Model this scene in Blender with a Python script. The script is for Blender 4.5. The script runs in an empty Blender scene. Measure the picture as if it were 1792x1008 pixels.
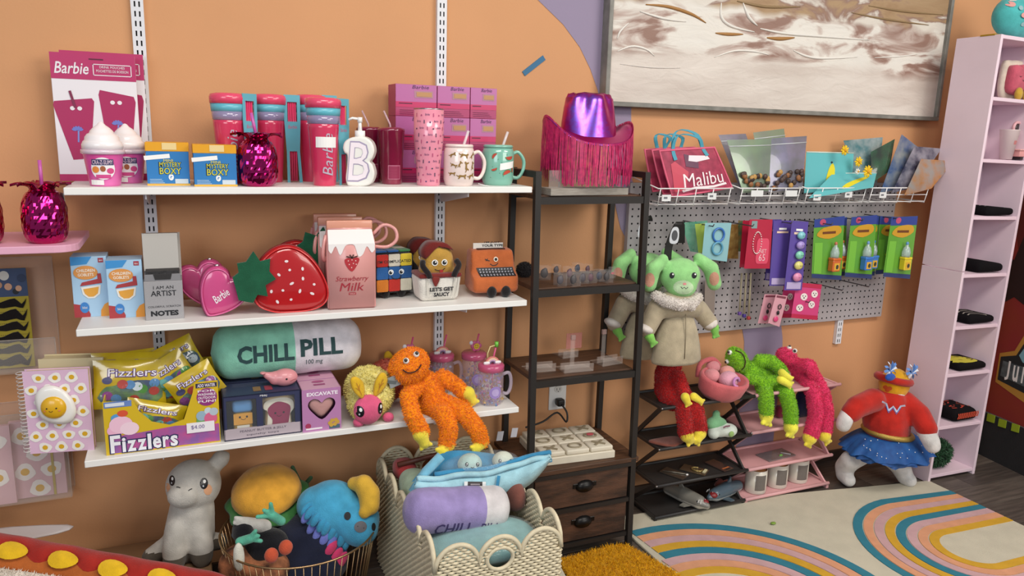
import bpy, bmesh, math, random
from mathutils import Vector as V, Matrix, Euler
from mathutils.bvhtree import BVHTree
rnd = random.Random(7)
SC = bpy.context.scene
COL = SC.collection
# ---------------------------------------------------------------- camera
FPX, CX, CY = 1338.0, 896.0, 504.0
CAM = V((0.0, -2.38, 1.409))
dX = V((4017 - CX, 321 - CY, FPX)).normalized()
dD = V((706 - CX, 7050 - CY, FPX)); dD = (dD - dX * dD.dot(dX)).normalized()
dY = dX.cross(dD)
if dY.z < 0: dY = -dY
ROWS = (dX, dY, -dD)
def w(q): return V((ROWS[0].dot(q), ROWS[1].dot(q), ROWS[2].dot(q)))
cam = bpy.data.cameras.new('camera'); cam.sensor_width = 36; cam.lens = FPX / 1792 * 36
cam.clip_start = 0.05
co = bpy.data.objects.new('camera', cam); COL.objects.link(co)
r_, u_, b_ = w(V((1, 0, 0))), w(V((0, -1, 0))), w(V((0, 0, -1)))
co.matrix_world = Matrix(((r_.x, u_.x, b_.x, CAM.x), (r_.y, u_.y, b_.y, CAM.y), (r_.z, u_.z, b_.z, CAM.z), (0, 0, 0, 1)))
SC.camera = co
# ---------------------------------------------------------------- world, lights, exposure
SC.view_settings.view_transform = 'Standard'; SC.view_settings.look = 'None'
SC.view_settings.gamma = 1; SC.view_settings.use_curve_mapping = False
SC.view_settings.exposure = 0.0
wd = bpy.data.worlds.new('world'); SC.world = wd; wd.use_nodes = True
wd.node_tree.nodes['Background'].inputs[0].default_value = (0.86, 0.92, 1.0, 1)
wd.node_tree.nodes['Background'].inputs[1].default_value = 0.28
def area(name, loc, target, sx, sy, power, col):
    l = bpy.data.lights.new(name, 'AREA'); l.shape = 'RECTANGLE'; l.size = sx; l.size_y = sy
    l.energy = power; l.color = col
    o = bpy.data.objects.new(name, l); COL.objects.link(o); o.location = loc
    o.rotation_euler = (V(target) - V(loc)).to_track_quat('-Z', 'Y').to_euler()
    return o
area('shop_window_left', (-2.4, -4.4, 2.3), (0.4, 0, 0.9), 2.2, 1.6, 60, (0.86, 0.93, 1.0))
area('shop_window_right', (3.2, -4.6, 2.4), (1.8, 0, 1.0), 2.4, 1.6, 74, (1.0, 0.96, 0.88))
area('ceiling_light_panel', (0.3, -1.9, 2.75), (0.3, -1.2, 0), 1.3, 0.7, 34, (1.0, 0.93, 0.84))
area('ceiling_light_panel', (2.5, -1.9, 2.75), (2.5, -1.2, 0), 1.3, 0.7, 34, (1.0, 0.93, 0.84))
# ---------------------------------------------------------------- placement from measured sight lines
def ray(px, py): return w(V((px - CX, py - CY, FPX)))
def at(px, py, Y): r = ray(px, py); return CAM + r * ((Y - CAM.y) / r.y)
def atz(px, py, Z): r = ray(px, py); return CAM + r * ((Z - CAM.z) / r.z)
def proj(p):
    q = V(p) - CAM; c = [sum(ROWS[i][k] * q[i] for i in range(3)) for k in range(3)]
    return c[0] / c[2] * FPX + CX, c[1] / c[2] * FPX + CY
def xon(px, Y, Z):
    a, b = -3.0, 6.0
    for _ in range(50):
        m = (a + b) / 2
        if proj((m, Y, Z))[0] < px: a = m
        else: b = m
    return a
def bb(x0, y0, x1, y1, Y):
    """x centre, width, z bottom, z top of a frontal rectangle standing at depth Y"""
    xm, ym = (x0 + x1) / 2, (y0 + y1) / 2
    a, b = at(x0, ym, Y).x, at(x1, ym, Y).x
    return (a + b) / 2, b - a, at(xm, y1, Y).z, at(xm, y0, Y).z
# ---------------------------------------------------------------- materials
def lin(h):
    h = h.lstrip('#'); o = []
    for i in (0, 2, 4):
        c = int(h[i:i + 2], 16) / 255
        o.append(c / 12.92 if c <= 0.04045 else ((c + 0.055) / 1.055) ** 2.4)
    return (*o, 1)
MATS = {}
def mat(h, r=0.55, m=0.0, bump=0.0, bs=120.0, var=0.0, alpha=1.0, coat=0.0, sheen=0.0, h2=None, vs=30.0, stretch=None, spec=0.5, emit=0):
    k = (h, r, m, bump, bs, var, alpha, coat, sheen, h2, vs, stretch, spec, emit)
    if k in MATS: return MATS[k]
    M = bpy.data.materials.new('material_%d' % len(MATS)); M.use_nodes = True; MATS[k] = M
    nt = M.node_tree; N = nt.nodes; L = nt.links; p = N['Principled BSDF']
    p.inputs['Base Color'].default_value = lin(h); p.inputs['Roughness'].default_value = r
    p.inputs['Metallic'].default_value = m; p.inputs['Alpha'].default_value = alpha
    p.inputs['Coat Weight'].default_value = coat; p.inputs['Sheen Weight'].default_value = sheen
    p.inputs['Specular IOR Level'].default_value = spec
    M.diffuse_color = lin(h)
    if emit: p.inputs['Emission Color'].default_value = lin(h); p.inputs['Emission Strength'].default_value = emit
    if var or h2 or bump:
        tc = N.new('ShaderNodeTexCoord'); src = tc.outputs['Object']
        if stretch:
            mp = N.new('ShaderNodeMapping'); mp.inputs['Scale'].default_value = stretch; L.new(src, mp.inputs['Vector']); src = mp.outputs['Vector']
    if var or h2:
        n = N.new('ShaderNodeTexNoise'); n.inputs['Scale'].default_value = vs; n.inputs['Detail'].default_value = 4; L.new(src, n.inputs['Vector'])
        cr = N.new('ShaderNodeValToRGB'); L.new(n.outputs['Fac'], cr.inputs['Fac'])
        a = lin(h); b = lin(h2) if h2 else tuple(c * (1 - var) for c in a[:3]) + (1,)
        c = a if h2 else tuple(min(1, q * (1 + var * 0.6)) for q in a[:3]) + (1,)
        cr.color_ramp.elements[0].position = 0.35; cr.color_ramp.elements[1].position = 0.65
        cr.color_ramp.elements[0].color = b; cr.color_ramp.elements[1].color = c
        L.new(cr.outputs['Color'], p.inputs['Base Color'])
    if bump:
        n2 = N.new('ShaderNodeTexNoise'); n2.inputs['Scale'].default_value = bs; n2.inputs['Detail'].default_value = 3; L.new(src, n2.inputs['Vector'])
        bp = N.new('ShaderNodeBump'); bp.inputs['Strength'].default_value = bump; bp.inputs['Distance'].default_value = 0.004
        L.new(n2.outputs['Fac'], bp.inputs['Height']); L.new(bp.outputs['Normal'], p.inputs['Normal'])
    return M
def plush(h, **k): return mat(h, r=0.95, bump=0.5, bs=380, var=0.16, vs=25, sheen=0.25, spec=0.15, **k)
def film(h='e8eef0', a=0.16, r=0.08): return mat(h, r=r, alpha=a, spec=0.9)
WHITE = mat('f1efec', r=0.45); INK = mat('1d1d22', r=0.6); BLACKM = mat('1c1a1a', r=0.45)
# ---------------------------------------------------------------- mesh builder
FR = Matrix.Rotation(math.pi / 2, 4, 'X')            # local (u, v, out) -> x = u, z = v, y = -out
def T3(x, y, z): return Matrix.Translation((x, y, z))
def RZ(a): return Matrix.Rotation(math.radians(a), 4, 'Z')
def RX(a): return Matrix.Rotation(math.radians(a), 4, 'X')
def RY(a): return Matrix.Rotation(math.radians(a), 4, 'Y')
def SCL(x, y, z): return Matrix.Diagonal((x, y, z, 1))
def front(x, y, z): return T3(x, y, z) @ FR
def top_(x, y, z): return T3(x, y, z)
def right(x, y, z): return T3(x, y, z) @ RZ(90) @ FR
def left(x, y, z): return T3(x, y, z) @ RZ(-90) @ FR
TXT = {}
def textgeo(s, shear=0.0, bold=0.0, space=1.0):
    k = (s, shear, bold, space)
    if k not in TXT:
        cu = bpy.data.curves.new('t', 'FONT'); cu.body = s; cu.shear = shear; cu.offset = bold; cu.space_character = space
        cu.resolution_u = 2
        o = bpy.data.objects.new('t', cu); COL.objects.link(o)
        me = bpy.data.meshes.new_from_object(o)
        vs = [v.co.copy() for v in me.vertices]; fs = [tuple(p.vertices) for p in me.polygons]
        bpy.data.objects.remove(o); bpy.data.curves.remove(cu); bpy.data.meshes.remove(me)
        x0 = min(v.x for v in vs); x1 = max(v.x for v in vs); y0 = min(v.y for v in vs); y1 = max(v.y for v in vs)
        TXT[k] = ([V(((v.x - x0) / (x1 - x0), (v.y - y0) / (y1 - y0), 0)) for v in vs], fs)
    return TXT[k]
class MB:
    def __init__(s): s.v = []; s.f = []; s.i = []; s.mats = []; s.sm = []
    def mi(s, m):
        if m not in s.mats: s.mats.append(m)
        return s.mats.index(m)
    def add(s, vs, fs, m, sm=False, T=None):
        o = len(s.v); k = s.mi(m)
        s.v += [tuple(T @ V(p)) if T else tuple(p) for p in vs]
        for f in fs: s.f.append(tuple(a + o for a in f)); s.i.append(k); s.sm.append(sm)
        return s
    def bm(s, b, m, sm=False, T=None):
        b.verts.index_update()
        s.add([v.co.copy() for v in b.verts], [[v.index for v in f.verts] for f in b.faces], m, sm, T); b.free(); return s
    def box(s, x0, y0, z0, x1, y1, z1, m, bev=0.0, seg=2, T=None):
        if bev <= 0:
            vs = [(x, y, z) for z in (z0, z1) for y in (y0, y1) for x in (x0, x1)]
            return s.add(vs, [(0, 2, 3, 1), (4, 5, 7, 6), (0, 1, 5, 4), (2, 6, 7, 3), (0, 4, 6, 2), (1, 3, 7, 5)], m, False, T)
        b = bmesh.new(); bmesh.ops.create_cube(b, size=1)
        for v in b.verts: v.co = V(((x0 + x1) / 2 + v.co.x * (x1 - x0), (y0 + y1) / 2 + v.co.y * (y1 - y0), (z0 + z1) / 2 + v.co.z * (z1 - z0)))
        bmesh.ops.bevel(b, geom=b.edges[:], offset=bev, segments=seg, affect='EDGES', profile=0.5)
        return s.bm(b, m, seg > 1, T)
    def lathe(s, prof, m, n=24, T=None, sm=True, rx=1.0, ry=1.0, fn=None):
        vs = []; fs = []; k = len(prof)
        for j in range(n):
            a = 2 * math.pi * j / n
            for i, (r, z) in enumerate(prof):
                rr = r * (fn(a, z) if fn else 1)
                vs.append((rr * math.cos(a) * rx, rr * math.sin(a) * ry, z))
        for j in range(n):
            for i in range(k - 1):
                a, b = j * k + i, ((j + 1) % n) * k + i
                fs.append((a, b, b + 1, a + 1))
        if prof[0][0] > 1e-5: fs.append(tuple(reversed([j * k for j in range(n)])))
        if prof[-1][0] > 1e-5: fs.append(tuple(j * k + k - 1 for j in range(n)))
        return s.add(vs, fs, m, sm, T)
    def cyl(s, p, q, r, m, n=12, r2=None):
        return s.tube([p, q], r, m, n, rs=None if r2 is None else [r, r2])
    def tube(s, pts, r, m, n=8, closed=False, rs=None, T=None, sm=True):
        pts = [V(p) for p in pts]; k = len(pts); vs = []; fs = []
        up = None
        for i, p in enumerate(pts):
            a = pts[(i - 1) % k] if (closed or i > 0) else p; b = pts[(i + 1) % k] if (closed or i < k - 1) else p
            t = (b - a).normalized()
            if up is None:
                up = V((0, 0, 1)) if abs(t.z) < 0.9 else V((1, 0, 0))
            u = (up - t * up.dot(t))
            if u.length < 1e-5: u = V((1, 0, 0)) - t * t.x
            u.normalize(); up = u; v = t.cross(u)
            rr = rs[i] if rs else r
            vs += [p + (u * math.cos(2 * math.pi * j / n) + v * math.sin(2 * math.pi * j / n)) * rr for j in range(n)]
        for i in range(k if closed else k - 1):
            for j in range(n):
                a, b = i * n + j, i * n + (j + 1) % n; c, d = ((i + 1) % k) * n + (j + 1) % n, ((i + 1) % k) * n + j
                fs.append((a, b, c, d))
        if not closed: fs.append(tuple(reversed(range(n)))); fs.append(tuple((k - 1) * n + j for j in range(n)))
        return s.add(vs, fs, m, sm, T)
    def ribbon(s, pts, wv, th, m, T=None):
        """flat strap along pts; wv = width vector"""
        pts = [V(p) for p in pts]; wv = V(wv); vs = []; fs = []
        for i, p in enumerate(pts):
            t = (pts[min(i + 1, len(pts) - 1)] - pts[max(i - 1, 0)]).normalized(); nn = t.cross(wv).normalized() * th / 2
            vs += [p - wv / 2 - nn, p + wv / 2 - nn, p + wv / 2 + nn, p - wv / 2 + nn]
        for i in range(len(pts) - 1):
            for j in range(4): a = i * 4 + j; b = i * 4 + (j + 1) % 4; fs.append((a, b, b + 4, a + 4))
        fs.append((3, 2, 1, 0)); q = (len(pts) - 1) * 4; fs.append((q, q + 1, q + 2, q + 3))
        return s.add(vs, fs, m, False, T)
    def prism(s, poly, z0, z1, m, T=None, bev=0.0, seg=2, sm=False):
        b = bmesh.new(); vb = [b.verts.new((x, y, z0)) for x, y in poly]; f = b.faces.new(vb)
        r = bmesh.ops.extrude_face_region(b, geom=[f]); tv = [e for e in r['geom'] if isinstance(e, bmesh.types.BMVert)]
        for v in tv: v.co.z = z1
        bmesh.ops.recalc_face_normals(b, faces=b.faces[:])
        if bev:
            tops = [e for e in b.edges if abs(e.verts[0].co.z - e.verts[1].co.z) < 1e-6]
            bmesh.ops.bevel(b, geom=tops, offset=bev, segments=seg, affect='EDGES', profile=0.5)
        bmesh.ops.triangulate(b, faces=[f for f in b.faces if len(f.verts) > 4])
        return s.bm(b, m, sm, T)
    def flat(s, poly, m, T=None, o=0.0):
        vs = [(x, y, o) for x, y in poly]
        return s.add(vs, [tuple(range(len(vs)))], m, False, T)
    def rect(s, x0, y0, x1, y1, m, T=None, o=0.0): return s.flat([(x0, y0), (x1, y0), (x1, y1), (x0, y1)], m, T, o)
    def disc(s, x, y, rx, ry, m, T=None, o=0.0, n=20, rot=0.0):
        c, d = math.cos(rot), math.sin(rot)
        P = [(rx * math.cos(2 * math.pi * i / n), ry * math.sin(2 * math.pi * i / n)) for i in range(n)]
        return s.flat([(x + a * c - b * d, y + a * d + b * c) for a, b in P], m, T, o)
    def line(s, pts, wd_, m, T=None, o=0.0):
        pts = [V((p[0], p[1], 0)) for p in pts]; vs = []; fs = []
        for i, p in enumerate(pts):
            t = (pts[min(i + 1, len(pts) - 1)] - pts[max(i - 1, 0)]).normalized(); n = V((-t.y, t.x, 0)) * wd_ / 2
            vs += [(p.x - n.x, p.y - n.y, o), (p.x + n.x, p.y + n.y, o)]
        fs = [(2 * i, 2 * i + 2, 2 * i + 3, 2 * i + 1) for i in range(len(pts) - 1)]
        return s.add(vs, fs, m, False, T)
    def text(s, t, x0, y0, x1, y1, m, T=None, o=0.0, **k):
        vs, fs = textgeo(t, **k)
        return s.add([(x0 + v.x * (x1 - x0), y0 + v.y * (y1 - y0), o) for v in vs], fs, m, False, T)
    def ell(s, c, r, m, n=16, k=10, T=None, e=1.0):
        vs = []; fs = []
        sg = lambda x: math.copysign(abs(x) ** e, x)
        for i in range(k + 1):
            ph = -math.pi / 2 + math.pi * i / k
            for j in range(n):
                th = 2 * math.pi * j / n
                vs.append((c[0] + r[0] * sg(math.cos(ph)) * sg(math.cos(th)), c[1] + r[1] * sg(math.cos(ph)) * sg(math.sin(th)), c[2] + r[2] * sg(math.sin(ph))))
        for i in range(k):
            for j in range(n):
                a, b = i * n + j, i * n + (j + 1) % n; fs.append((a, b, b + n, a + n))
        return s.add(vs, fs, m, True, T)
    def puff(s, poly, th, m, T=None, ed=0.3, rings=5, back=1.0, cen=None, ex=0.5):
        """pillow from a closed 2D outline: inflated both ways around z = 0"""
        n = len(poly); cx = sum(p[0] for p in poly) / n; cy = sum(p[1] for p in poly) / n
        if cen: cx, cy = cen
        vs = []; fs = []
        for sgn in (1, -back):
            for i in range(rings + 1):
                t = i / rings; h = th / 2 * (ed + (1 - ed) * (1 - (1 - t) ** 2) ** ex)
                sc = 1 - t * 0.985
                vs += [(cx + (x - cx) * sc, cy + (y - cy) * sc, sgn * h) for x, y in poly]
        R = (rings + 1) * n
        for side in (0, 1):
            for i in range(rings):
                for j in range(n):
                    a = side * R + i * n + j; b = side * R + i * n + (j + 1) % n
                    q = (a, b, b + n, a + n); fs.append(q if side == 0 else q[::-1])
            cap = [side * R + rings * n + j for j in range(n)]; fs.append(tuple(cap) if side == 0 else tuple(cap[::-1]))
        for j in range(n): fs.append((j, R + j, R + (j + 1) % n, (j + 1) % n))
        return s.add(vs, fs, m, True, T)
    def bend(s, fn): s.v = [tuple(fn(V(p))) for p in s.v]; return s
    def build(s, name, parent=None, kind=None, auto=None):
        us = sorted({a for f in s.f for a in f})
        if len(us) < len(s.v): re_ = {a: i for i, a in enumerate(us)}; s.v = [s.v[a] for a in us]; s.f = [tuple(re_[a] for a in f) for f in s.f]
        me = bpy.data.meshes.new(name); me.from_pydata(s.v, [], s.f)
        for m in s.mats: me.materials.append(m)
        me.polygons.foreach_set('material_index', s.i); me.polygons.foreach_set('use_smooth', s.sm)
        me.update()
        o = bpy.data.objects.new(name, me); COL.objects.link(o)
        if parent is not None: o.parent = parent
        if kind: o['kind'] = kind
        return o
def wrap(m, r, T=None, z=None):
    """bend a flat drawing (u, v) round a vertical cylinder of radius r about the local z axis, facing -y; r may be a function of height"""
    out = []
    for x, y, q in m.v:
        rr = r(y) if callable(r) else r
        a = x / rr; out.append((math.sin(a) * (rr + q), -math.cos(a) * (rr + q), y))
    m.v = out; return m
def cut(m, lim=0.012):
    """split long edges so that a drawing can follow a curved surface"""
    b = bmesh.new(); vs = [b.verts.new(p) for p in m.v]
    for f, i in zip(m.f, m.i):
        try: q = b.faces.new([vs[a] for a in f]); q.material_index = i
        except ValueError: pass
    bmesh.ops.triangulate(b, faces=b.faces[:])
    for _ in range(6):
        es = [e for e in b.edges if e.calc_length() > lim]
        if not es: break
        bmesh.ops.subdivide_edges(b, edges=es, cuts=1); bmesh.ops.triangulate(b, faces=b.faces[:])
    b.verts.index_update(); m.v = [tuple(v.co) for v in b.verts]; m.f = [tuple(v.index for v in f.verts) for f in b.faces]
    m.i = [f.material_index for f in b.faces]; m.sm = [False] * len(m.f); b.free(); return m
def tree(o):
    me = o.data; return BVHTree.FromPolygons([v.co for v in me.vertices], [tuple(p.vertices) for p in me.polygons])
def stick(m, bvh, T, off=0.0012, lim=0.012, reach=1.0):
    """lay a flat drawing in T's (u, v) plane onto the surface behind it (cast along T's -out)"""
    cut(m, lim); d = (T.to_3x3() @ V((0, 0, -1))).normalized(); out = []
    for p in m.v:
        q = T @ V(p); h = bvh.ray_cast(q, d, reach)
        out.append(tuple(h[0] - d * (off + p[2])) if h[0] is not None else None)
    good = [f for f in range(len(m.f)) if all(out[a] is not None for a in m.f[f])]
    m.f = [m.f[g] for g in good]; m.i = [m.i[g] for g in good]; m.sm = [False] * len(good)
    m.v = [p if p else (0, 0, 0) for p in out]
    used = sorted({a for f in m.f for a in f}); re = {a: i for i, a in enumerate(used)}
    m.v = [m.v[a] for a in used]; m.f = [tuple(re[a] for a in f) for f in m.f]
    return m
def blob(name, prims, m, parent=None, vox=0.006, sm=6, colfn=None, T=None):
    """one continuous organic body: ellipsoids ('e', centre, radii[, rotation]) and tapering limbs ('t', points, radii) fused by a voxel remesh"""
    b = MB()
    for p in prims:
        if p[0] == 'e': b.ell((0, 0, 0), p[2], m, 20, 14, T3(*p[1]) @ (p[3] if len(p) > 3 else Matrix()))
        else:
            pts, rs = [V(q) for q in p[1]], list(p[2]); PP = []; RR = []
            for i in range(len(pts) - 1):
                for j in range(5): t = j / 5; PP.append(pts[i].lerp(pts[i + 1], t)); RR.append(rs[i] * (1 - t) + rs[i + 1] * t)
            PP.append(pts[-1]); RR.append(rs[-1])
            b.tube(PP, 0, m, 14, rs=RR)
            for q, r in zip(pts, rs): b.ell(q, (r * 1.0,) * 3, m, 14, 10)
    o = b.build('tmp')
    md = o.modifiers.new('r', 'REMESH'); md.mode = 'VOXEL'; md.voxel_size = vox
    if sm: q = o.modifiers.new('s', 'SMOOTH'); q.factor = 0.5; q.iterations = sm
    dg = bpy.context.evaluated_depsgraph_get()
    me = bpy.data.meshes.new_from_object(o.evaluated_get(dg))
    bpy.data.objects.remove(o)
    if T: me.transform(T)
    me.materials.clear()
    ml = [m]
    if colfn:
        idx = []
        for p in me.polygons:
            c = colfn(p.center) or m
            if c not in ml: ml.append(c)
            idx.append(ml.index(c))
    for q in ml: me.materials.append(q)
    if colfn: me.polygons.foreach_set('material_index', idx)
    me.polygons.foreach_set('use_smooth', [True] * len(me.polygons)); me.name = name
    r = bpy.data.objects.new(name, me); COL.objects.link(r)
    if parent is not None: r.parent = parent
    return r
def fur(o, m, n, ln, parent, wd_=0.0016, lay=0.6, keep=None, name='fur', seed=3):
    """pile: thin blades rooted on the body"""
    R = random.Random(seed); me = o.data; me.calc_loop_triangles(); tr = me.loop_triangles
    ar = [t.area for t in tr]; idx = R.choices(range(len(tr)), weights=ar, k=n); vs = []; fs = []
    for i in idx:
        t = tr[i]; a, b, c = [me.vertices[k].co for k in t.vertices]; u, v = R.random(), R.random()
        if u + v > 1: u, v = 1 - u, 1 - v
        p = a + (b - a) * u + (c - a) * v
        if keep and not keep(p): continue
        d = (t.normal + V((R.uniform(-lay, lay), R.uniform(-lay, lay), R.uniform(-lay, lay) - 0.15))).normalized()
        s_ = d.cross(V((R.random() - .5, R.random() - .5, R.random() - .5))).normalized() * wd_
        l = ln * R.uniform(0.6, 1.2); k = len(vs); p = p - d * 0.001
        vs += [p - s_, p + s_, p + d * l]; fs.append((k, k + 1, k + 2))
    b = MB(); b.add(vs, fs, m, True); q = b.build(name, parent, 'stuff'); return q
# ---------------------------------------------------------------- things
def tag(o, label, cat, group=None):
    o['label'] = label; o['category'] = cat
    if group: o['group'] = group
    return o
def thing(name, label, cat, loc=(0, 0, 0), rz=0.0, group=None):
    o = bpy.data.objects.new(name, None); o.empty_display_size = 0.02; COL.objects.link(o)
    o.location = loc; o.rotation_euler = (0, 0, math.radians(rz)); return tag(o, label, cat, group)
def dup(t, loc=None, rz=None, label=None, group=None, sc=None):
    r = t.copy(); COL.objects.link(r)
    if loc is not None: r.location = loc
    if rz is not None: r.rotation_euler = (0, 0, math.radians(rz))
    if label: r['label'] = label
    if group: r['group'] = group
    if sc: r.scale = sc
    def rec(src, dst):
        for ch in list(src.children):
            c = ch.copy(); COL.objects.link(c); c.parent = dst; rec(ch, c)
    rec(t, r); return r
def circle(r, n=24, x=0, y=0, ry=None): return [(x + r * math.cos(2 * math.pi * i / n), y + (ry or r) * math.sin(2 * math.pi * i / n)) for i in range(n)]
def rrect(x0, y0, x1, y1, r, n=4):
    o = []
    for cx, cy, a in ((x1 - r, y1 - r, 0), (x0 + r, y1 - r, 90), (x0 + r, y0 + r, 180), (x1 - r, y0 + r, 270)):
        for i in range(n + 1): t = math.radians(a + 90 * i / n); o.append((cx + r * math.cos(t), cy + r * math.sin(t)))
    return o
def smooth(pts, n=4, closed=True):
    """Catmull-Rom through 2D/3D points"""
    P = [V(p if len(p) == 3 else (*p, 0)) for p in pts]; k = len(P); out = []
    for i in range(k if closed else k - 1):
        a, b, c, d = (P[(i + j) % k] if closed else P[max(0, min(k - 1, i + j))] for j in (-1, 0, 1, 2))
        for j in range(n):
            t = j / n
            q = 0.5 * ((2 * b) + (c - a) * t + (2 * a - 5 * b + 4 * c - d) * t * t + (3 * b - a - 3 * c + d) * t ** 3)
            out.append(q)
    if not closed: out.append(P[-1])
    return [tuple(q) if len(pts[0]) == 3 else (q.x, q.y) for q in out]
def struct(o): o['kind'] = 'structure'; return o
# ================================================================ SETTING
wall = struct(MB().box(-2.2, 0, 0, 4.6, 0.1, 2.8, mat('d0986b', r=0.82, bump=0.12, bs=160, var=0.03, vs=3)).build('wall_back'))
sub = struct(MB().box(-2.2, -3.6, -0.06, 4.6, 0, -0.02, mat('3a332e', r=0.8)).build('floor'))
# planks of the dark wood floor: those that can be seen are pieces of their own
pm = [mat(c, r=0.5, h2=d, vs=2.0, stretch=(3, 40, 3), bump=0.15, bs=30) for c, d in (('5d544d', '463f3a'), ('675d55', '4f4741'), ('544b45', '3f3834'), ('6d6259', '554c45'))]
pw, pl = 0.14, 1.1
meshes = [MB().box(0.0008, -pw + 0.0008, -0.02, pl - 0.0008, -0.0008, 0.0, m, 0.0012, 1).build('plank', sub) for m in pm]
for i, o in enumerate(meshes): o.location = (-2.2 + pl * i, -3.45, 0)
for r in range(24):
    for c in range(-1, 7):
        x = -2.2 + c * pl + (r * 0.37 % 1) * pl; y = -r * pw
        if x < 0.3 and y < -0.9: continue
        if x > 3.9 or x + pl < -2.2 or y < -1.6: continue
        o = meshes[(r * 3 + c * 5) % 4].copy(); COL.objects.link(o); o.parent = sub; o.location = (x, y, 0)
struct(MB().box(-2.2, -0.012, 0, 4.6, 0, 0.045, mat('4a3a30', r=0.6)).build('baseboard_back'))
# mural: a lilac band swinging across the peach wall, and a blue dash
Lb = [(0.93, 2.8), (0.98, 2.1), (1.08, 1.86), (1.234, 1.734), (1.329, 1.591), (1.385, 1.419), (1.43, 1.2), (1.50, 1.02), (1.72, 0.83), (2.0, 0.70), (2.08, 0.62), (2.09, 0.3), (2.09, 0.0)]
Rb = [(2.29, 0.0), (2.29, 0.3), (2.28, 0.62), (2.15, 0.86), (1.9, 1.0), (1.62, 1.12), (1.5, 1.25), (1.49, 1.4), (1.48, 1.6), (1.5, 2.0), (1.5, 2.8)]
Lb = smooth(Lb, 5, False); Rb = smooth(Rb, 5, False)
b = MB(); n = 40; pts = []
def along(P, z):
    for (x0, z0), (x1, z1) in zip(P, P[1:]):
        if min(z0, z1) - 1e-6 <= z <= max(z0, z1) + 1e-6: return x0 + (x1 - x0) * ((z - z0) / (z1 - z0) if abs(z1 - z0) > 1e-6 else 0)
vs = []
for i in range(n + 1):
    z = 0.05 + 2.74 * i / n; vs += [(along(Lb, z), z), (along(Rb, z), z)]
b.add([(x, -0.0015, z) for x, z in vs], [(2 * i, 2 * i + 1, 2 * i + 3, 2 * i + 2) for i in range(n)], mat('94879f', r=0.8, bump=0.1, bs=160))
b.build('painted_band', wall)
q = V((1.137, 0, 1.654)) - V((1.06, 0, 1.595)); c = V((1.0985, 0, 1.6245)); a = math.atan2(q.z, q.x)
MB().box(-0.046, -0.003, -0.0085, 0.046, 0, 0.0085, mat('3b6d8f', r=0.7), T=T3(*c) @ RY(-math.degrees(a))).build('painted_dash', wall)
# ---------------------------------------------------------------- slotted uprights
UPM = mat('dcdce0', r=0.4)
def upright(x, z0, z1, label, tilt=0.0):
    t = thing('slotted_upright', label, 'shelf upright', (x, 0, z0), 0)
    h = z1 - z0; b = MB(); wv, yf = 0.0155, -0.016
    b.box(-wv, yf + 0.0015, 0, -wv + 0.002, 0, h, UPM); b.box(wv - 0.002, yf + 0.0015, 0, wv, 0, h, UPM)
    xs = [-wv, -0.0075, -0.0035, 0.0035, 0.0075, wv]; z = 0.006; zs = [0.0]
    while z + 0.022 < h: zs += [z, z + 0.014]; z += 0.025
    zs.append(h); vs = []; fs = []
    for zz in zs: vs += [(xx, yf, zz) for xx in xs]
    for i in range(len(zs) - 1):
        for j in range(5):
            if i % 2 == 1 and j in (1, 3): continue
            a = i * 6 + j; fs.append((a, a + 1, a + 7, a + 6))
    b.add(vs, fs, UPM); b.build('channel', t)
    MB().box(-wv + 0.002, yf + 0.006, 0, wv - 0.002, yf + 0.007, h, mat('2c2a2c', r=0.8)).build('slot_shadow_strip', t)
    return t
upright(-0.075, 0.50, 2.6, 'white slotted shelf upright at left, rising behind the pink drink pouch packs')
upright(0.775, 0.42, 2.6, 'white slotted shelf upright between the pink boxes and the blue painted dash')
upright(2.585, 0.55, 0.66, 'short end of a white slotted upright poking out under the pegboard')
# ---------------------------------------------------------------- white wall shelves with brackets
SH = mat('eceae6', r=0.42); S1, S2, S3 = 1.25, 0.904, 0.56
for z, x0, x1, lab in ((S1, -0.249, 0.969, 'top white shelf board holding the pink cups and mugs'), (S2, -0.249, 0.964, 'middle white shelf board holding the strawberry purses and milk bags'), (S3, -0.256, 0.948, 'bottom white shelf board holding the pill pillow and orange plush')):
    o = MB().box(x0, -0.30, z - 0.018, x1, -0.017, z, SH, 0.0015, 1).build('wall_shelf'); tag(o, lab, 'shelf', 'white wall shelves')
    for ux, s in ((-0.075, 'left'), (0.775, 'right')):
        b = MB(); poly = [(0, 0), (0.26, 0), (0.26, -0.012), (0.05, -0.045), (0, -0.05)]
        b.prism(poly, -0.0015, 0.0015, UPM, T=T3(ux, -0.017, z - 0.019) @ RZ(-90) @ RX(90))
        b.box(ux - 0.008, -0.26, z - 0.0205, ux + 0.008, -0.017, z - 0.0185, UPM)
        k = {S1: 'top', S2: 'middle', S3: 'bottom'}[z]
        tag(b.build('shelf_bracket'), 'white metal bracket under the %s end of the %s white shelf' % (s, k), 'bracket', 'white shelf brackets')
# pink rounded shelf at far left
b = MB(); poly = [(-0.9, -0.02)] + [(-0.9, -0.30)] + [(-0.23 - 0.05 + 0.05 * math.sin(math.radians(a)), -0.25 - 0.05 * math.cos(math.radians(a))) for a in range(0, 91, 15)] + [(-0.23, -0.02)]
b.prism(poly, 1.095, 1.113, mat('e3a9c0', r=0.5), bev=0.002)
tag(b.build('pink_shelf'), 'pink wall shelf with a rounded corner at the left edge of the photo', 'shelf')
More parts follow.
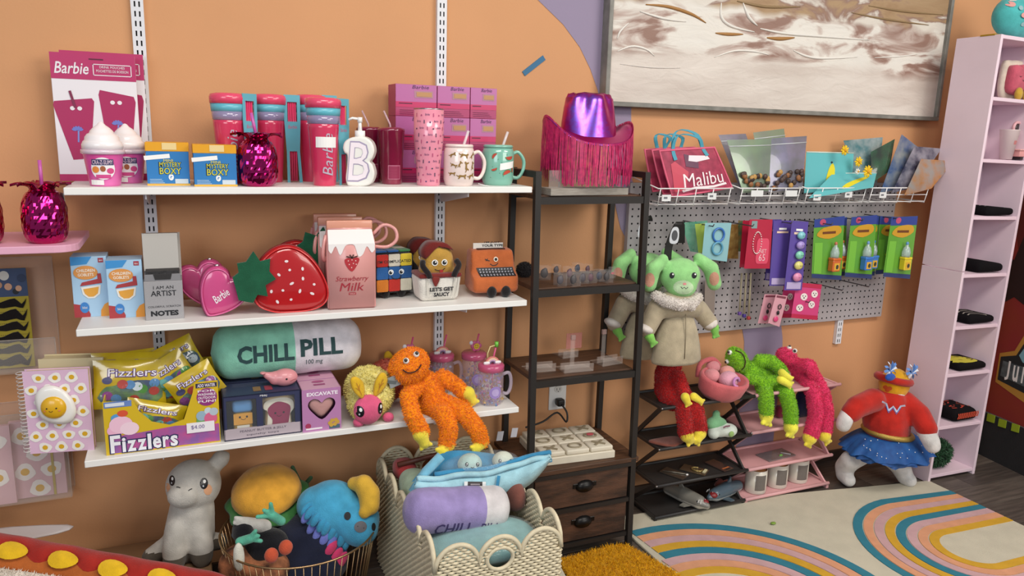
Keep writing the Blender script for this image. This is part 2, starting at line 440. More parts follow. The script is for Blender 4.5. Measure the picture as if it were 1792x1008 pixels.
# ---------------------------------------------------------------- black ladder rack with two drawers
RK = mat('2a2624', r=0.5, m=0.3); RW = mat('5b3c28', r=0.55, h2='3a2416', vs=3, stretch=(2, 30, 30), bump=0.2, bs=60)
t = thing('ladder_rack', 'black metal ladder rack with dark wood shelves and two drawers', 'rack', (1.19, -0.17, 0))
X0, X1 = 0.99, 1.375
def fy(z): return -0.318 + 0.03 * z / 1.3
for x, rear in ((X0, 0), (X1, 0), (X0 + 0.025, 1), (X1 + 0.02, 1)):
    b = MB()
    for z0, z1 in ((0, 1.295),):
        y0, y1 = (fy(z0), fy(z1)) if not rear else (-0.035, -0.05)
        hw = 0.0095
        vs = [(x + a * hw - 1.19, y + c * hw + 0.17, z) for y, z in ((y0, z0), (y1, z1)) for a, c in ((-1, -1), (1, -1), (1, 1), (-1, 1))]
        b.add(vs, [(3, 2, 1, 0), (4, 5, 6, 7), (0, 1, 5, 4), (1, 2, 6, 5), (2, 3, 7, 6), (3, 0, 4, 7)], RK)
    b.build('post', t)
for x in (X0, X1):
    MB().box(x - 0.0095 - 1.19, fy(1.28) + 0.18, 1.276, x + 0.012 - 1.19, 0.12, 1.295, RK).build('side_rail', t)
for z in (1.222, 0.936, 0.644):
    b = MB(); b.box(X0 + 0.01 - 1.19, fy(z) + 0.182, z - 0.014, X1 - 0.01 - 1.19, 0.115, z, RW, 0.001, 1); b.build('shelf', t)
    MB().box(X0 - 1.19, fy(z) + 0.163, z - 0.026, X1 - 1.19, fy(z) + 0.18, z - 0.004, RK).build('shelf_rail', t)
    MB().box(X0 + .02 - 1.19, 0.116, z - 0.026, X1 + .02 - 1.19, 0.13, z - 0.004, RK).build('shelf_rail', t)
b = MB(); b.box(X0 - 0.012 - 1.19, fy(.35) + 0.16, 0.318, X1 + 0.02 - 1.19, 0.14, 0.334, RW, 0.0015, 1); b.build('cabinet_top', t)
b = MB(); b.box(X0 + 0.01 - 1.19, fy(.2) + 0.185, 0.035, X1 - 0.01 - 1.19, 0.13, 0.318, mat('241c18', r=0.7)); b.build('carcass', t)
for z in (0.311, 0.182, 0.053): MB().box(X0 + 0.009 - 1.19, fy(.2) + 0.163, z - 0.007, X1 - 0.009 - 1.19, fy(.2) + 0.19, z + 0.007, RK).build('cabinet_rail', t)
DW = mat('553828', r=0.6, h2='2e1e15', vs=6, stretch=(1.5, 10, 6), bump=0.25, bs=50)
for z0, z1 in ((0.064, 0.172), (0.192, 0.302)):
    yy = fy(.2) + 0.168
    d = MB().box(X0 + 0.016 - 1.19, yy, z0, X1 - 0.016 - 1.19, yy + 0.02, z1, DW, 0.002, 1).build('drawer', t)
    b = MB(); zc = (z0 + z1) / 2 + 0.012                  # cup pull
    b.ell((0, 0, 0), (0.034, 0.02, 0.022), mat('171515', r=0.35, m=0.5), 16, 8, T3(0.0, yy, zc) )
    b.box(-0.044, yy - 0.003, zc - 0.004, 0.044, yy, zc + 0.012, mat('171515', r=0.35, m=0.5), 0.001, 1)
    b.build('cup_handle', d)
# ---------------------------------------------------------------- framed painting
t = thing('framed_painting', 'large framed abstract painting in cream, mauve and tan hung above the pegboard', 'painting', (2.165, 0, 1.505))
FM = mat('86837c', r=0.5, bump=0.1, bs=80, h2='6f6d66', vs=20)
FX, FH = 0.815, 0.95
def frame_T(z): return 0.0
for nm, c in (('frame_rail', (-FX, -0.045, 0, FX, 0, 0.016)), ('frame_rail', (-FX, -0.045, FH - 0.016, FX, 0, FH)), ('frame_rail', (-FX, -0.045, 0.016, -FX + 0.016, 0, FH - 0.016)), ('frame_rail', (FX - 0.016, -0.045, 0.016, FX, 0, FH - 0.016))):
    MB().box(*c, FM, 0.0015, 1).build(nm, t)
# canvas paint: horizontal cloudy washes, mauve and tan patches higher up
M = bpy.data.materials.new('canvas_paint'); M.use_nodes = True; N = M.node_tree.nodes; L = M.node_tree.links; p = N['Principled BSDF']; p.inputs['Roughness'].default_value = 0.6
tc = N.new('ShaderNodeTexCoord'); sx = N.new('ShaderNodeSeparateXYZ'); L.new(tc.outputs['Object'], sx.inputs[0])
def noise_(scale, st, det=5, dist=0.0):
    mp = N.new('ShaderNodeMapping'); mp.inputs['Scale'].default_value = st; L.new(tc.outputs['Object'], mp.inputs['Vector'])
    n = N.new('ShaderNodeTexNoise'); n.inputs['Scale'].default_value = scale; n.inputs['Detail'].default_value = det; n.inputs['Distortion'].default_value = dist; L.new(mp.outputs['Vector'], n.inputs['Vector']); return n.outputs['Fac']
def ramp(src, els):
    cr = N.new('ShaderNodeValToRGB'); L.new(src, cr.inputs['Fac'])
    while len(cr.color_ramp.elements) < len(els): cr.color_ramp.elements.new(0.5)
    for e, (pos, c) in zip(cr.color_ramp.elements, els): e.position = pos; e.color = lin(c) if isinstance(c, str) else (c, c, c, 1)
    return cr.outputs['Color']
def mix(f, a, b_):
    mx = N.new('ShaderNodeMix'); mx.data_type = 'RGBA'; L.new(f, mx.inputs['Factor']); L.new(a, mx.inputs['A']); L.new(b_, mx.inputs['B']); return mx.outputs['Result']
def math_(op, a, v):
    q = N.new('ShaderNodeMath'); q.operation = op; L.new(a, q.inputs[0])
    if isinstance(v, float): q.inputs[1].default_value = v
    else: L.new(v, q.inputs[1])
    q.use_clamp = True; return q.outputs[0]
low = ramp(noise_(2.2, (1, 1, 4)), [(0.3, 'c0b2a8'), (0.6, 'd8cec5')])
mid = ramp(noise_(3.5, (1, 1, 3.5), 8, 1.2), [(0.40, '8f6f62'), (0.47, 'b8a49a'), (0.54, 'dcd6cd'), (0.7, 'ddd8d0')])
top = ramp(noise_(3.0, (1, 1, 2.6), 6, 1.0), [(0.38, '9c7d5c'), (0.48, 'a78a68'), (0.53, '8f7062'), (0.58, 'd5cdc2')])
zz = sx.outputs['Z']
f1 = N.new('ShaderNodeMapRange'); L.new(math_('ADD', zz, math_('MULTIPLY', noise_(3, (1, 1, 1)), 0.16)), f1.inputs['Value']); f1.inputs['From Min'].default_value = 0.25; f1.inputs['From Max'].default_value = 0.29
f2 = N.new('ShaderNodeMapRange'); L.new(math_('ADD', zz, math_('MULTIPLY', noise_(2.5, (1, 1, 1), 3), 0.25)), f2.inputs['Value']); f2.inputs['From Min'].default_value = 0.475; f2.inputs['From Max'].default_value = 0.50
L.new(mix(f2.outputs[0], mix(f1.outputs[0], low, mid), top), p.inputs['Base Color'])
bp = N.new('ShaderNodeBump'); bp.inputs['Strength'].default_value = 0.5; bp.inputs['Distance'].default_value = 0.01; L.new(noise_(9, (1, 1, 2.5), 6, 1.0), bp.inputs['Height']); L.new(bp.outputs[0], p.inputs['Normal'])
MB().box(-FX + 0.016, -0.03, 0.016, FX - 0.016, -0.005, FH - 0.016, M).build('canvas', t)
b = MB()                                                    # palette-knife ridges
def F(px, py): q = at(px, py, -0.03); return (q.x - 2.165, -0.031, q.z - 1.505)
for pts, r, c in (([(1080, 90), (1105, 81), (1130, 86), (1145, 98)], 0.004, 'e6e1d9'), ([(1250, 100), (1285, 89), (1320, 90), (1345, 96)], 0.004, 'e6e1d9'), ([(1388, 88), (1410, 98), (1440, 102), (1500, 100)], 0.005, 'e6e1d9'), ([(1530, 101), (1570, 99), (1605, 95)], 0.003, 'e6e1d9'),
                  ([(1085, 112), (1140, 118), (1190, 119)], 0.0025, 'd8d0c8'), ([(1330, 50), (1370, 58), (1430, 63), (1520, 70)], 0.006, 'e2ddd5'), ([(1262, 5), (1262, 30), (1280, 46), (1320, 56)], 0.006, 'e2ddd5'), ([(1300, 5), (1310, 30), (1325, 45)], 0.006, 'e2ddd5'), ([(1100, 40), (1085, 55), (1080, 68)], 0.004, 'e2ddd5'), ([(1120, 20), (1160, 32), (1200, 38)], 0.005, 'e2ddd5'),
                  ([(1130, 8), (1170, 12), (1210, 25), (1235, 40)], 0.006, 'a5763f'), ([(1252, 58), (1275, 60), (1300, 60)], 0.006, 'a5763f'), ([(1342, 66), (1365, 68), (1390, 66)], 0.007, 'a5763f'), ([(1490, 22), (1550, 34), (1625, 44)], 0.004, '8d7350'), ([(1520, 10), (1580, 20), (1650, 26)], 0.004, '8d7350'), ([(1290, 2), (1340, 12), (1400, 12)], 0.005, '8d7350')):
    P = smooth([F(*q) for q in pts], 5, False); k = len(P)
    b.tube(P, r, mat(c, r=0.55), 6, rs=[r * (0.25 + 0.75 * math.sin(math.pi * min(0.98, max(0.04, i / (k - 1))))) for i in range(k)])
b.build('paint_ridges', t)
# ---------------------------------------------------------------- pegboard with real holes
PX0, PX1, PZ0, PZ1 = 1.487, 2.813, 0.660, 1.24
t = thing('pegboard', 'grey pegboard panel full of small round holes on the wall', 'pegboard', (PX0, -0.0225, PZ0))
PG = mat('aaa4a6', r=0.5); cell = 0.0254; nx = int((PX1 - PX0) / cell); nz = int((PZ1 - PZ0) / cell); hw = (PX1 - PX0) / nx; hh = (PZ1 - PZ0) / nz
vs = []; fs = []; r = 0.0038
for i in range(nx):
    for j in range(nz):
        o = len(vs); cx, cz = (i + .5) * hw, (j + .5) * hh
        sq = [(cx - hw / 2, cz - hh / 2), (cx, cz - hh / 2), (cx + hw / 2, cz - hh / 2), (cx + hw / 2, cz), (cx + hw / 2, cz + hh / 2), (cx, cz + hh / 2), (cx - hw / 2, cz + hh / 2), (cx - hw / 2, cz)]
        for (a, c), th in zip(sq, range(225, 585, 45)):
            vs.append((a, 0, c)); vs.append((cx + r * math.cos(math.radians(th)), 0, cz + r * math.sin(math.radians(th))))
        for k in range(8):
            a = o + 2 * k; c = o + 2 * ((k + 1) % 8); fs.append((a, c, c + 1, a + 1))
MB().add(vs, fs, PG).build('perforated_face', t)
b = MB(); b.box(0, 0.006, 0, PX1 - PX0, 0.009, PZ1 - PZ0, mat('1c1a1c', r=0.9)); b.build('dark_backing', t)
b = MB()
for c in ((0, 0, -0.002, PX1 - PX0, 0.02, 0), (0, 0, PZ1 - PZ0, PX1 - PX0, 0.02, PZ1 - PZ0 + 0.002), (-0.002, 0, 0, 0, 0.02, PZ1 - PZ0), (PX1 - PX0, 0, 0, PX1 - PX0 + 0.002, 0.02, PZ1 - PZ0)): b.box(*c, PG)
b.build('edge_lip', t)
# ---------------------------------------------------------------- pink bookcase
BX0, BX1, BY0, BY1, BH = 2.833, 3.125, -0.335, -0.15, 1.82
t = thing('pink_bookcase', 'tall narrow pale pink bookcase standing by the right end of the wall', 'bookcase', (2.99, -0.24, 0)); t.rotation_euler.y = math.radians(1.3)
BP = mat('e8d2dd', r=0.55, var=0.04, vs=4); ED = mat('e6cdd9', r=0.5)
def bx(n, x0, y0, z0, x1, y1, z1, m=BP, par=t): return MB().box(x0 - 2.98, y0 + .24, z0, x1 - 2.98, y1 + .24, z1, m, 0.001, 1).build(n, par)
bx('side_panel', BX0, BY0, 0, BX0 + .014, BY1, 0.905); bx('side_panel', BX0, BY0, 0.909, BX0 + .014, BY1, BH)
bx('side_panel', BX1 - .014, BY0, 0, BX1, BY1, BH); bx('back_panel', BX0 + .014, BY1 - .004, 0, BX1 - .014, BY1, BH)
BSH = [0.02, 0.292, 0.498, 0.697, 0.897, 1.105, 1.325, 1.555, BH]
BSZ = []
for px, py in ((1668, 745), (1675, 655), (1690, 572), (1690, 482), (1700, 380), (1718, 279), (1735, 170)): BSZ.append(at(px, py, BY0).z)
for z in [0.03] + BSZ + [BH]: bx('shelf', BX0 + .014, BY0 + .004, z - .014, BX1 - .014, BY1 - .004, z, ED)
# ---------------------------------------------------------------- rugs
t = thing('rainbow_rug', 'cream rug with rainbow arches in blue, peach, mauve and mustard', 'rug', (2.14, -0.9, 0))
CR = mat('cbc4b0', r=0.95, bump=0.5, bs=500, var=0.05, vs=15, spec=0.1)
P = [(1.415, -0.135), (1.9, -0.165), (2.37, -0.242), (2.5, -0.268), (2.857, -0.327), (2.86, -1.9), (1.40, -1.9)]
MB().prism([(x - 2.14, y + .9) for x, y in P], 0.0, 0.010, CR, bev=0.003).build('pile', t)
BC = ['3d7f92', 'dc9f7c', 'c9a2a4', 'd2a339', '3d7f92', 'cba5a8', 'dc9f7c', 'd2a339']
def pathA(r):
    o = []
    for i in range(37):
        a = math.radians(118 - i * 118 / 36); x, y = 1.475 + (r + .015) * math.cos(a), -0.79 + r * math.sin(a)
        if x > 1.418: o.append((x, y))
    return o + [(1.475 + r + .015, -1.2), (1.475 + r + .015, -1.5)]
def pathB(r):
    o = [(2.852, -0.775 + r - 0.02 - 0.12 * max(0, r - .2))]
    for i in range(31):
        a = math.radians(90 + i * 6); o.append((2.51 + r * math.cos(a) * 1.0, -0.775 + r * math.sin(a)))
    return o + [(2.852, -0.775 - r - 0.01)]
for fn, r0, st in ((pathA, 0.545, 0.0405), (pathB, 0.388, 0.0363)):
    for k, c in enumerate(BC):
        a, d = fn(r0 - k * st - 0.001), fn(r0 - (k + 1) * st + 0.003); nn = min(len(a), len(d)); a, d = a[-nn:], d[-nn:]
        vs = [(x - 2.14, y + .9, 0.0125) for x, y in a] + [(x - 2.14, y + .9, 0.0125) for x, y in d] + [(x - 2.14, y + .9, 0.006) for x, y in a] + [(x - 2.14, y + .9, 0.006) for x, y in d]
        fs = []
        for i in range(nn - 1):
            fs += [(i, nn + i, nn + i + 1, i + 1), (2 * nn + i, i, i + 1, 2 * nn + i + 1), (nn + i, 3 * nn + i, 3 * nn + i + 1, nn + i + 1)]
        MB().add(vs, fs, mat(c, r=0.95, bump=0.5, bs=500, var=0.06, vs=25, spec=0.1)).build('arch_band', t)
t = thing('mustard_shag_rug', 'mustard yellow shag rug with a cream edge in front of the drawers', 'rug', (1.2, -0.6, 0))
b = MB(); P = [(1.09, -0.345), (1.3, -0.325), (1.352, -0.345), (1.41, -0.53), (1.42, -0.9), (1.0, -0.9)]
b.prism([(x - 1.2, y + .6) for x, y in P], 0.0128, 0.028, mat('c08a16', r=0.95), bev=0.006); o = b.build('backing', t)
for v in o.data.vertices: pass
fur(o, mat('d9a01f', r=0.95, spec=0.1, var=0.2, vs=60), 26000, 0.014, t, 0.0016, 0.9, keep=lambda p: p.z > 0.012, name='shag_pile')
b = MB(); P = [(0.95, -0.34), (1.085, -0.35), (0.99, -0.9), (0.85, -0.9)]
b.prism([(x - 1.2, y + .6) for x, y in P], 0.0, 0.026, mat('d8d0bd', r=0.95, bump=0.8, bs=300), bev=0.005); b.build('cream_edge', t)
# ================================================================ TOP SHELF
def carton(name, label, cat, rect, Y, dep, m, group=None, z=None, rz=0, bev=0.0008, side=None, part='carton'):
    xc, W, z0, z1 = bb(*rect, Y); z0 = z0 if z is None else z; H = z1 - z0
    t = thing(name, label, cat, (xc, Y, z0), rz, group)
    MB().box(-W / 2, 0, 0, W / 2, dep, H, m, bev, 1).build(part, t)
    return t, W, H
OFF = 0.0008
PK = mat('b52a63', r=0.45); PKL = mat('e8e2e6', r=0.4)
# drink pouch packs
def pouch_pack(rect, Y, label):
    t, W, H = carton('drink_pouch_pack', label, 'drink pouches', rect, Y, 0.008, mat('e9e4e8', r=0.3), 'drink pouch packs', z=S1, part='bag')
    b = MB(); F0 = front(0, 0, 0)
    b.rect(-W / 2, H * .80, W / 2, H, PK, F0, OFF); MB().rect(-W / 2, 0, W / 2, H * .055, PK, F0, OFF).build('printed_footer', t)
    b.rect(-W * .05, H * .955, W * .12, H * .965, mat('5a1030'), F0, OFF * 2)
    b.text('Barbie', -W * .46, H * .84, -W * .06, H * .93, PKL, F0, OFF * 2, shear=.25, bold=.012)
    x0, x1, y0, y1 = -W * .01, W * .45, H * .835, H * .925
    for r in ((x0, y0, x1, y0 + .002), (x0, y1 - .002, x1, y1), (x0, y0, x0 + .002, y1), (x1 - .002, y0, x1, y1)): b.rect(*r, PKL, F0, OFF * 2)
    b.text('DRINK POUCHES', W * .07, H * .893, W * .37, H * .912, PKL, F0, OFF * 2); b.text('POCHETTES DE BOISSON', W * .03, H * .862, W * .41, H * .882, PKL, F0, OFF * 2)
    b.build('printed_header', t)
    b = MB()
    for u, v, sc, tl in ((-W * .245, H * .42, 1, -.1), (W * .235, H * .475, 1.05, .1)):
        P = [(-.155 * W, .17 * H), (-.1 * W, -.17 * H), (.12 * W, -.19 * H), (.185 * W, .13 * H), (.17 * W, .165 * H), (-.14 * W, .2 * H)] if tl > 0 else [(-.2 * W, .14 * H), (-.19 * W, .165 * H), (.15 * W, .19 * H), (.17 * W, .17 * H), (.1 * W, -.19 * H), (-.06 * W, -.2 * H)]
        if tl > 0: P = P[::-1]
        b.flat([(u + x * 1.3, v + y * 1.25) for x, y in P], mat('a92a5c', r=.35), F0, OFF)
        for k in (-.04, .045): b.disc(u + k * W, v + .155 * H, .028 * W, .016 * H, PKL, F0, OFF * 2)
        b.line([(u, v - .11 * H), (u + .002, v - .02 * H)], .004, mat('7e86c8'), F0, OFF * 2)
        for k in range(6): a = math.pi * (k + .5) / 6; b.disc(u + math.cos(a) * .04 * W, v + math.sin(a) * .016 * H - .016 * H, .006, .0032, mat('6d78c4'), F0, OFF * (2 + .1 * k), 10, a)
    b.line([(-W * .30, H * .71), (-W * .25, H * .58)], .006, mat('7c2348'), F0, OFF * 3)
    b.build('printed_pouches', t)
pouch_pack((96, 95, 243, 325), -0.075, 'front pink and white drink pouch pack with the palm tree pouches in full view')
pouch_pack((113, 92, 257, 322), -0.045, 'rear pink and white drink pouch pack, mostly hidden behind another one')
# slime tubs
def tub(x, y, label, s=1.0):
    t = thing('slime_tub', label, 'slime tub', (x, y, S1), 0, 'cream-topped slime tubs')
    R = .046 * s; s = s * .84
    MB().lathe([(0, 0), (R * .74, 0), (R * .76, .004), (R * .97, .092 * s), (R * .97, .094 * s)], mat('e46fb4', r=.25, h2='d43f8e', vs=9, coat=.5), 28).build('cup', t)
    MB().lathe([(R * 1.0, .092 * s), (R * 1.07, .094 * s), (R * 1.07, .104 * s), (R * .95, .106 * s), (0, .106 * s)], mat('f3dfea', r=.15, alpha=.75, coat=1), 28).build('lid_rim', t)
    pr = [(R * .98, .106), (R * 1.0, .118), (R * .93, .128), (R * .86, .131), (R * .84, .140), (R * .72, .149), (R * .62, .151), (R * .56, .158), (R * .4, .167), (R * .22, .174), (R * .1, .182), (0, .184)]
    MB().lathe([(r, .106 * s + (z - .106) * s) for r, z in pr], mat('f4ecec', r=.35, coat=.6), 28, fn=lambda a, z: 1 + .02 * math.sin(2 * a + z * 90)).build('swirl_top', t)
    b = MB(); b.flat(circle(.032 * s, 24, 0, .052 * s, .032 * s), mat('f6f1f3', r=.5), None, .0008)
    b.rect(-.024, .052, .024, .066, mat('3f3f66'), None, .0014); b.text('CRA-Z-SLIMY', -.022, .054, .022, .064, mat('f6d8e8'), None, .002)
    b.disc(-.016, .041, .008, .008, mat('e58a3a'), None, .0014); b.disc(.0, .043, .006, .007, mat('a5623d'), None, .0014); b.disc(.016, .038, .008, .007, mat('d64d86'), None, .0014); b.rect(-.016, .02, .016, .029, mat('d34d8c'), None, .0014)
    cut(b, .01); wrap(b, lambda z: R * (.755 + .22 * z / (.092 * s)) + .0005).build('printed_label', t)
    b = MB(); b.rect(-.03, .004, .0, .016, WHITE, None, .0016); cut(b, .01); wrap(b, lambda z: R * (.755 + .22 * z / (.092 * s))).build('price_sticker', t)
    return t
tub(at(183, 300, -.235).x, -.235, 'clear pink slime tub with a white whipped cream top, the nearer of two')
tub(at(223, 300, -.165).x, -.135, 'clear pink slime tub with a white whipped cream top, the one half hidden behind', .98)
# mystery boxes
for rect, Y, lb in (((256, 250, 331, 324), -.24, 'left small blue mystery box with a yellow lid, next to the slime tubs'), ((339, 254, 414, 328), -.27, 'right small blue mystery box with a yellow lid, next to the pink pineapple cup')):
    t, W, H = carton('mystery_box', lb, 'box', rect, Y, .085, mat('2f79b8', r=.4), 'small blue mystery boxes', z=S1)
    MB().box(-W / 2 - .001, -.001, H * .80, W / 2 + .001, .086, H + .001, mat('e2a01f', r=.4), .001, 1).build('yellow_lid', t)
    MB().box(-W / 2 - .0006, -.0006, 0, W / 2 + .0006, .0856, .005, mat('e0b04a', r=.4)).build('yellow_base', t)
    F0 = front(0, 0, 0); b = MB()
    b.rect(-W * .12, H * .84, W * .22, H * 1.0, mat('e9cf94', r=.2), F0, .002)
    b.rect(-W * .47, H * .64, W * .13, H * .74, WHITE, front(0, 0, 0) @ RZ(6), OFF); b.text('MINI', -W * .1, H * .56, W * .12, H * .62, mat('e8d64a'), F0, OFF * 2)
    for s, y0, y1 in (('MYSTERY', .43, .56), ('BOXY', .26, .43)):
        b.text(s, -W * .22, H * y0, W * .32, H * y1, mat('17212e'), F0, OFF, bold=.03); b.text(s, -W * .2, H * (y0 + .01), W * .3, H * (y1 - .01), mat('d8d03c'), F0, OFF * 2)
    b.disc(W * .06, H * .2, .006, .008, WHITE, F0, OFF); b.text('?', W * .03, H * .17, W * .09, H * .23, mat('2f79b8'), F0, OFF * 2)
    b.rect(W * .15, H * .05, W * .46, H * .16, mat('c8d4dc'), F0, OFF)
    for k in range(3): b.rect(-W * .44, H * (.06 + .04 * k), -W * (.1 + .03 * k), H * (.075 + .04 * k), mat('a9c6de'), F0, OFF)
    b.build('printed_front', t)
# metallic pineapple cups
def pineapple(x, y, z, R, H, label, straw=True, tagged=False, rz=0):
    t = thing('pineapple_cup', label, 'cup', (x, y, z), rz, 'metallic pink pineapple cups')
    MP = mat('c0106e', r=.12, m=1.0, coat=.5); ML = mat('a80f62', r=.15, m=1.0)
    pr = []; k = 17
    for i in range(k): u = i / (k - 1); pr.append((R * (1 - abs(2 * u - .95) ** 3.2 * .26) * (.9 if i == 0 else 1), H * u))
    pr = [(0, 0)] + pr + [(R * .62, H * 1.015), (R * .55, H * 1.06)]
    def fn(a, zz):
        if zz < .03 * H or zz > .98 * H: return 1
        p, q = a * 7 + zz / H * 9.5, a * 7 - zz / H * 9.5
        return 1 + .05 * (abs(math.sin(p)) * abs(math.sin(q)) - .45) + .004 * math.sin(23 * a + zz * 900)
    MB().lathe(pr, MP, 56, fn=fn, sm=False).build('body', t)
    for j in range(9):
        a = j * 40 + 10; P = [(R * .42, 0, H * 1.02), (R * .62, 0, H * 1.15), (R * .98, 0, H * 1.19), (R * 1.32, 0, H * (1.12 + .04 * (j % 3)))]
        P = smooth(P, 3, False); b = MB(); vs = []; fs = []
        for i, p in enumerate(P):
            u = i / (len(P) - 1); hw = R * .30 * math.sin(math.pi * min(.97, .22 + .78 * u)) ** .8
            vs += [(p[0], -hw, p[2]), (p[0], 0, p[2] - .006), (p[0], hw, p[2])]
        for i in range(len(P) - 1): fs += [(3 * i, 3 * i + 1, 3 * i + 4, 3 * i + 3), (3 * i + 1, 3 * i + 2, 3 * i + 5, 3 * i + 4)]
        b.add(vs, fs, ML, True, RZ(a)); b.build('leaf', t)
    MB().lathe([(R * .5, H * 1.03), (R * .5, H * 1.09), (0, H * 1.09)], ML, 20).build('lid', t)
    if straw: MB().cyl((0, 0, H * 1.05), (-.012 if rz == 0 else .0, 0, H * 1.62), .0042, mat('c35aa8', r=.3)).build('straw', t)
    if tagged: MB().box(R * .98, -.02, H * .45, R * 1.0, .012, H * .95, mat('9aa49a', r=.5), T=RY(-4)).build('paper_tag', t)
    return t
q = at(451, 280, -.25); pineapple(q.x, -.25, S1, .050, .116, 'shiny pink pineapple cup on the top shelf beside the blue boxes')
q = at(81, 390, -.22); pineapple(q.x, -.235, 1.113, .049, .122, 'shiny pink pineapple cup with a straw and paper tag on the pink shelf', tagged=True, rz=20)
q = at(-14, 390, -.22); pineapple(q.x - .02, -.235, 1.113, .046, .122, 'shiny pink pineapple cup cut off by the left edge of the photo', rz=50)
# tumbler sets in teal sleeves
def tumbler(px, Y, top, label, sleeve=(0.062, 8), txt=True, sticker=False, s=1.0):
    q = at(px, 260, Y); H = at(px, top, Y).z - S1
    t = thing('tumbler_set', label, 'tumbler', (q.x, Y, S1), 0, 'pink nested tumbler sets in teal card sleeves')
    R = .0445 * s; RED = mat('d0355c', r=.22, coat=.6)
    MB().lathe([(0, 0), (R * .66, 0), (R * .68, .003), (R * .92, H * .66), (R * .93, H * .70), (R * .86, H * .71)], RED, 28).build('cup', t)
    MB().lathe([(R * .86, H * .70), (R * .95, H * .71), (R * .99, H * .80), (R * .9, H * .80)], mat('9a90b4', r=.1, alpha=.85, coat=.8), 28).build('clear_cup', t)
    MB().lathe([(R * .9, H * .795), (R * 1.0, H * .80), (R * 1.04, H * .885), (R * .9, H * .885)], mat('62b4c6', r=.3), 28).build('teal_rim', t)
    MB().lathe([(R * .9, H * .88), (R * 1.07, H * .885), (R * 1.09, H * .95), (R * 1.03, H * .985), (R * .7, H), (0, H)], mat('e04a6c', r=.25, coat=.5), 28).build('lid', t)
    if txt:
        b = MB(); b.text('Barbie', H * .12, -.014, H * .60, .014, mat('b9aebf', r=.3), RZ(90), 0, shear=.25)
        b.v = [(x + .004, y, .0006) for x, y, _ in b.v]; cut(b, .012)
        wrap(b, lambda z: R * (.68 + .24 * z / (H * .66)) + .0006).build('lettering', t)
    if sticker:
        b = MB(); b.rect(-.028, H * .44, .028, H * .56, WHITE, None, .0014); cut(b, .012); wrap(b, lambda z: R * (.68 + .24 * z / (H * .66))).build('price_sticker', t)
    TE = mat('5fa9ba', r=.5); sx, rz = sleeve; Fs = T3(sx, .014 if sticker else -.022, 0) @ RZ(rz) @ FR
    b = MB(); hw = .022
    outer = [(-hw, H * .99), (hw, H * .99), (hw, H * .80), (hw, H * .62), (hw * .9, H * .42), (hw * 1.1, 0), (-hw * .8, 0), (-hw * .85, H * .42), (-hw, H * .62), (-hw, H * .80)]
    for p in ([(-hw, H * .92), (hw, H * .92), (hw, H * 1.0), (-hw, H * 1.0)], [(-hw, H * .70), (-hw * .6, H * .70), (-hw * .6, H * .92), (-hw, H * .92)], [(hw * .6, H * .70), (hw, H * .70), (hw, H * .92), (hw * .6, H * .92)],
              [(-hw * .8, H * .36), (hw * .85, H * .36), (hw, H * .70), (-hw, H * .70)], [(-hw * .8, 0), (-hw * .45, 0), (-hw * .45, H * .36), (-hw * .8, H * .36)], [(hw * .7, 0), (hw * 1.1, 0), (hw * .85, H * .36), (hw * .5, H * .36)]):
        b.prism(p, -.0012, .0012, TE, Fs)
    b.text('Barbie', -.012, H * .62, .012, H * .66, mat('c85a82'), Fs, .0016, shear=.2)
    b.build('card_sleeve', t)
    for k in range(4):
        x = -.009 + .006 * k; MB().cyl(Fs @ V((x, .004, -.005)), Fs @ V((x, H * .93, -.005)), .0028, mat('d93a68', r=.3), 6).build('straw', t)
    return t
tumbler(403, -.15, 163, 'leftmost pink tumbler set in a teal sleeve, behind the right blue box', (.052, 30))
tumbler(474, -.10, 165, 'pink tumbler set behind the shiny pineapple, its teal sleeve facing front', (.058, 0), False)
tumbler(545, -.07, 166, 'pink tumbler set half hidden behind the one with a white sticker', (.05, 10), False)
tumbler(567, -.235, 171, 'front pink tumbler set with a white sticker and upright lettering', (.056, 35), True, True, 1.0)
# letter soap dispenser
q = at(624, 300, -.26); t = thing('soap_dispenser', 'white pump soap dispenser shaped like a letter B', 'soap dispenser', (q.x + .014, -.245, S1), -22)
P = smooth([(-.026, 0), (.012, 0), (.032, .008), (.041, .03), (.036, .052), (.029, .060), (.036, .07), (.041, .088), (.034, .108), (.014, .12), (-.016, .118), (-.036, .108), (-.042, .092), (-.038, .08), (-.031, .074), (-.032, .05), (-.036, .02), (-.033, .006)], 4)
P = [(x * 1.03, y * 1.12) for x, y in P]
MB().prism(P, -.026, .026, mat('edebe4', r=.3, coat=.4), T=front(0, 0, 0), bev=.006, seg=3, sm=False).build('bottle', t)
b = MB(); F0 = front(0, 0, 0)
b.text('B', -.033, .012, .030, .122, mat('a598b4', r=.4), F0, .0266, shear=.12, bold=.015); b.text('B', -.030, .016, .026, .118, mat('f2e6ec', r=.3), F0, .0274, shear=.12, bold=.0)
b.build('raised_letter', t)
b = MB(); b.cyl((0, 0, .132), (0, 0, .15), .014, WHITE, 18); b.cyl((0, 0, .15), (0, 0, .178), .006, WHITE, 12, .004)
b.cyl((0, 0, .172), (0, 0, .186), .0068, WHITE, 12); b.tube([(0, 0, .181), (-.02, -.004, .183), (-.03, -.006, .178)], .0035, WHITE, 8); b.build('pump', t)
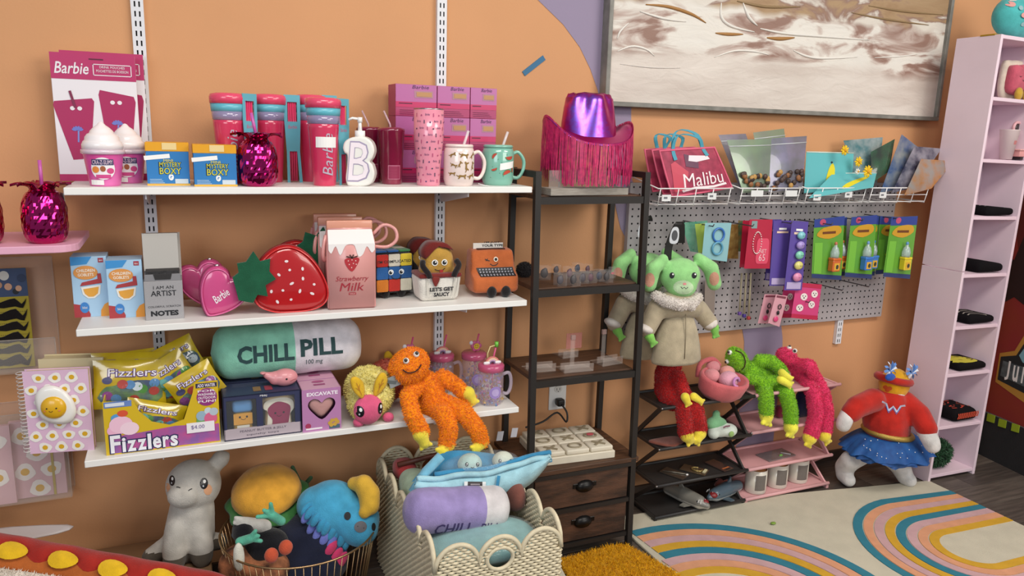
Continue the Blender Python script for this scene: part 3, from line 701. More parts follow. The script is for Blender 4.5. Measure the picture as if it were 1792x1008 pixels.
# dark red tumblers with lids
for px, Y, x, lb in ((647, -.10, 0, 'dark red see-through cup behind the white letter soap dispenser'), (685, -.18, 0, 'dark red see-through cup with a label panel, beside the pink patterned tumbler')):
    q = at(px, 270, Y); t = thing('red_tumbler', lb, 'cup', (q.x, Y, S1), 0, 'dark red see-through cups'); H = .162
    R = .038; MB().lathe([(0, 0), (R * .78, 0), (R * .8, .004), (R * 1.0, H * .92), (R * 1.03, H * .93), (R * 1.03, H * .97), (R * .7, H), (0, H)], mat('8c1740', r=.12, coat=1, h2='6d1030', vs=6), 24).build('cup', t)
    b = MB(); b.rect(-.018, .015, .018, .055, mat('c0708c', r=.5), None, .001); b.rect(-.016, .017, .016, .053, mat('8a2348'), None, .0016); cut(b, .012); wrap(b, lambda z: R * (.8 + .2 * z / (H * .92))).build('printed_panel', t)
    MB().tube([(0, 0, H * .9), (-.004, 0, H * 1.05), (-.022, 0, H * 1.28)], .0026, mat('e3c2cc', r=.15, alpha=.6), 8).build('straw', t)
# pink gift boxes: nine in a stack, three columns of three
zs = [S1, S1 + .098, S1 + .196, S1 + .288]
k = 0
for ci, (x0, x1, cn) in enumerate(((692, 764, 'left'), (764.6, 821.5, 'middle'), (822, 868, 'right'))):
    for ri, rn in enumerate(('bottom', 'centre', 'top')):
        Y = -.125; a, c = at(x0, 240, Y).x, at(x1, 240, Y).x; W = c - a; H = zs[ri + 1] - zs[ri]
        t = thing('pink_gift_box', 'pink and mauve cardboard box, %s of the %s column of the stack' % (rn, cn), 'box', ((a + c) / 2, Y, zs[ri]), 0, 'stacked pink and mauve boxes')
        MB().box(-W / 2 + .0006, 0, 0, W / 2 - .0006, .085, H - .0006, mat('a93a68', r=.4), .0008, 1).build('carton', t)
        b = MB(); F0 = front(0, 0, 0); b.rect(-W / 2 + .001, H * .45, W / 2 - .001, H - .001, mat('b5649c', r=.35), F0, OFF)
        b.rect(-W / 2 + .001, H * .28, W / 2 - .001, H * .45, mat('c02a62', r=.35), F0, OFF)
        b.text('Barbie', -W * .1, H * .86, W * .3, H * .97, mat('4a2352'), F0, OFF * 2, shear=.2); b.rect(-W * .05, H * .58, W * .40, H * .80, mat('b08090'), F0, OFF * 2); b.rect(0, H * .62, W * .37, H * .76, mat('b98a5e'), F0, OFF * 3)
        b.rect(-W * .42, H * .38, -W * .1, H * .41, mat('5a1a3c'), F0, OFF * 2)
        for j in range(3): b.rect(-W * .4, H * (.06 + .06 * j), W * (.3 - .06 * j), H * (.075 + .06 * j), mat('7f2450'), F0, OFF * 2)
        b.build('printed_front', t)
# pink patterned tumbler
Y = -.235; q = at(750, 260, Y); H = at(750, 190, Y).z - S1; t = thing('patterned_tumbler', 'tall pink tumbler with tiny printed words and a steel rim', 'tumbler', (q.x, Y, S1)); R = .043
MB().lathe([(0, 0), (R * .74, 0), (R * .78, .004), (R * .83, H * .3), (R * 1.0, H * .62), (R * 1.0, H * .985)], mat('e58fa4', r=.25, coat=.6), 32).build('body', t)
MB().lathe([(R * 1.0, H * .985), (R * 1.01, H * .99), (R * 1.0, H), (R * .9, H), (R * .88, H * .96), (0, H * .96)], mat('b9b4b6', r=.2, m=1), 32).build('steel_rim', t)
b = MB(); R2 = random.Random(4); dk = [mat('55386b'), mat('b84a78'), mat('3e3a55')]
for i in range(11):
    for j in range(-3, 4):
        z = H * (.06 + .085 * i); x = j * .017 + (.008 if i % 2 else 0)
        if (i + j) % 3 == 0: b.text('Barbie', x - .006, z, x + .007, z + .0055, dk[0], None, .0008, shear=.2)
        elif (i + j) % 3 == 1: b.rect(x - .001, z - .004, x + .0015, z + .006, dk[1 + i % 2], None, .0008)
        else: b.disc(x, z, .0025, .0022, dk[i % 3], None, .0008, 8)
wrap(b, lambda z: R * (.79 + .12 * z / H if z < H * .3 else min(1.0, .83 + .17 * (z / H - .3) / .32)) + .0006).build('printed_pattern', t)
# mugs with lids and straws
def mug(px, Y, x0, x1, top, label, body, motif, grp='lidded mugs with straws'):
    q = at(px, 290, Y); H = at(px, top, Y).z - S1; R = (at(x1, 290, Y).x - at(x0, 290, Y).x) / 2
    t = thing('lidded_mug', label, 'mug', (q.x, Y, S1), 0, grp); m = mat(body, r=.2, coat=.7)
    MB().lathe([(0, 0), (R * .84, 0), (R * .9, .004), (R, H * .16), (R, H * .80), (R * .93, H * .90), (R * .84, H * .93)], m, 32).build('body', t)
    MB().lathe([(R * .82, H * .92), (R * .93, H * .93), (R * .93, H * .975), (R * .85, H), (0, H)], m, 28).build('lid', t)
    MB().cyl((R * .25, 0, H * .9), (R * .62, 0, H * 1.32), .0042, mat('f0e6e8', r=.15, alpha=.6), 10).build('straw', t)
    P = smooth([(R * .93, 0, H * .76), (R * 1.35, 0, H * .82), (R * 1.75, 0, H * .62), (R * 1.72, 0, H * .36), (R * 1.4, 0, H * .18), (R * .93, 0, H * .2)], 5, False)
    MB().tube(P, .0055, m, 10).build('handle', t)
    b = MB(); motif(b, R, H); cut(b, .012); wrap(b, lambda z: R + .0005).build('printed_motif', t)
    return t
def leop(b, R, H):
    g = mat('8d6a2c', r=.4)
    body = [(-.011, .0), (-.006, .004), (.004, .003), (.010, .006), (.012, .003), (.009, .0), (.010, -.006), (.007, -.006), (.005, -.001), (-.003, -.001), (-.007, -.006), (-.010, -.006), (-.008, -.001), (-.014, .004), (-.015, .003)]
    for i, (x, z, s, a) in enumerate([(-.034, .75, .9, 20), (0, .74, 1.15, -8), (.03, .74, .9, 40), (-.03, .5, .9, -20), (-.012, .53, .8, 60), (.008, .48, 1.2, 90), (.032, .5, 1, 75), (-.035, .3, .9, 0), (-.006, .24, 1.15, 0), (.026, .25, 1.1, 15)]):
        c, d = math.cos(math.radians(a)), math.sin(math.radians(a)); b.flat([(x + s * (u * c - v * d), z * H + s * (u * d + v * c)) for u, v in body], g, None, .0006)
def melon(b, R, H):
    for x, z, s, a in ((-.028, .72, .9, 50), (.018, .72, 1.2, 185), (-.03, .42, .8, 200), (.012, .3, 1.3, 20), (.036, .4, .8, 90)):
        c, d = math.cos(math.radians(a)), math.sin(math.radians(a))
        for rr, m, o in ((.0125, mat('3f8f5c'), .0004), (.0108, mat('b8402f'), .0008)):
            P = [(rr * s * math.cos(math.pi * k / 10), rr * s * .75 * math.sin(math.pi * k / 10)) for k in range(11)]
            b.flat([(x + u * c - v * d, z * H + u * d + v * c) for u, v in P], m, None, o)
    for k in range(16): b.disc(-.04 + .0055 * k, H * (.2 + .6 * ((k * 7 % 16) / 16)), .0009, .0014, mat('2f5548'), None, .0006, 6)
    P = [(-.013, .0), (.036, .008), (.038, .028), (-.012, .02)]; b.flat([(x, z + H * .38) for x, z in P], WHITE, None, .0012)
mug(803, -.245, 777, 828, 252, 'cream lidded mug printed with running leopards', 'ecd9d2', leop)
mug(871, -.215, 847, 899, 253, 'mint green lidded mug printed with watermelon slices', '7fb9a6', melon)
a = at(843, 316, -.28); b = MB(); b.box(-.016, -.004, 0, .016, .004, .0012, WHITE, T=RZ(-18) @ RY(12)); o = b.build('price_tag'); o.location = (a.x + .004, -.285, S1 + .004); tag(o, 'small white price tag lying at the front of the top shelf by the mugs', 'price tag')
# ================================================================ MIDDLE SHELF
def sit(px, py, z): return atz(px, py, z)
# goblet boxes
for i, (rect, Y, lb) in enumerate((((126, 449, 189, 549), -.165, 'left light blue goblet box, partly behind another'), ((188, 455, 251, 557), -.20, 'right light blue goblet box, beside the silver note box'))):
    t, W, H = carton('goblet_box', lb, 'box', rect, Y, .075, mat('a9cbe6', r=.45), 'light blue goblet boxes', z=S2)
    b = MB(); F0 = front(0, 0, 0); k = OFF
    b.flat([(-W / 2, H * .86), (-W * .05, H * .88), (W * .1, H), (-W / 2, H)], mat('3d8fce'), F0, k); b.rect(W * .27, H * .9, W * .42, H * .975, mat('a23344'), F0, k); b.text('6m', W * .3, H * .92, W * .39, H * .955, WHITE, F0, 2 * k)
    b.disc(-W * .1, H * .74, W * .34, H * .115, mat('d8934c'), F0, k * 2); b.text('CHILDREN', -W * .35, H * .75, W * .17, H * .80, mat('f4ead8'), F0, k * 3, bold=.02); b.text('GOBLETS', -W * .32, H * .68, W * .12, H * .73, mat('f4ead8'), F0, k * 3, bold=.02)
    b.flat([(-W * .28, H * .52), (W * .34, H * .56), (W * .32, H * .72), (W * .22, H * .72), (W * .22, H * .63), (-W * .22, H * .58)], mat('a8393e'), F0, k * 2)
    b.flat([(-W * .26, H * .5), (W * .3, H * .53), (W * .26, H * .38), (W * .1, H * .31), (-W * .08, H * .31), (-W * .22, H * .38)], mat('e9e6df'), F0, k * 2)
    b.flat([(-W * .2, H * .47), (W * .24, H * .5), (W * .2, H * .39), (W * .08, H * .34), (-W * .06, H * .34), (-W * .16, H * .39)], mat('e2a23f'), F0, k * 3)
    b.flat([(-W / 2, 0), (-W * .06, 0)] + [(-W / 2 + W * .46 * math.cos(a), H * .23 * math.sin(a)) for a in (0.2, .5, .8, 1.1, 1.57)], mat('a8393e'), F0, k); b.disc(-W * .2, H * .16, W * .13, H * .09, mat('3b7fc4'), F0, 2 * k)
    b.flat([(W / 2, 0), (W / 2, H * .24), (W * .36, H * .2), (W * .25, H * .1), (W * .24, 0)], mat('e79a3c'), F0, k); b.text('360ml', -W * .27, H * .14, -W * .13, H * .18, WHITE, F0, 3 * k)
    b.build('printed_front', t)
# silver note box
t, W, H = carton('note_box', 'silver note box with its grey lid standing open, lettered NOTES', 'box', (253, 492, 321, 562), -.25, .085, mat('a9a6a8', r=.5, m=.25, var=.06, vs=400), z=S2)
MB().box(-W / 2 + .003, .002, H, W / 2 - .003, .083, H + .018, mat('8f8d90', r=.5, m=.3), .0005, 1).build('inner_tray', t)
MB().box(-W / 2 + .006, .004, H + .018, W / 2 - .006, .082, H + .026, mat('2c2a2b', r=.7, bump=.8, bs=150)).build('black_note_stack', t)
b = MB(); b.flat([(-W * .2, H + .004), (W * .2, H + .004), (W * .24, H + .0185), (-W * .24, H + .0185)], mat('2c2a2b', r=.8), front(0, .0015, 0), OFF); b.build('thumb_notch', t)
b = MB(); lm = mat('bab6b0', r=.6); b.box(-W / 2, .083, H, W / 2, .0855, H + .115, lm); b.box(-W / 2 + .003, .05, H + .113, W / 2 - .005, .0855, H + .115, lm); b.box(-W / 2 + .002, .046, H + .02, W / 2 - .006, .048, H + .118, lm, T=RX(0)); b.build('open_lid', t)
b = MB(); F0 = front(0, 0, 0)
for s, y0, y1, x, bo in (('I AM AN', .80, .88, .26, 0), ('ARTIST', .62, .76, .33, .01), ('COLORFUL SCRATCH', .32, .37, .42, 0), ('NOTES', .10, .24, .36, .05)): b.text(s, -W * x, H * y0, W * x, H * y1, INK, F0, OFF, bold=bo)
b.build('lettering', t)
# heart purses
HT = smooth([(0, .098), (.012, .108), (.032, .110), (.048, .098), (.053, .078), (.046, .05), (.028, .022), (.006, .002), (-.006, .002), (-.028, .022), (-.046, .05), (-.053, .078), (-.048, .098), (-.032, .110), (-.012, .108)], 3)
def heart(px, Y, rot, col, label, letter, s=.9):
    q = at(px, 520, Y); t = thing('heart_purse', label, 'purse', (q.x, Y, S2), 0, 'pink heart purses')
    c, d = math.cos(math.radians(rot)), math.sin(math.radians(rot)); P = [(s * (x * c - (y - .055) * d), s * (x * d + (y - .055) * c)) for x, y in HT]; zz = -min(p[1] for p in P)
    F0 = front(0, 0, zz); o = MB().puff(P, .055, mat(col, r=.25, coat=.7), F0, ed=.62, rings=6, ex=.6).build('body', t)
    b = MB(); b.tube([F0 @ V((x * 1.005, y * 1.005, 0)) for x, y in P], .003, mat('8f2752', r=.4), 6, True); b.build('zip', t)
    b = MB(); b.tube([F0 @ V((x * .93, y * .93, .0225)) for x, y in P], .0022, mat('d66096', r=.2, coat=.8), 6, True); b.build('piping', t)
    b = MB(); top = max(P, key=lambda p: p[1]); R = F0 @ V((top[0], top[1] + .002, .004)); b.ell(R, (.006, .004, .004), mat('d8d0d4', r=.2, m=1), 8, 6); b.build('zip_pull', t)
    if letter:
        b = MB(); b.text('Barbie', -.022, -.011, .022, .011, mat('f4e6ee', r=.4), None, 0, shear=.25, bold=.012)
        stick(b, tree(o), F0 @ T3(0, .0, .1) @ RZ(34), .0012, .008).build('lettering', t)
heart(357, -.12, 15, 'b84377', 'rear pink heart purse, mostly hidden at left of another one', False, 1.15)
heart(386, -.232, -32, 'cf4d86', 'front pink heart purse with white lettering across it', True, 1.18)
# strawberry purses
SB = smooth([(-.062, .058), (-.055, .02), (-.03, .004), (.0, .0), (.045, .002), (.07, .015), (.075, .04), (.062, .075), (.04, .105), (.01, .123), (-.02, .118), (-.045, .095)], 4)
LF = [(-.030, -.018), (-.026, -.04), (-.004, -.046), (.004, -.032), (.02, -.036), (.017, -.016), (.034, -.006), (.024, .008), (.026, .03), (.010, .026), (.0, .044), (-.012, .026), (-.026, .024), (-.024, .008), (-.034, .0)]
def strawberry(px, Y, label, front_=True, s=1.5):
    q = at(px, 520, Y); t = thing('strawberry_purse', label, 'purse', (q.x, Y, S2), 0, 'red strawberry purses'); P = [(s * x, s * y) for x, y in SB]; F0 = front(0, 0, 0)
    o = MB().puff(P, .06, mat('b3191f', r=.22, coat=.8), F0, ed=.66, rings=6, ex=.6).build('body', t)
    b = MB(); cx, cy = .005, .05
    b.tube([F0 @ V((cx + (x - cx) * .97, cy + (y - cy) * .97, .024)) for x, y in P], .0024, mat('d02c2c', r=.2, coat=.8), 6, True); b.tube([F0 @ V((cx + (x - cx) * 1.0, cy + (y - cy) * 1.0, 0)) for x, y in P], .003, mat('7c1216', r=.4), 6, True); b.build('piping', t)
    if front_:
        for x, y in ((.0, .096), (.005, .08), (.028, .081), (-.014, .072), (.028, .063), (.008, .055), (.048, .051), (-.028, .042), (-.008, .043), (.022, .040), (.044, .034), (-.018, .022), (.006, .025)): b = MB(); b.disc(x * s, y * s, .0052 * (1 + .3 * math.sin(x * 900)), .0036, mat('e9d8da'), None, 0, 8, x * 60); stick(b, tree(o), F0 @ T3(0, 0, .1), .001, .01).build('seed', t)
        b = MB(); b.prism([(x * 1.62, y * 1.55) for x, y in LF], 0, .006, plush('1f5a3f'), T=front(-.085, -.034, .108) @ RZ(0)); b.build('felt_leaf', t)
    else:
        b = MB(); b.prism([(x * 1.6, y * 1.6) for x, y in LF], 0, .006, plush('1f5a3f'), T=front(.055, -.034, .160) @ RZ(130)); b.build('felt_leaf', t)
strawberry(517, -.12, 'rear red strawberry purse whose green leaf shows behind the milk bags', False, 1.45)
strawberry(501, -.238, 'front red strawberry purse with white seeds and a big green felt leaf', True)
# strawberry milk carton bags
def milk(px, Y, rz, label):
    q = at(px, 540, Y); t = thing('milk_carton_bag', label, 'bag', (q.x, Y, S2), rz, 'strawberry milk carton bags'); W, H, Dp = .134, .247, .085; h1 = .187
    pk = mat('dc9b97', r=.35, coat=.3); b = MB()
    vs = [(-W / 2, 0, 0), (W / 2, 0, 0), (W / 2, Dp, 0), (-W / 2, Dp, 0), (-W / 2, 0, h1), (W / 2, 0, h1), (W / 2, Dp, h1), (-W / 2, Dp, h1), (-W / 2 + .004, Dp / 2 - .008, H - .022), (W / 2 - .004, Dp / 2 - .008, H - .022), (W / 2 - .004, Dp / 2 + .008, H - .022), (-W / 2 + .004, Dp / 2 + .008, H - .022), (-W / 2 + .004, Dp / 2 - .008, H), (W / 2 - .004, Dp / 2 - .008, H), (W / 2 - .004, Dp / 2 + .008, H), (-W / 2 + .004, Dp / 2 + .008, H)]
    fs = [(3, 2, 1, 0)]
    for k in (0, 4, 8): fs += [(k, k + 1, k + 5, k + 4), (k + 1, k + 2, k + 6, k + 5), (k + 2, k + 3, k + 7, k + 6), (k + 3, k, k + 4, k + 7)]
    fs.append((12, 13, 14, 15)); bmm = bmesh.new(); vv = [bmm.verts.new(p) for p in vs]
    for f in fs: bmm.faces.new([vv[a] for a in f])
    bmesh.ops.bevel(bmm, geom=bmm.edges[:], offset=.004, segments=2, affect='EDGES'); b.bm(bmm, pk, True); b.build('body', t)
    Fs = front(0, -.0005, 0); b = MB()                    # white icing band with drips on the sloping front
    dr = [(-W / 2 + .003, h1 - .016), (-.056, h1 - .026), (-.044, h1 - .006), (-.032, h1 - .032), (-.018, h1 - .006), (-.004, h1 - .0015), (.008, h1 - .006), (.018, h1 - .036), (.031, h1 - .030), (.042, h1 - .008), (.055, h1 - .026), (W / 2 - .003, h1 - .018)]
    vs = []; fs = []; n = len(dr)
    sl = (Dp / 2 - .008) / (H - .022 - h1)
    for (x, y) in smooth(dr, 3, False): vs += [(x, -.0012, min(y, h1 - .001)), (x, -.0012 if y < h1 else -.0012, h1), (x * .96, (H - .024 - h1) * sl - .0015, H - .024)]
    for i in range(len(vs) // 3 - 1): fs += [(3 * i, 3 * i + 3, 3 * i + 4, 3 * i + 1), (3 * i + 1, 3 * i + 4, 3 * i + 5, 3 * i + 2)]
    b.add(vs, fs, mat('efe9e8', r=.35)); b.build('icing_print', t)
    MB().box(-W / 2 + .003, Dp / 2 - .0095, H - .026, W / 2 - .003, Dp / 2 + .0095, H + .001, mat('d8967f', r=.35, coat=.3), .003, 2).build('top_fold', t)
    b = MB(); re = mat('a02434')
    Fs = Fs @ T3(0, .024, 0) @ SCL(1.28, 1.28, 1)
    S = smooth([(0, .066), (.012, .082), (.016, .094), (.006, .098), (-.006, .097), (-.016, .092), (-.012, .078)], 3); b.flat(S, mat('b02a33'), Fs, .001)
    for x, y in ((-.008, .09), (0, .092), (.008, .09), (-.006, .082), (.003, .084), (.009, .082), (-.001, .075)): b.disc(x, y, .0012, .0015, mat('e9c9c0'), Fs, .0016, 6)
    for a in (30, 75, 110, 150): b.line([(0, .096), (.014 * math.cos(math.radians(a)), .096 + .008 * math.sin(math.radians(a)))], .003, mat('5a3a36'), Fs, .0018)
    b.text('Strawberry', -.036, .042, .036, .056, re, Fs, .001, shear=.3); b.text('Milk', -.028, .023, .026, .041, re, Fs, .001, shear=.2); b.rect(-.008, .014, .008, .019, re, Fs, .001); b.text('500ml', -.006, .0155, .006, .0178, mat('e9c9c0'), Fs, .0016)
    b.build('printed_front', t)
    for sg in (-1, 1):
        P = smooth([(sg * W / 2, Dp * .5, h1 + .02), (sg * (W / 2 + .03), Dp * .5, h1 + .046), (sg * (W / 2 + .062), Dp * .45, h1 + .034), (sg * (W / 2 + .066), Dp * .4, h1 + .004), (sg * (W / 2 + .04), Dp * .4, h1 - .016), (sg * W / 2, Dp * .45, h1 - .014)], 4, False) if sg > 0 else smooth([(sg * W / 2, .03, h1 + .02), (sg * (W / 2 + .006), .02, h1), (sg * (W / 2 + .01), .018, h1 - .03), (sg * (W / 2 + .006), .03, h1 - .05), (sg * W / 2, .04, h1 - .04)], 4, False)
        MB().tube(P, .0052, pk, 8).build('strap', t)
    return t
ml = milk(617, -.27, -3, 'front strawberry milk carton bag with the whole printed face showing')
dup(ml, (at(601, 540, -.182).x, -.182, S2), -3, 'middle strawberry milk carton bag of the three standing in a row')
dup(ml, (at(592, 540, -.094).x, -.094, S2), -3, 'rearmost strawberry milk carton bag of the three standing in a row')
# feet for the small square plushes
def foot(t, x, y, s=1.0, name='foot'):
    b = MB(); b.ell((x, y, .011 * s), (.0095 * s, .012 * s, .011 * s), plush('1f1c1d'), 12, 8); b.build(name, t)
def face_eye(b, x, y, r, o=0.0, look=(0, 0)):
    b.disc(x, y, r, r, mat('f3efe6'), None, o); b.disc(x, y, r * .7, r * .7, INK, None, o + .0005, 14); b.disc(x + r * .2, y + r * .25, r * .25, r * .25, mat('f3efe6'), None, o + .001, 8)
# patchwork cube plush
q = at(690, 520, -.165); t = thing('cube_plush', 'patchwork cube plush with a smiling face, between the milk bag and the sauce plush', 'plush toy', (q.x, -.165, S2), 8); t.scale = (1.3,) * 3
W = .098; Z0 = .012; cols = [['b8322c', 'cfcabb', 'd1b93a'], ['2d5f9e', '2d5f9e', '2a558c'], ['cd7a2e', 'b8322c', 'c9c6b4']]
bmm = bmesh.new(); bmesh.ops.create_cube(bmm, size=W); bmesh.ops.bevel(bmm, geom=bmm.edges[:], offset=.008, segments=3, affect='EDGES')
b = MB(); b.bm(bmm, plush('27272c'), True, T3(0, W / 2, W / 2 + Z0)); b.build('body', t)
for side, F0 in (('f', front(0, 0, Z0)), ('t', T3(0, 0, Z0 + W))):
    for r in range(3):
        for c in range(3):
            cc = cols[r][c] if side == 'f' else ['3c7a4c', 'cfcabb', '3c7a4c', '2d5f9e', '3c7a4c', 'cfcabb', '2d5f9e', '2d5f9e', '3c7a4c'][r * 3 + c]
            g = W * .29; x = (c - 1) * W * .3; y = (W / 2 + (1 - r) * W * .3) if side == 'f' else W / 2 + (1 - r) * W * .3
            P = rrect(x - g / 2, y - g / 2, x + g / 2, y + g / 2, .003, 3); MB().prism(P, -.002, .0025, plush(cc), F0, bev=.0012).build('colour_patch', t)
b = MB(); F0 = front(0, -.0028, Z0); b.text("I'M COMPLICATED", -W * .42, W * .74, W * .42, W * .81, INK, F0, 0, bold=.02)
for sg in (-1, 1): b.disc(sg * .013 + .004, W * .52, .0065, .0065, mat('dfe6e8'), F0, 0); b.disc(sg * .013 + .003, W * .51, .004, .004, INK, F0, .0006); b.disc(sg * .013 + .005, W * .535, .0015, .0015, WHITE, F0, .001, 8)
b.line([(.004 + .012 * math.cos(a), W * .43 + .008 * math.sin(a)) for a in [math.pi * (1 + k / 8) for k in range(9)]], .0018, INK, F0, .0006); b.build('stitched_face', t)
for x in (-.018, .022): foot(t, x, .012, 1.1)
# sauce plushes
def sauce(px, Y, label, rz=0, s=1.0):
    q = at(px, 525, Y); t = thing('sauce_plush', label, 'plush toy', (q.x, Y, S2), rz, 'nugget in sauce plushes'); t.scale = (1.24,) * 3
    bw = plush('e4dfd6'); b = MB(); b.box(-.056 * s, .0, 0, .056 * s, .075 * s, .066 * s, bw, .014 * s, 4)
    for i, v in enumerate(b.v):
        k = .86 + .14 * v[2] / (.066 * s); b.v[i] = (v[0] * k, .0375 * s + (v[1] - .0375 * s) * k, v[2])
    b.build('tub', t)
    b = MB(); F0 = front(0, -.001, 0)
    for x in (-.035, .035, .046): b.line([(x * .9 * s, .012 * s), (x * s, .058 * s)], .004 * s, mat('c9c4ba'), F0, 0)
    b.text("LET'S GET", -.028 * s, .026 * s, .032 * s, .036 * s, INK, F0, .001, bold=.05); b.text('SAUCY', -.018 * s, .013 * s, .022 * s, .023 * s, INK, F0, .001, bold=.05); b.build('lettering', t)
    sc = plush('7f2f2b'); b = MB(); b.box(-.054 * s, -.003, .058 * s, .054 * s, .072 * s, .069 * s, sc, .005 * s, 3); b.build('sauce_rim', t)
    b = MB(); b.puff(smooth([(-.022 * s, .06 * s), (-.019 * s, .045 * s), (-.014 * s, .038 * s), (-.008 * s, .045 * s), (-.004 * s, .06 * s)], 3), .008, sc, front(0, -.003, 0)); b.build('sauce_drip', t)
    N = smooth([(-.036, .06), (-.038, .09), (-.034, .118), (-.018, .136), (.0, .135), (.018, .131), (.034, .116), (.04, .085), (.038, .06)], 4); o = MB().puff([(x * s, y * s) for x, y in N], .05 * s, plush('bd9243'), front(0, .035 * s, 0), ed=.5).build('nugget', t)
    C = smooth([(-.037, .104), (-.039, .122), (-.022, .141), (.0, .142), (.02, .138), (.036, .122), (.024, .131), (.012, .127), (.0, .132), (-.012, .125), (-.022, .122), (-.029, .108)], 3); MB().puff([(x * s, y * s) for x, y in C], .05 * s, plush('6f2522'), front(0, .035 * s, 0), ed=.9, cen=(-.004 * s, .135 * s)).build('sauce_cap', t)
    b = MB()
    for x, y in ((-.012 * s, .094 * s), (.012 * s, .094 * s)): face_eye(b, x, y, .0078 * s)
    b.line([(-.012 * s, .078 * s), (-.004 * s, .074 * s), (.008 * s, .075 * s), (.014 * s, .08 * s)], .0018, INK, None, .0005); b.flat(smooth([(.0, .0755 * s), (.009 * s, .0755 * s), (.008 * s, .068 * s), (.004 * s, .067 * s)], 3), mat('b33a34'), None, .001)
    stick(b, tree(o), front(0, -.1, 0), .0015, .008).build('stitched_face', t)
    for sg in (-1, 1):
        b = MB(); b.tube(smooth([(sg * .042 * s, .01, .098 * s), (sg * .045 * s, -.002, .088 * s), (sg * .034 * s, -.008, .072 * s), (sg * .03 * s, -.008, .062 * s)], 3, False), .007 * s, plush('231d1e'), 8); b.build('arm', t)
sauce(747, -.115, 'rear nugget plush with a sauce cap, peeking from behind another', 0, .96)
sauce(771, -.245, 'front nugget plush sitting in a white tub lettered SAUCY', 0, 1.0)
# typewriter plush
q = at(866, 520, -.22); t = thing('typewriter_plush', 'orange typewriter plush with a paper sheet, black keys and little black feet', 'plush toy', (q.x, -.22, S2), -4); t.scale = (1.36,) * 3; OR = plush('c2683a'); Z0 = .010
sec = [(-.004, .0), (-.012, .018), (-.008, .034), (.012, .046), (.022, .085), (.034, .094), (.062, .094), (.07, .08), (.072, .02), (.064, .0)]
sec = smooth(sec, 3); n = len(sec); vs = []; fs = []
xs = [(-.054, .8), (-.052, .94), (-.046, 1), (0, 1.02), (.046, 1), (.052, .94), (.054, .8)]
for x, k in xs: vs += [(x * (1 if z < .05 else .94), .033 + (y - .033) * k, Z0 + .046 + (z - .046) * k) for y, z in sec]
for i in range(len(xs) - 1):
    for j in range(n): a = i * n + j; c = i * n + (j + 1) % n; fs.append((a, a + n, c + n, c))
fs.append(tuple(range(n))); fs.append(tuple(reversed([(len(xs) - 1) * n + j for j in range(n)])))
o = MB().add(vs, fs, OR, True).build('body', t)
MB().box(-.042, .04, Z0 + .09, .03, .043, Z0 + .108, mat('d9d3cc', r=.7), T=RX(0)).build('paper', t)
b = MB(); F0 = front(0, .0395, Z0); b.text("I'M JUST", -.016, .107, .022, .1115, INK, F0, 0, bold=.02); b.text('YOUR TYPE', -.022, .099, .03, .105, INK, F0, 0, bold=.03); b.build('lettering', t)
b = MB(); b.box(-.036, .03, Z0 + .088, .034, .058, Z0 + .0965, plush('4a2418'), .003, 2); b.build('carriage_slot', t)
b = MB(); b.disc(.006, .073, .0055, .0055, mat('f0e2d0')); b.disc(.006, .073, .0035, .0035, INK, None, .0006); b.line([(-.02, .074), (-.014, .071), (-.009, .07)], .0018, INK); b.line([(-.018, .07), (-.013, .075)], .0016, INK); b.line([(-.008, .063), (-.002, .059), (.006, .06), (.011, .065)], .0018, INK)
b.flat([(-.042, .055), (.046, .055), (.05, .037), (-.036, .037)], mat('26262a'), None, .0003)
for r in range(3):
    for k in range(11): b.disc(-.034 + .0075 * k + .001 * r, .051 - .0055 * r, .0023, .0018, mat('9a9aa2'), None, .0012, 6)
stick(b, tree(o), front(0, -.1, Z0), .0012, .008).build('face_and_keys', t)
for x in (-.012, .022): foot(t, x, -.012, 1.2)
# ================================================================ BOTTOM SHELF
PINKM = plush('e0708f')
def eye(b, x, y, rx, ry, o=0.0, tilt=0.0):
    b.disc(x, y, rx, ry, mat('17141a', r=.25), None, o, 16, tilt); b.disc(x + rx * .15, y + ry * .35, rx * .38, ry * .34, mat('f4f2ee'), None, o + .0006, 10); b.disc(x - rx * .2, y - ry * .45, rx * .2, ry * .18, mat('cfd4da'), None, o + .0006, 8)
def egg_print(b, x0, y0, x1, y1, T, s=.024, seed=2, base=None):
    R = random.Random(seed); s *= 1.3; wm, ym = mat('f0eae4', r=.5), mat('dba91f', r=.5); y = y0 + s * .4; row = 0
    if base: b.rect(x0, y0, x1, y1, base, T, .0005)
    while y < y1 - s * .3:
        x = x0 + s * (.45 if row % 2 else 1.0)
        while x < x1 - s * .25:
            p = R.random() * 6; P = [(x + s * .44 * math.cos(a) * (1 + .14 * math.sin(3 * a + p)), y + s * .4 * math.sin(a) * (1 + .14 * math.cos(2 * a + p))) for a in [2 * math.pi * k / 14 for k in range(14)]]
            P = [(min(max(u, x0), x1), min(max(v, y0), y1)) for u, v in P]
            b.flat(P, wm, T, .001); b.disc(x, y, s * .19, s * .19, ym, T, .0014, 12); x += s * 1.12
        y += s * .92; row += 1
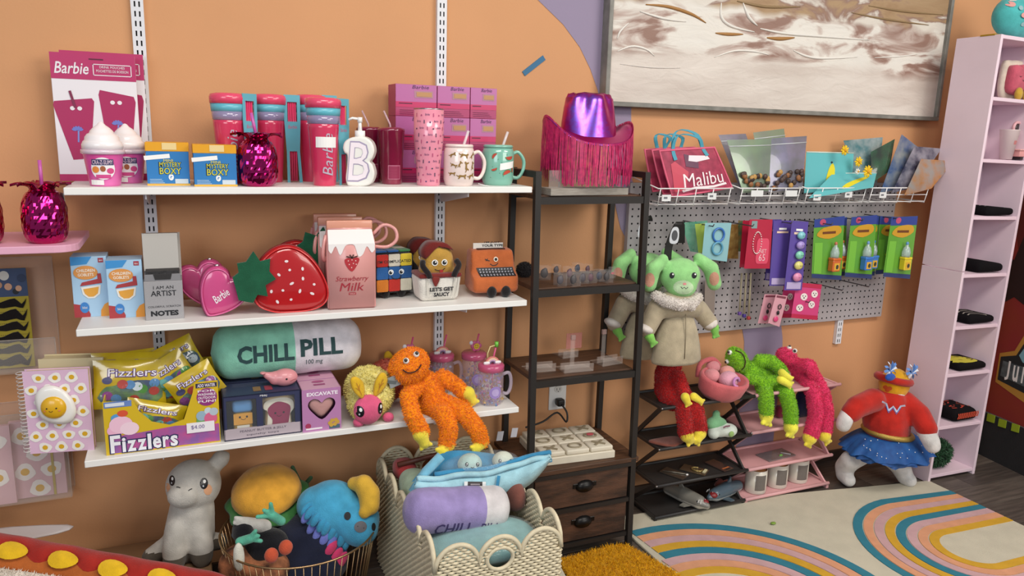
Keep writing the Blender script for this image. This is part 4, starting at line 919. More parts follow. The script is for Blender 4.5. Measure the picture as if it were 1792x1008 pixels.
def notebook(t, W, H, D, m, sp=True, seed=1, s=.026):
    b = MB(); b.box(-W / 2, 0, 0, W / 2, .002, H, m); b.box(-W / 2, D - .002, 0, W / 2, D, H, m); b.build('cover', t)
    MB().box(-W / 2 + .006, .002, .003, W / 2 - .002, D - .002, H - .003, mat('d8c99f', r=.8, var=.05, vs=300, stretch=(1, 60, 1))).build('page_block', t)
    b = MB()
    if seed: egg_print(b, -W / 2 + .002, .002, W / 2 - .002, H - .002, front(0, 0, 0), s, seed); b.build('egg_print', t)
    if sp:
        b = MB(); n = 22
        for i in range(n): z = H * (i + .7) / (n + .4); b.tube([(-W / 2 + .004 + (D * .55) * (math.cos(a) - .9), D / 2 + D * .7 * math.sin(a), z) for a in [2 * math.pi * k / 10 for k in range(10)]], .0011, mat('d9d3d0', r=.4), 5, True)
        b.build('spiral_binding', t, 'stuff')
EB = mat('dfb9d2', r=.55)
q = at(162, 787, -.225); t = thing('egg_notebook', 'spiral notebook with a fried egg pattern and a squishy smiling egg on its cover', 'notebook', (-.313, -.215, S3), -9)
notebook(t, .150, .222, .020, EB, seed=3)
P = smooth([(-.03, .058), (-.046, .035), (-.044, .0), (-.034, -.03), (-.005, -.046), (.03, -.046), (.05, -.022), (.048, .01), (.036, .034), (.018, .054), (-.006, .064)], 4)
e = MB().puff([(x * .92, y * .92) for x, y in P], .02, mat('efece6', r=.35, coat=.4), front(-.005, -.008, .125), ed=.5).build('squishy_egg_white', t)
b = MB(); b.ell((-.006, -.016, .128), (.030, .014, .030), mat('e2ae1c', r=.35, coat=.4), 20, 12); y_ = b.build('squishy_yolk', t)
b = MB()
for x in (-.012, .010): b.disc(x, .002, .002, .002, INK)
b.line([(-.003 + .004 * math.cos(a), -.004 + .003 * math.sin(a)) for a in [math.pi * (1 + k / 6) for k in range(7)]], .0012, INK)
for x in (-.018, .016): b.disc(x, -.005, .0028, .0022, mat('e58a5a'))
stick(b, tree(y_), front(-.006, -.1, .128), .0012, .006).build('smile', y_)
t = thing('egg_notebook', 'second fried egg notebook standing behind the one with the squishy egg, its page edges showing', 'notebook', (-.283, -.165, S3), -12)
notebook(t, .155, .236, .045, mat('d3c49c', r=.7), False, 0)
# fizzlers display box and its foil bags
xc, W, z0, z1 = bb(181, 672, 384, 785, -.275); t = thing('candy_display_box', 'yellow and blue candy display box lettered Fizzlers, full of foil bags', 'display box', (xc, -.277, S3)); H = z1 - S3
YB = mat('d6b426', r=.4)
P = [(-W / 2, 0), (W / 2, 0), (W / 2, H * .98), (W * .29, H * .98), (W * .27, H * .82), (W * .18, H * .42), (W * .05, H * .36), (-W * .1, H * .44), (-W * .2, H * .62), (-W * .24, H * .78), (-W / 2, H * .82)]
MB().prism(P, -.002, .002, YB, front(0, 0, 0)).build('front_panel', t)
b = MB()
for x in (-W / 2, W / 2 - .003): b.box(x, 0, 0, x + .003, .16, H * .8, YB)
b.build('side_panel', t); MB().box(-W / 2, .158, 0, W / 2, .161, H * 1.1, YB).build('rear_panel', t); MB().box(-W / 2 + .003, 0.002, 0, W / 2 - .003, .158, .003, YB).build('base_panel', t)
b = MB(); F0 = front(0, -.002, 0)
b.flat([(-W * .45, .004), (W / 2 - .002, .004), (W / 2 - .002, H * .30), (W * .1, H * .34), (-W * .2, H * .3), (-W * .42, H * .28)], mat('8b5fa0', r=.35, h2='c8558f', vs=22), F0, OFF)
b.flat([(-W * .49, H * .72), (-W * .26, H * .72), (-W * .26, H * .81), (-W * .49, H * .81)], mat('6a86c0'), F0, OFF); b.rect(-W * .48, H * .74, -W * .32, H * .79, mat('d9dfe8'), F0, 2 * OFF)
for (x, y, rx, ry, c) in ((-.36, .45, .1, .13, 'f0c2d6'), (-.29, .38, .08, .1, 'f3d3e0'), (-.41, .37, .07, .09, 'ecb2cc'), (-.39, .56, .05, .06, '5a9ad0'), (-.34, .62, .045, .05, 'd8573a'), (-.42, .5, .03, .05, '4f8f5e')): b.disc(x * W, y * H, rx * W, ry * H, mat(c, r=.4), F0, OFF * (2 + x), 18)
b.disc(W * .395, H * .74, W * .092, H * .14, mat('93387a', r=.4), F0, OFF); b.rect(W * .3, H * .89, W * .49, H * .96, mat('2f2f4c'), F0, OFF)
for s, y, h in (('ADD WATER', .9, .05), ('FOR', .82, .035), ('WASHABLE', .765, .04), ('OUTDOOR', .71, .04), ('FUN!', .655, .04)): b.text(s, W * .315, H * y, W * .475, H * (y + h), mat('f1e4ec'), F0, 2 * OFF, bold=.02)
for x, y, r, c in ((.34, .45, .05, '9bb4c4'), (.42, .4, .06, 'd9688f'), (.33, .38, .04, '74a55a'), (.45, .5, .04, 'b7c3ce'), (.4, .52, .035, 'c8d4dc')): b.disc(x * W, y * H, r * W, r * W, mat(c, r=.3), F0, OFF * (1.5 + x))
x = -W * .46
for ch, wd_, hh in (('F', .085, .27), ('i', .032, .22), ('z', .075, .17), ('z', .075, .17), ('l', .03, .24), ('e', .075, .17), ('r', .055, .17), ('s', .065, .17)):
    for m_, o_, g in ((mat('33305e'), 2 * OFF, .006), (mat('eeecf2'), 3.2 * OFF, 0)): b.text(ch, x - g / 2, H * .03 - g / 2, x + W * wd_ + g / 2, H * (.03 + hh) + g / 2, m_, F0, o_, bold=.03)
    x += W * (wd_ + .012)
b.rect(W * .2, H * .2, W * .45, H * .36, mat('efe9ec'), F0, 4 * OFF); b.text('$4.00', W * .24, H * .25, W * .36, H * .32, mat('7a6a9a'), F0, 5 * OFF)
b.build('printed_front', t)
def foil(px, py, Y, wd_, ht, rot, tilt, label, seed):
    q = at(px, py, Y); R = random.Random(seed); t = thing('foil_candy_bag', label, 'candy bag', q, 0, 'yellow foil candy bags')
    T = RZ(tilt * .4) @ RX(-8 + tilt * .5) @ FR @ RZ(rot)
    n = 10; vs = []; fs = []
    for sd in (1, -1):
        for i in range(n + 1):
            for j in range(n + 1):
                u, v = i / n * 2 - 1, j / n * 2 - 1; h = .017 * (max(0, 1 - u * u) ** .5) * (max(0, 1 - v * v) ** .6) + .0025 * math.sin(5 * u + seed) * math.sin(7 * v + 2 * seed) * (1 - abs(v) ** 4)
                vs.append((u * wd_ / 2 * (1 - .05 * math.cos(v * 1.5)), v * ht / 2, sd * max(.0004, h)))
    N = (n + 1) ** 2
    for sd in (0, 1):
        for i in range(n):
            for j in range(n):
                a = sd * N + i * (n + 1) + j; f = (a, a + n + 1, a + n + 2, a + 1); fs.append(f if sd == 0 else f[::-1])
    o = MB().add(vs, fs, mat('cfb51c', r=.22, coat=.6, h2='b99a12', vs=14, spec=.8), True, T).build('foil', t)
    b = MB(); b.text('Fizzlers', -wd_ * .3, ht * .16, wd_ * .36, ht * .34, mat('5c3c7c'), None, 0, bold=.05); b.text('Fizzlers', -wd_ * .29, ht * .18, wd_ * .35, ht * .33, mat('ece8ee'), None, .0008, bold=.0)
    b.flat(smooth([(-.38 * wd_, -.34 * ht), (.36 * wd_, -.38 * ht), (.4 * wd_, .02 * ht), (.1 * wd_, .1 * ht), (-.2 * wd_, .0), (-.34 * wd_, -.06 * ht)], 3), mat('4a5570', r=.12, coat=1, h2='6f8f5a', vs=30), None, .0002)
    for k in range(9): x, y = R.uniform(-.36, .36) * wd_, R.uniform(-.36, .05) * ht; c = R.choice(['5a86b4', '8a4a8c', '58904a', 'b04a42', 'c8d2d8', '6aa8a0']); b.disc(x, y, .013, .012, mat(c, r=.2, coat=.8), None, .0004 + .0001 * k, 12)
    b.disc(-wd_ * .3, ht * .1, .012, .009, mat('4a4a70'), None, .0006)
    stick(b, tree(o), T @ T3(0, 0, .1), .0012, .012).build('printed_front', t)
    return t
foil(232, 652, -.17, .20, .11, -3, -4, 'yellow foil candy bag standing at the back left of the display box', 1)
foil(228, 672, -.195, .18, .13, -4, 0, 'yellow foil candy bag at the left in front of the tall rear one', 2)
foil(310, 628, -.15, .12, .10, 24, 8, 'yellow foil candy bag poking up highest at the back of the display box', 3)
foil(300, 660, -.185, .12, .12, 30, 12, 'yellow and red foil candy bag leaning in the middle of the display box', 4)
foil(342, 675, -.215, .13, .10, 28, 15, 'yellow foil candy bag leaning at the right behind the washable fun panel', 5)
foil(270, 730, -.235, .15, .085, -16, 0, 'yellow foil candy bag lying in the dip of the display box front', 6)
foil(215, 648, -.14, .17, .10, 4, 0, 'yellow foil candy bag at the rear left, mostly covered by others', 7)
# squishy boxes and the excavate boxes
BX = mat('363a58', r=.4)
def squishy_box(Y, label):
    xc, W, z0, z1 = bb(391, 692, 527, 770, Y) if Y < -.2 else bb(391, 692, 527, 770, -.285)
    t = thing('squishy_toy_box', label, 'toy box', (xc, Y, S3), 0, 'dark blue window boxes'); H = z1 - S3 + .006; D = .11
    b = MB(); b.box(-W / 2, 0, 0, W / 2, D, .004, BX); b.box(-W / 2, 0, H - .003, W / 2, D, H, BX); b.box(-W / 2, D - .003, 0, W / 2, D, H, BX); b.box(-W / 2, 0, 0, -W / 2 + .003, D, H, BX); b.box(W / 2 - .003, 0, 0, W / 2, D, H, BX)
    b.box(-W / 2, 0, .0, W / 2, .003, H * .26, mat('b5a7ae', r=.45)); b.box(-W / 2, 0, H * .9, W / 2, .003, H, BX); b.box(-W * .08, 0, H * .26, W * .0, .003, H * .9, BX); b.box(W * .42, 0, H * .26, W / 2, .003, H * .9, BX); b.box(-W / 2, 0, H * .26, -W * .46, .003, H * .9, BX); b.build('carton', t)
    o = MB(); o.box(-W * .37, .018, .012, -W * .13, .065, H * .55, mat('c9a04a', r=.4), .012, 4); o.box(-W * .38, .016, H * .55, -W * .12, .067, H * .82, mat('5f93c6', r=.4), .01, 3); o.build('squishy_jar', t)
    b = MB(); F0 = front(0, .0155, 0); b.rect(-W * .37, H * .3, -W * .13, H * .55, mat('d59a3e', r=.4), F0, 0)
    for x in (-.29, -.20): b.disc(W * x, H * .47, .0028, .0032, INK, F0, .0006, 10)
    b.line([(-W * .245 + .006 * math.cos(a), H * .44 + .004 * math.sin(a)) for a in [math.pi * (1 + k / 6) for k in range(7)]], .0012, INK, F0, .0006); b.rect(-W * .33, H * .05, -W * .17, H * .28, mat('d9d6cc'), F0, .0006); b.disc(-W * .25, H * .17, .009, .005, mat('b07a3e'), F0, .001, 12, -.4)
    b.build('jar_face', t)
    Br = smooth([(.06, .04), (.37, .04), (.38, .4), (.44, .55), (.42, .76), (.3, .84), (.14, .83), (.02, .76), (.0, .6), (.06, .5)], 3); MB().puff([(x * W, y * H) for x, y in Br], .05, mat('d9b98c', r=.5), front(0, .045, 0), ed=.8).build('squishy_bread', t)
    b = MB(); Bw = [(.21 + (x - .21) * .9, .43 + (y - .43) * .92) for x, y in Br]; b.flat([(x * W, y * H) for x, y in Bw], mat('e3dccb', r=.5), front(0, .0185, 0), 0); J = smooth([(.12, .12), (.2, .1), (.32, .16), (.36, .4), (.37, .6), (.28, .7), (.18, .72), (.08, .6), (.08, .45), (.13, .32)], 3); b.flat([(x * W, y * H) for x, y in J], mat('8f2f52', r=.3), front(0, .0185, 0), .001)
    for x in (.17, .28): b.disc(W * x, H * .47, .0028, .003, INK, front(0, .0185, 0), .0018, 10)
    b.line([(W * .22 + .006 * math.cos(a), H * .42 + .004 * math.sin(a)) for a in [math.pi * (1 + k / 6) for k in range(7)]], .0012, INK, front(0, .0185, 0), .0018); b.build('jam_face', t)
    b = MB(); F0 = front(0, 0, 0); b.text('PEANUT BUTTER & JELLY', -W * .3, H * .15, W * .3, H * .215, mat('6c6470'), F0, OFF); b.text('squishy toys', -W * .22, H * .07, W * .2, H * .12, mat('5a5260'), F0, OFF); b.text('PB&J', -W * .03, H * .92, W * .06, H * .97, WHITE, F0, OFF)
    for x in (-.1, .05): b.rect(W * x, D * .2, W * (x + .1), D * .55, mat('8a6a48' if x < 0 else '9c3a4c', r=.5), T3(0, 0, H), OFF); 
    for k in range(4): b.rect(-W * .35 , D * (.65 + .07 * k), W * .1, D * (.665 + .07 * k), mat('6d7088'), T3(0, 0, H), OFF)
    b.build('printing', t)
    MB().rect(-W * .46, H * .26, W * .42, H * .9, mat('dfe4ea', r=.04, alpha=.08, spec=.8), front(0, .001, 0)).build('window_film', t)
    return t, W, H
sb, SW, SHH = squishy_box(-.285, 'front dark blue window box with a squishy jar and jam toast inside')
t2 = dup(sb, (sb.location.x + .004, -.172, S3), 0, 'second dark blue window box, standing directly behind the front one')
# pink whale squishy on the box
ztop = S3 + SHH; q = at(491, 686, -.21); t = thing('whale_squishy', 'small pink whale squishy lying on top of the dark blue box', 'squishy toy', (q.x, -.235, ztop), 0)
b = MB(); zz = .026; wm = mat('dd9298', r=.4, coat=.3)
o = blob('body', [('e', (.01, 0, .024), (.036, .026, .025)), ('t', [(-.015, 0, .024), (-.038, 0, .034), (-.048, 0, .042)], [.02, .010, .005]), ('e', (-.050, -.006, .044), (.008, .012, .004))], wm, t, .003, 4)
b = MB(); b.disc(.012, .026, .0028, .0028, INK); b.line([(.022, .018), (.032, .021), (.04, .02)], .0014, mat('a4525c')); stick(b, tree(o), front(0, -.1, 0), .001, .004).build('face', t)
# excavate boxes
def excavate(Y, label, x_=None):
    xc, W, z0, z1 = bb(529, 680, 597, 758, -.29); t = thing('dig_kit_box', label, 'toy box', (x_ or xc, Y, S3), 0, 'pink heart dig kit boxes'); H = z1 - S3
    pm = mat('b87fae', r=.4); hp = [(0, .30), (.22, .47), (.33, .62), (.31, .74), (.2, .8), (.08, .77), (0, .70), (-.08, .77), (-.2, .8), (-.31, .74), (-.33, .62), (-.22, .47)]
    hp = [(x * W * 1.05, y * H - .03 * H) for x, y in smooth(hp, 3)]
    n = len(hp); big = []                                   # front with a heart window: ring between heart and rectangle
    for x, y in hp:
        dx, dy = x, y - H * .55; k = min((W / 2) / max(1e-5, abs(dx)), (H * .45 if dy > 0 else H * .55) / max(1e-5, abs(dy))); big.append((dx * k, H * .55 + dy * k))
    b = MB(); F0 = front(0, 0, 0); b.add([(x, y, 0) for x, y in hp + big], [(i, n + i, n + (i + 1) % n, (i + 1) % n) for i in range(n)], pm, False, F0)
    for cx_, cy_ in ((-W / 2, 0), (W / 2, 0), (W / 2, H), (-W / 2, H)): b.flat([(cx_, cy_), (cx_ * .3, cy_), (cx_, H * .55 + (cy_ - H * .55) * .3)], pm, F0, -.0004)
    D = .085; b.box(-W / 2, .0008, 0, -W / 2 + .002, D, H, pm); b.box(W / 2 - .002, .0008, 0, W / 2, D, H, pm); b.box(-W / 2, .0008, H - .002, W / 2, D, H, mat('cf9fb6', r=.4)); b.box(-W / 2, D - .002, 0, W / 2, D, H, pm); b.box(-W / 2, .0008, 0, W / 2, D, .002, pm); b.build('carton', t)
    MB().puff([(x * .93, H * .55 + (y - H * .55) * .93) for x, y in hp], .03, mat('c08f8c', r=.7, bump=.3, bs=80), front(0, .02, 0), ed=.5).build('heart_stone', t)
    b = MB(); b.text('EXCAVATE', -W * .38, H * .84, W * .42, H * .93, mat('f2e6f0'), F0, OFF, bold=.04); b.disc(-W * .36, H * .14, .008, .008, mat('a8365c'), F0, OFF); b.rect(-W * .42, H * .05, W * .0, H * .09, mat('efe2ea'), F0, OFF)
    for k in range(6): b.disc(W * (.3 + .1 * math.cos(k)), H * (.17 + .06 * math.sin(k * 1.1)), .006, .006, mat('c9a040'), F0, OFF * (1 + .2 * k), 10)
    b.rect(W * .18, H * .02, W * .46, H * .11, mat('4d6472'), F0, OFF)
    b.rect(-W * .15, D * .36, W * .15, D * .5, mat('9c4a76'), T3(0, 0, H), OFF); b.disc(0, D * .75, W * .16, D * .12, mat('a8547e'), T3(0, 0, H), OFF); b.build('printing', t)
    return t, W, H
ex, EW, EH = excavate(-.29, 'front pink dig kit box with a heart window and lettering EXCAVATE')
dup(ex, (ex.location.x, -.202, S3), 0, 'middle pink dig kit box behind the lettered front one'); dup(ex, (ex.location.x, -.114, S3), 0, 'rear pink dig kit box nearest the wall, below the white end of the pillow')
# chill pill pillow
def pill(name, L, R, left_m, right_m, split, t, e=.8):
    b = MB(); n = 28; k = 44; vs = []; xs = []
    for i in range(k + 1):
        u = -1 + 2 * i / k; x = L / 2 * math.copysign(abs(math.sin(u * math.pi / 2)) ** .8, u) if False else L / 2 * u
        d = max(0, abs(x) - (L / 2 - R * .75)) / (R * .75); r = R * (max(0, 1 - d ** 2.3)) ** .45 * (1 + .012 * math.sin(x * 60))
        xs.append(x); vs += [(x, r * math.cos(2 * math.pi * j / n) * 1.0, r * math.sin(2 * math.pi * j / n) * (1 + .01 * math.sin(x * 45 + j))) for j in range(n)]
    fa = []; fb = []
    for i in range(k):
        for j in range(n):
            a = i * n + j; c = i * n + (j + 1) % n; (fa if (xs[i] + xs[i + 1]) / 2 < split else fb).append((a, a + n, c + n, c))
    whole = MB().add(vs, fa + fb, left_m, True); bv = whole.build('tmp'); tr_ = tree(bv); bpy.data.objects.remove(bv)
    MB().add(vs, fa, left_m, True).build(name + '_left_half', t); MB().add(vs, fb, right_m, True).build(name + '_right_half', t)
    return tr_
zb = S3 + max(SHH, EH); Y = -.125; a, c = at(368, 612, Y), at(632, 612, Y); L = c.x - a.x; R = (at(500, 562, Y).z - zb) / 2; R = min(R, .098)
t = thing('pill_pillow', 'long mint and white pill pillow lettered CHILL PILL, lying on the boxes', 'pillow', ((a.x + c.x) / 2, Y, zb + R)); mint, pw_ = plush('8cccb4'), plush('e2dde4')
tr_ = pill('pillow', L, R, mint, pw_, .012 * 1.0, t)
tx = mat('2d4a4c', r=.9); b = MB(); b.text('CHILL', -L * .345, -R * .22, L * .015, R * .42, tx, bold=.035); b.text('PILL', L * .055, -R * .12, L * .335, R * .5, tx, bold=.035); b.text('100 mg', L * .09, -R * .5, L * .2, -R * .25, tx)
stick(b, tr_, front(0, -.3, 0), .0012, .01).build('lettering', t)
# moth plushes
def moth(px, py, Y, z, label, body, face, rz=0, s=1.0):
    q = at(px, py, Y); t = thing('moth_plush', label, 'plush toy', (q.x, Y, z), rz, 'fuzzy round moth plushes'); t.scale = (s,) * 3
    o = blob('body', [('e', (.01, .02, .066), (.062, .075, .064)), ('e', (-.012, -.02, .055), (.05, .045, .052))], plush(body), t, .005, 4)
    fur(o, mat(body, r=.95, var=.08, vs=40, spec=.1), 5000, .008, t, .0018, .7)
    fo = MB().ell((-.022, -.055, .045), (.038, .026, .04), plush(face), 20, 14).build('face', t)
    for x in (-.028, .026): b = MB(); eye(b, x, .006, .009, .0145); stick(b, tree(fo), front(-.022, -.2, .043), .0012, .005).build('eye', t)
    for sg, ang in ((-1, 22), (1, -24)):
        W_ = smooth([(0, 0), (.013, .018), (.017, .042), (.006, .062), (-.008, .062), (-.014, .04), (-.010, .016)], 3)
        w_ = MB().puff(W_, .014, plush('e0b32c'), front(-.022 + sg * .016, -.058, .078) @ RZ(ang), ed=.5).build('wing_ear', t)
        b = MB(); Tn = front(-.022 + sg * .016, -.067, .078) @ RZ(ang); b.line([(0, .012), (0, .05)], .0014, mat('b5722a'), Tn); b.line([(0, .03), (.006, .042)], .0012, mat('b5722a'), Tn); b.line([(0, .026), (-.006, .038)], .0012, mat('b5722a'), Tn); b.build('wing_vein', w_)
    for x in (-.045, .035): MB().ell((x, -.048, .012), (.015, .014, .012), plush(face), 12, 8).build('foot', t)
    return t
m_ = moth(645, 700, -.235, S3, 'yellow fuzzy moth plush with a pink face and paper tag, sitting beside the heart box', 'ece08c', 'de5e84', 8, 1.14)
b = MB(); b.box(-.016, -.001, -.03, .016, .001, 0, mat('8f989a', r=.4), T=T3(.05, -.045, .12) @ RY(-15)); b.rect(-.012, -.02, .012, -.012, mat('5f686a'), front(.05, -.0465, .12) @ RZ(-15), .001); b.build('paper_tag', m_)
moth(684, 690, -.085, S3, 'orange and pink fuzzy moth plush hidden behind the yellow one', 'd8705a', 'd8587c', 160, 1.0)
# glitter mason mugs
def jar(px, py, Y, top, label, kind, full=True):
    q = at(px, py, Y); t = thing('glitter_mug', label, 'cup', (q.x, Y, S3), 0, 'clear glitter mason mugs with straws'); R = .041; H = .118
    gl = mat('e4d3e4', r=.05, alpha=.22, coat=1, spec=.8)
    MB().lathe([(0, .002), (R * .86, .002), (R * .97, .01), (R, .03), (R, H * .78), (R * .9, H * .9), (R * .88, H * .98)], gl, 24).build('mug', t)
    P = smooth([(R, 0, H * .78), (R * 1.5, 0, H * .8), (R * 1.7, 0, H * .6), (R * 1.65, 0, H * .35), (R * 1.4, 0, H * .22), (R, 0, H * .25)], 4, False); MB().tube(P, .006, mat('e4d3e4', r=.05, alpha=.4, coat=1), 8).build('handle', t)
    MB().lathe([(R * .93, H * .93), (R * 1.02, H * .94), (R * 1.02, H * 1.08), (R * .9, H * 1.12), (0, H * 1.12)], mat('d05c86', r=.2, alpha=.8, coat=.6), 24).build('lid', t)
    Rn = random.Random(int(px)); b = MB()
    for k in range(150):
        a, r, z = Rn.uniform(0, 6.3), R * .93 * Rn.random() ** .5, .006 + (H * .75) * Rn.random() ** 1.8; c = Rn.choice(['b98fc0', 'c7a56a', '8f7ab8', 'd08fae', 'a9b4d8', 'c9a24e', '6f8fb8']); e_ = Rn.uniform(.002, .0048)
        b.box(-e_, -.0004, -e_, e_, .0004, e_, mat(c, r=.25, m=.3), T=T3(r * math.cos(a), r * math.sin(a), z) @ RZ(Rn.uniform(0, 360)) @ RY(Rn.uniform(0, 90)) @ RX(Rn.uniform(-40, 40)))
    b.build('glitter', t, 'stuff')
    b = MB(); F0 = front(0, -R - .0015, 0); b.flat(circle(.02, 20, .0, H * .4), mat('9c86c4', r=.3), None, .001); b.flat(circle(.012, 20, .0, H * .4), mat('b9a6d6', r=.3), None, .0016); wrap(cut(b, .012), R).build('printed_badge', t)
    if kind == 'rainbow':
        b = MB(); F0 = front(0, -.008, H * 1.12)
        for r0, c in ((.024, 'd9837e'), (.0195, 'e6cfa8'), (.015, 'c9a2c0'), (.0105, '6b5a78')):
            ring = [(r0 * math.cos(math.pi * k / 12), r0 * math.sin(math.pi * k / 12)) for k in range(13)]; inn = [(x * (r0 - .0044) / r0, y * (r0 - .0044) / r0) for x, y in ring[::-1]]; b.prism(ring + inn, -.003, .003, mat(c, r=.4), F0)
        b.build('rainbow_topper', t)
        for sg in (-1, 1):
            b = MB(); 
            for dx, r in ((-.006, .005), (0, .0065), (.006, .005)): b.ell((sg * .019 + dx, -.009, H * 1.12 + .004), (r, .005, r), mat('e6e4e6', r=.4), 10, 8)
            b.build('cloud', t)
    else:
        b = MB(); F0 = front(.004, -.012, H * 1.12 + .022)
        for k in range(6): b.ell((.004 + .012 * math.cos(k * 1.047), -.009, H * 1.12 + .022 + .012 * math.sin(k * 1.047)), (.008, .004, .008), mat('c9608a', r=.4), 10, 6)
        b.build('flower_topper', t)
        b = MB(); b.disc(0, 0, .010, .010, mat('e0b93a', r=.4), F0, .002)
        for x in (-.0035, .0035): b.disc(x, .003, .0013, .0018, INK, F0, .0026, 8)
        b.line([(.0055 * math.cos(a), -.001 + .004 * math.sin(a)) for a in [math.pi * (1 + k / 6) for k in range(7)]], .0012, INK, F0, .0026); b.build('smiley', t); MB().ell((-.014, -.010, H * 1.12 + .034), (.007, .004, .007), mat('e8e4ea', r=.4), 10, 6).build('bead', t)
    lean = .018; MB().tube([(.006, .006, H * .2), (.008, .006, H * 1.2), (lean, .004, H * 1.62)], .003, mat('d0527e', r=.3), 8).build('straw', t)
    return t
jr = jar(858, 705, -.235, 0, 'front clear glitter mug with a rainbow topper and green straw cap', 'rainbow')
b = MB(); b.cyl((.018, .004, .118 * 1.55), (.0185, .004, .118 * 1.69), .0062, mat('6fc046', r=.3), 12); b.tube([(-.012, 0, .135), (-.013, 0, .165), (-.004, .002, .185), (.014, .004, .188)], .002, mat('d8c890', r=.3), 6); b.build('straw_cap', jr)
jar(714, 690, -.075, 0, 'clear glitter mug with a smiley flower topper, behind the head of the orange plush', 'flower')
jar(772, 690, -.08, 0, 'clear glitter mug with a rainbow topper, in the middle by the shelf upright', 'rainbow')
jar(828, 690, -.10, 0, 'clear glitter mug with a smiley flower topper, behind the front rainbow mug', 'flower')
# long-limbed fuzzy plushes: generic faces, simple button eyes and a stitched smile
def long_plush(name_label, root, head, hr, hrot, torso, limbs, tips, col, tipc, eyes, n=16000, smile=True, group=None, ears=True):
    t = thing('long_limbed_plush', name_label, 'plush toy', root, 0, group); O = V(root)
    def Lc(p): return at(*p) - O
    m = plush(col); pr = [('e', Lc(head), hr, hrot)]
    tb = [Lc(p) for p in torso[0]]; pr.append(('t', tb, torso[1]))
    for pts, rs in limbs: pr.append(('t', [Lc(p) for p in pts], [r * 1.08 for r in rs]))
    o = blob('body', pr, m, t, .006, 5)
    fur(o, mat(col, r=.95, var=.1, vs=30, spec=.1, sheen=.3), n, .0085, t, .0017, .65)
    for pts, rs in tips:
        P = [Lc(p) for p in pts]; rs = [r * 1.3 for r in rs]; blob('paw', [('t', P, rs)] + [('t', [P[-1] , P[-1] + (P[-1] - P[0]).normalized() * rs[-1] * .9 + (P[-1] - P[0]).normalized().cross(V((0, 1, 0))).normalized() * rs[-1] * k], [rs[-1] * .55, rs[-1] * .42]) for k in (-.9, 0, .9)], plush(tipc), t, .0035, 3)
    if eyes:
        hc = Lc(head)
        for (ex_, ey_, Yz) in eyes:
            p = Lc((ex_, ey_, Yz)); b = MB(); d = (hc - p).normalized()
            view = (at(ex_, ey_, Yz) - CAM).normalized(); h = tree(o).ray_cast(p - view * .15, view, .5)
            c = h[0] if h[0] is not None else p
            nn = h[1] if h[0] is not None else -view
            e_ = MB(); e_.ell(c + nn * .003, (.0095,) * 3, mat('efece6', r=.2, coat=.6), 14, 10).build('eye', t); e2 = MB(); e2.ell(c + nn * .009 - view * .002, (.0055,) * 3, mat('17130f', r=.15, coat=1), 12, 8); e2.build('pupil', t)
    return t, o
orr = (0.70, -.225, S3)
t, o = long_plush('bright orange long-limbed fuzzy plush with yellow hands and feet, sitting on the bottom shelf', orr, (716, 640, -.255), (.062, .05, .050), RY(-28),
    ([(745, 668, -.235), (752, 690, -.232), (757, 712, -.235)], [.034, .044, .046]),
    [([(728, 678, -.26), (714, 692, -.29), (722, 728, -.33), (738, 756, -.335)], [.022, .021, .022, .021]), ([(775, 660, -.235), (798, 674, -.24), (822, 698, -.25)], [.022, .02, .019]),
     ([(758, 716, -.26), (775, 722, -.315), (786, 750, -.335), (782, 776, -.335)], [.026, .025, .023, .022]), ([(782, 708, -.255), (810, 720, -.315), (835, 752, -.335), (842, 772, -.335)], [.026, .025, .023, .021])],
    [([(736, 760, -.338), (742, 774, -.34)], [.019, .013]), ([(819, 688, -.255), (826, 700, -.258)], [.017, .012]), ([(783, 779, -.335), (774, 788, -.345)], [.018, .013]), ([(842, 774, -.335), (834, 783, -.345)], [.017, .013])],
    'ff9410', 'f0dc48', [(711, 632, -.30), (728, 621, -.30)], 20000)
def smile(t, o, pts, col='3a1616', wdt=.004):
    """stitched smile laid on the plush along measured sight lines"""
    O = V(t.location); tr_ = tree(o); P = []
    for px, py in pts:
        v = ray(px, py).normalized(); h = tr_.ray_cast(CAM - O + v * .8, v, 4)
        if h[0] is not None: P.append(h[0] - v * .006)
    if len(P) > 2: MB().tube(smooth([tuple(p) for p in P], 3, False), wdt * .5, mat(col, r=.8), 6).build('stitched_smile', t)
smile(t, o, [(705, 647), (712, 652), (722, 652), (731, 647), (737, 638)])
# ================================================================ LEFT WALL POCKETS
ACR = mat('f3ece6', r=.05, alpha=.10, spec=.9, coat=1); ACE = mat('efe2d6', r=.1, alpha=.16, spec=.9)
def acrylic(x0, x1, z0, z1, label, lip):
    t = thing('acrylic_wall_pocket', label, 'wall pocket', ((x0 + x1) / 2, 0, z0)); W = x1 - x0; H = z1 - z0; D = .075
    b = MB(); b.box(-W / 2, -.005, 0, W / 2, -.002, H, ACR); b.build('rear_panel', t); b = MB(); b.box(-W / 2, -D, 0, W / 2, -D + .003, H * lip, ACR); b.build('front_panel', t)
    MB().box(-W / 2, -D, -.003, W / 2, -.002, 0, ACE).build('floor_panel', t)
    for p, q in (((W / 2, -D, 0), (W / 2, -D, H * lip)), ((W / 2, -.004, 0), (W / 2, -.004, H)), ((-W / 2, -D, H * lip), (W / 2, -D, H * lip)), ((-W / 2, -.004, H), (W / 2, -.004, H))): MB().cyl(p, q, .0018, ACE, 6).build('edge', t)
a = at(118, 868, -.07); c = at(110, 745, -.01); acrylic(-.85, a.x + .012, a.z, a.z + .27, 'clear acrylic wall pocket at lower left holding the pink egg notebooks', .95)
e = at(104, 640, -.04); acrylic(-.85, e.x, e.z, e.z + .30, 'clear acrylic wall pocket at left holding the moustache card', .3)
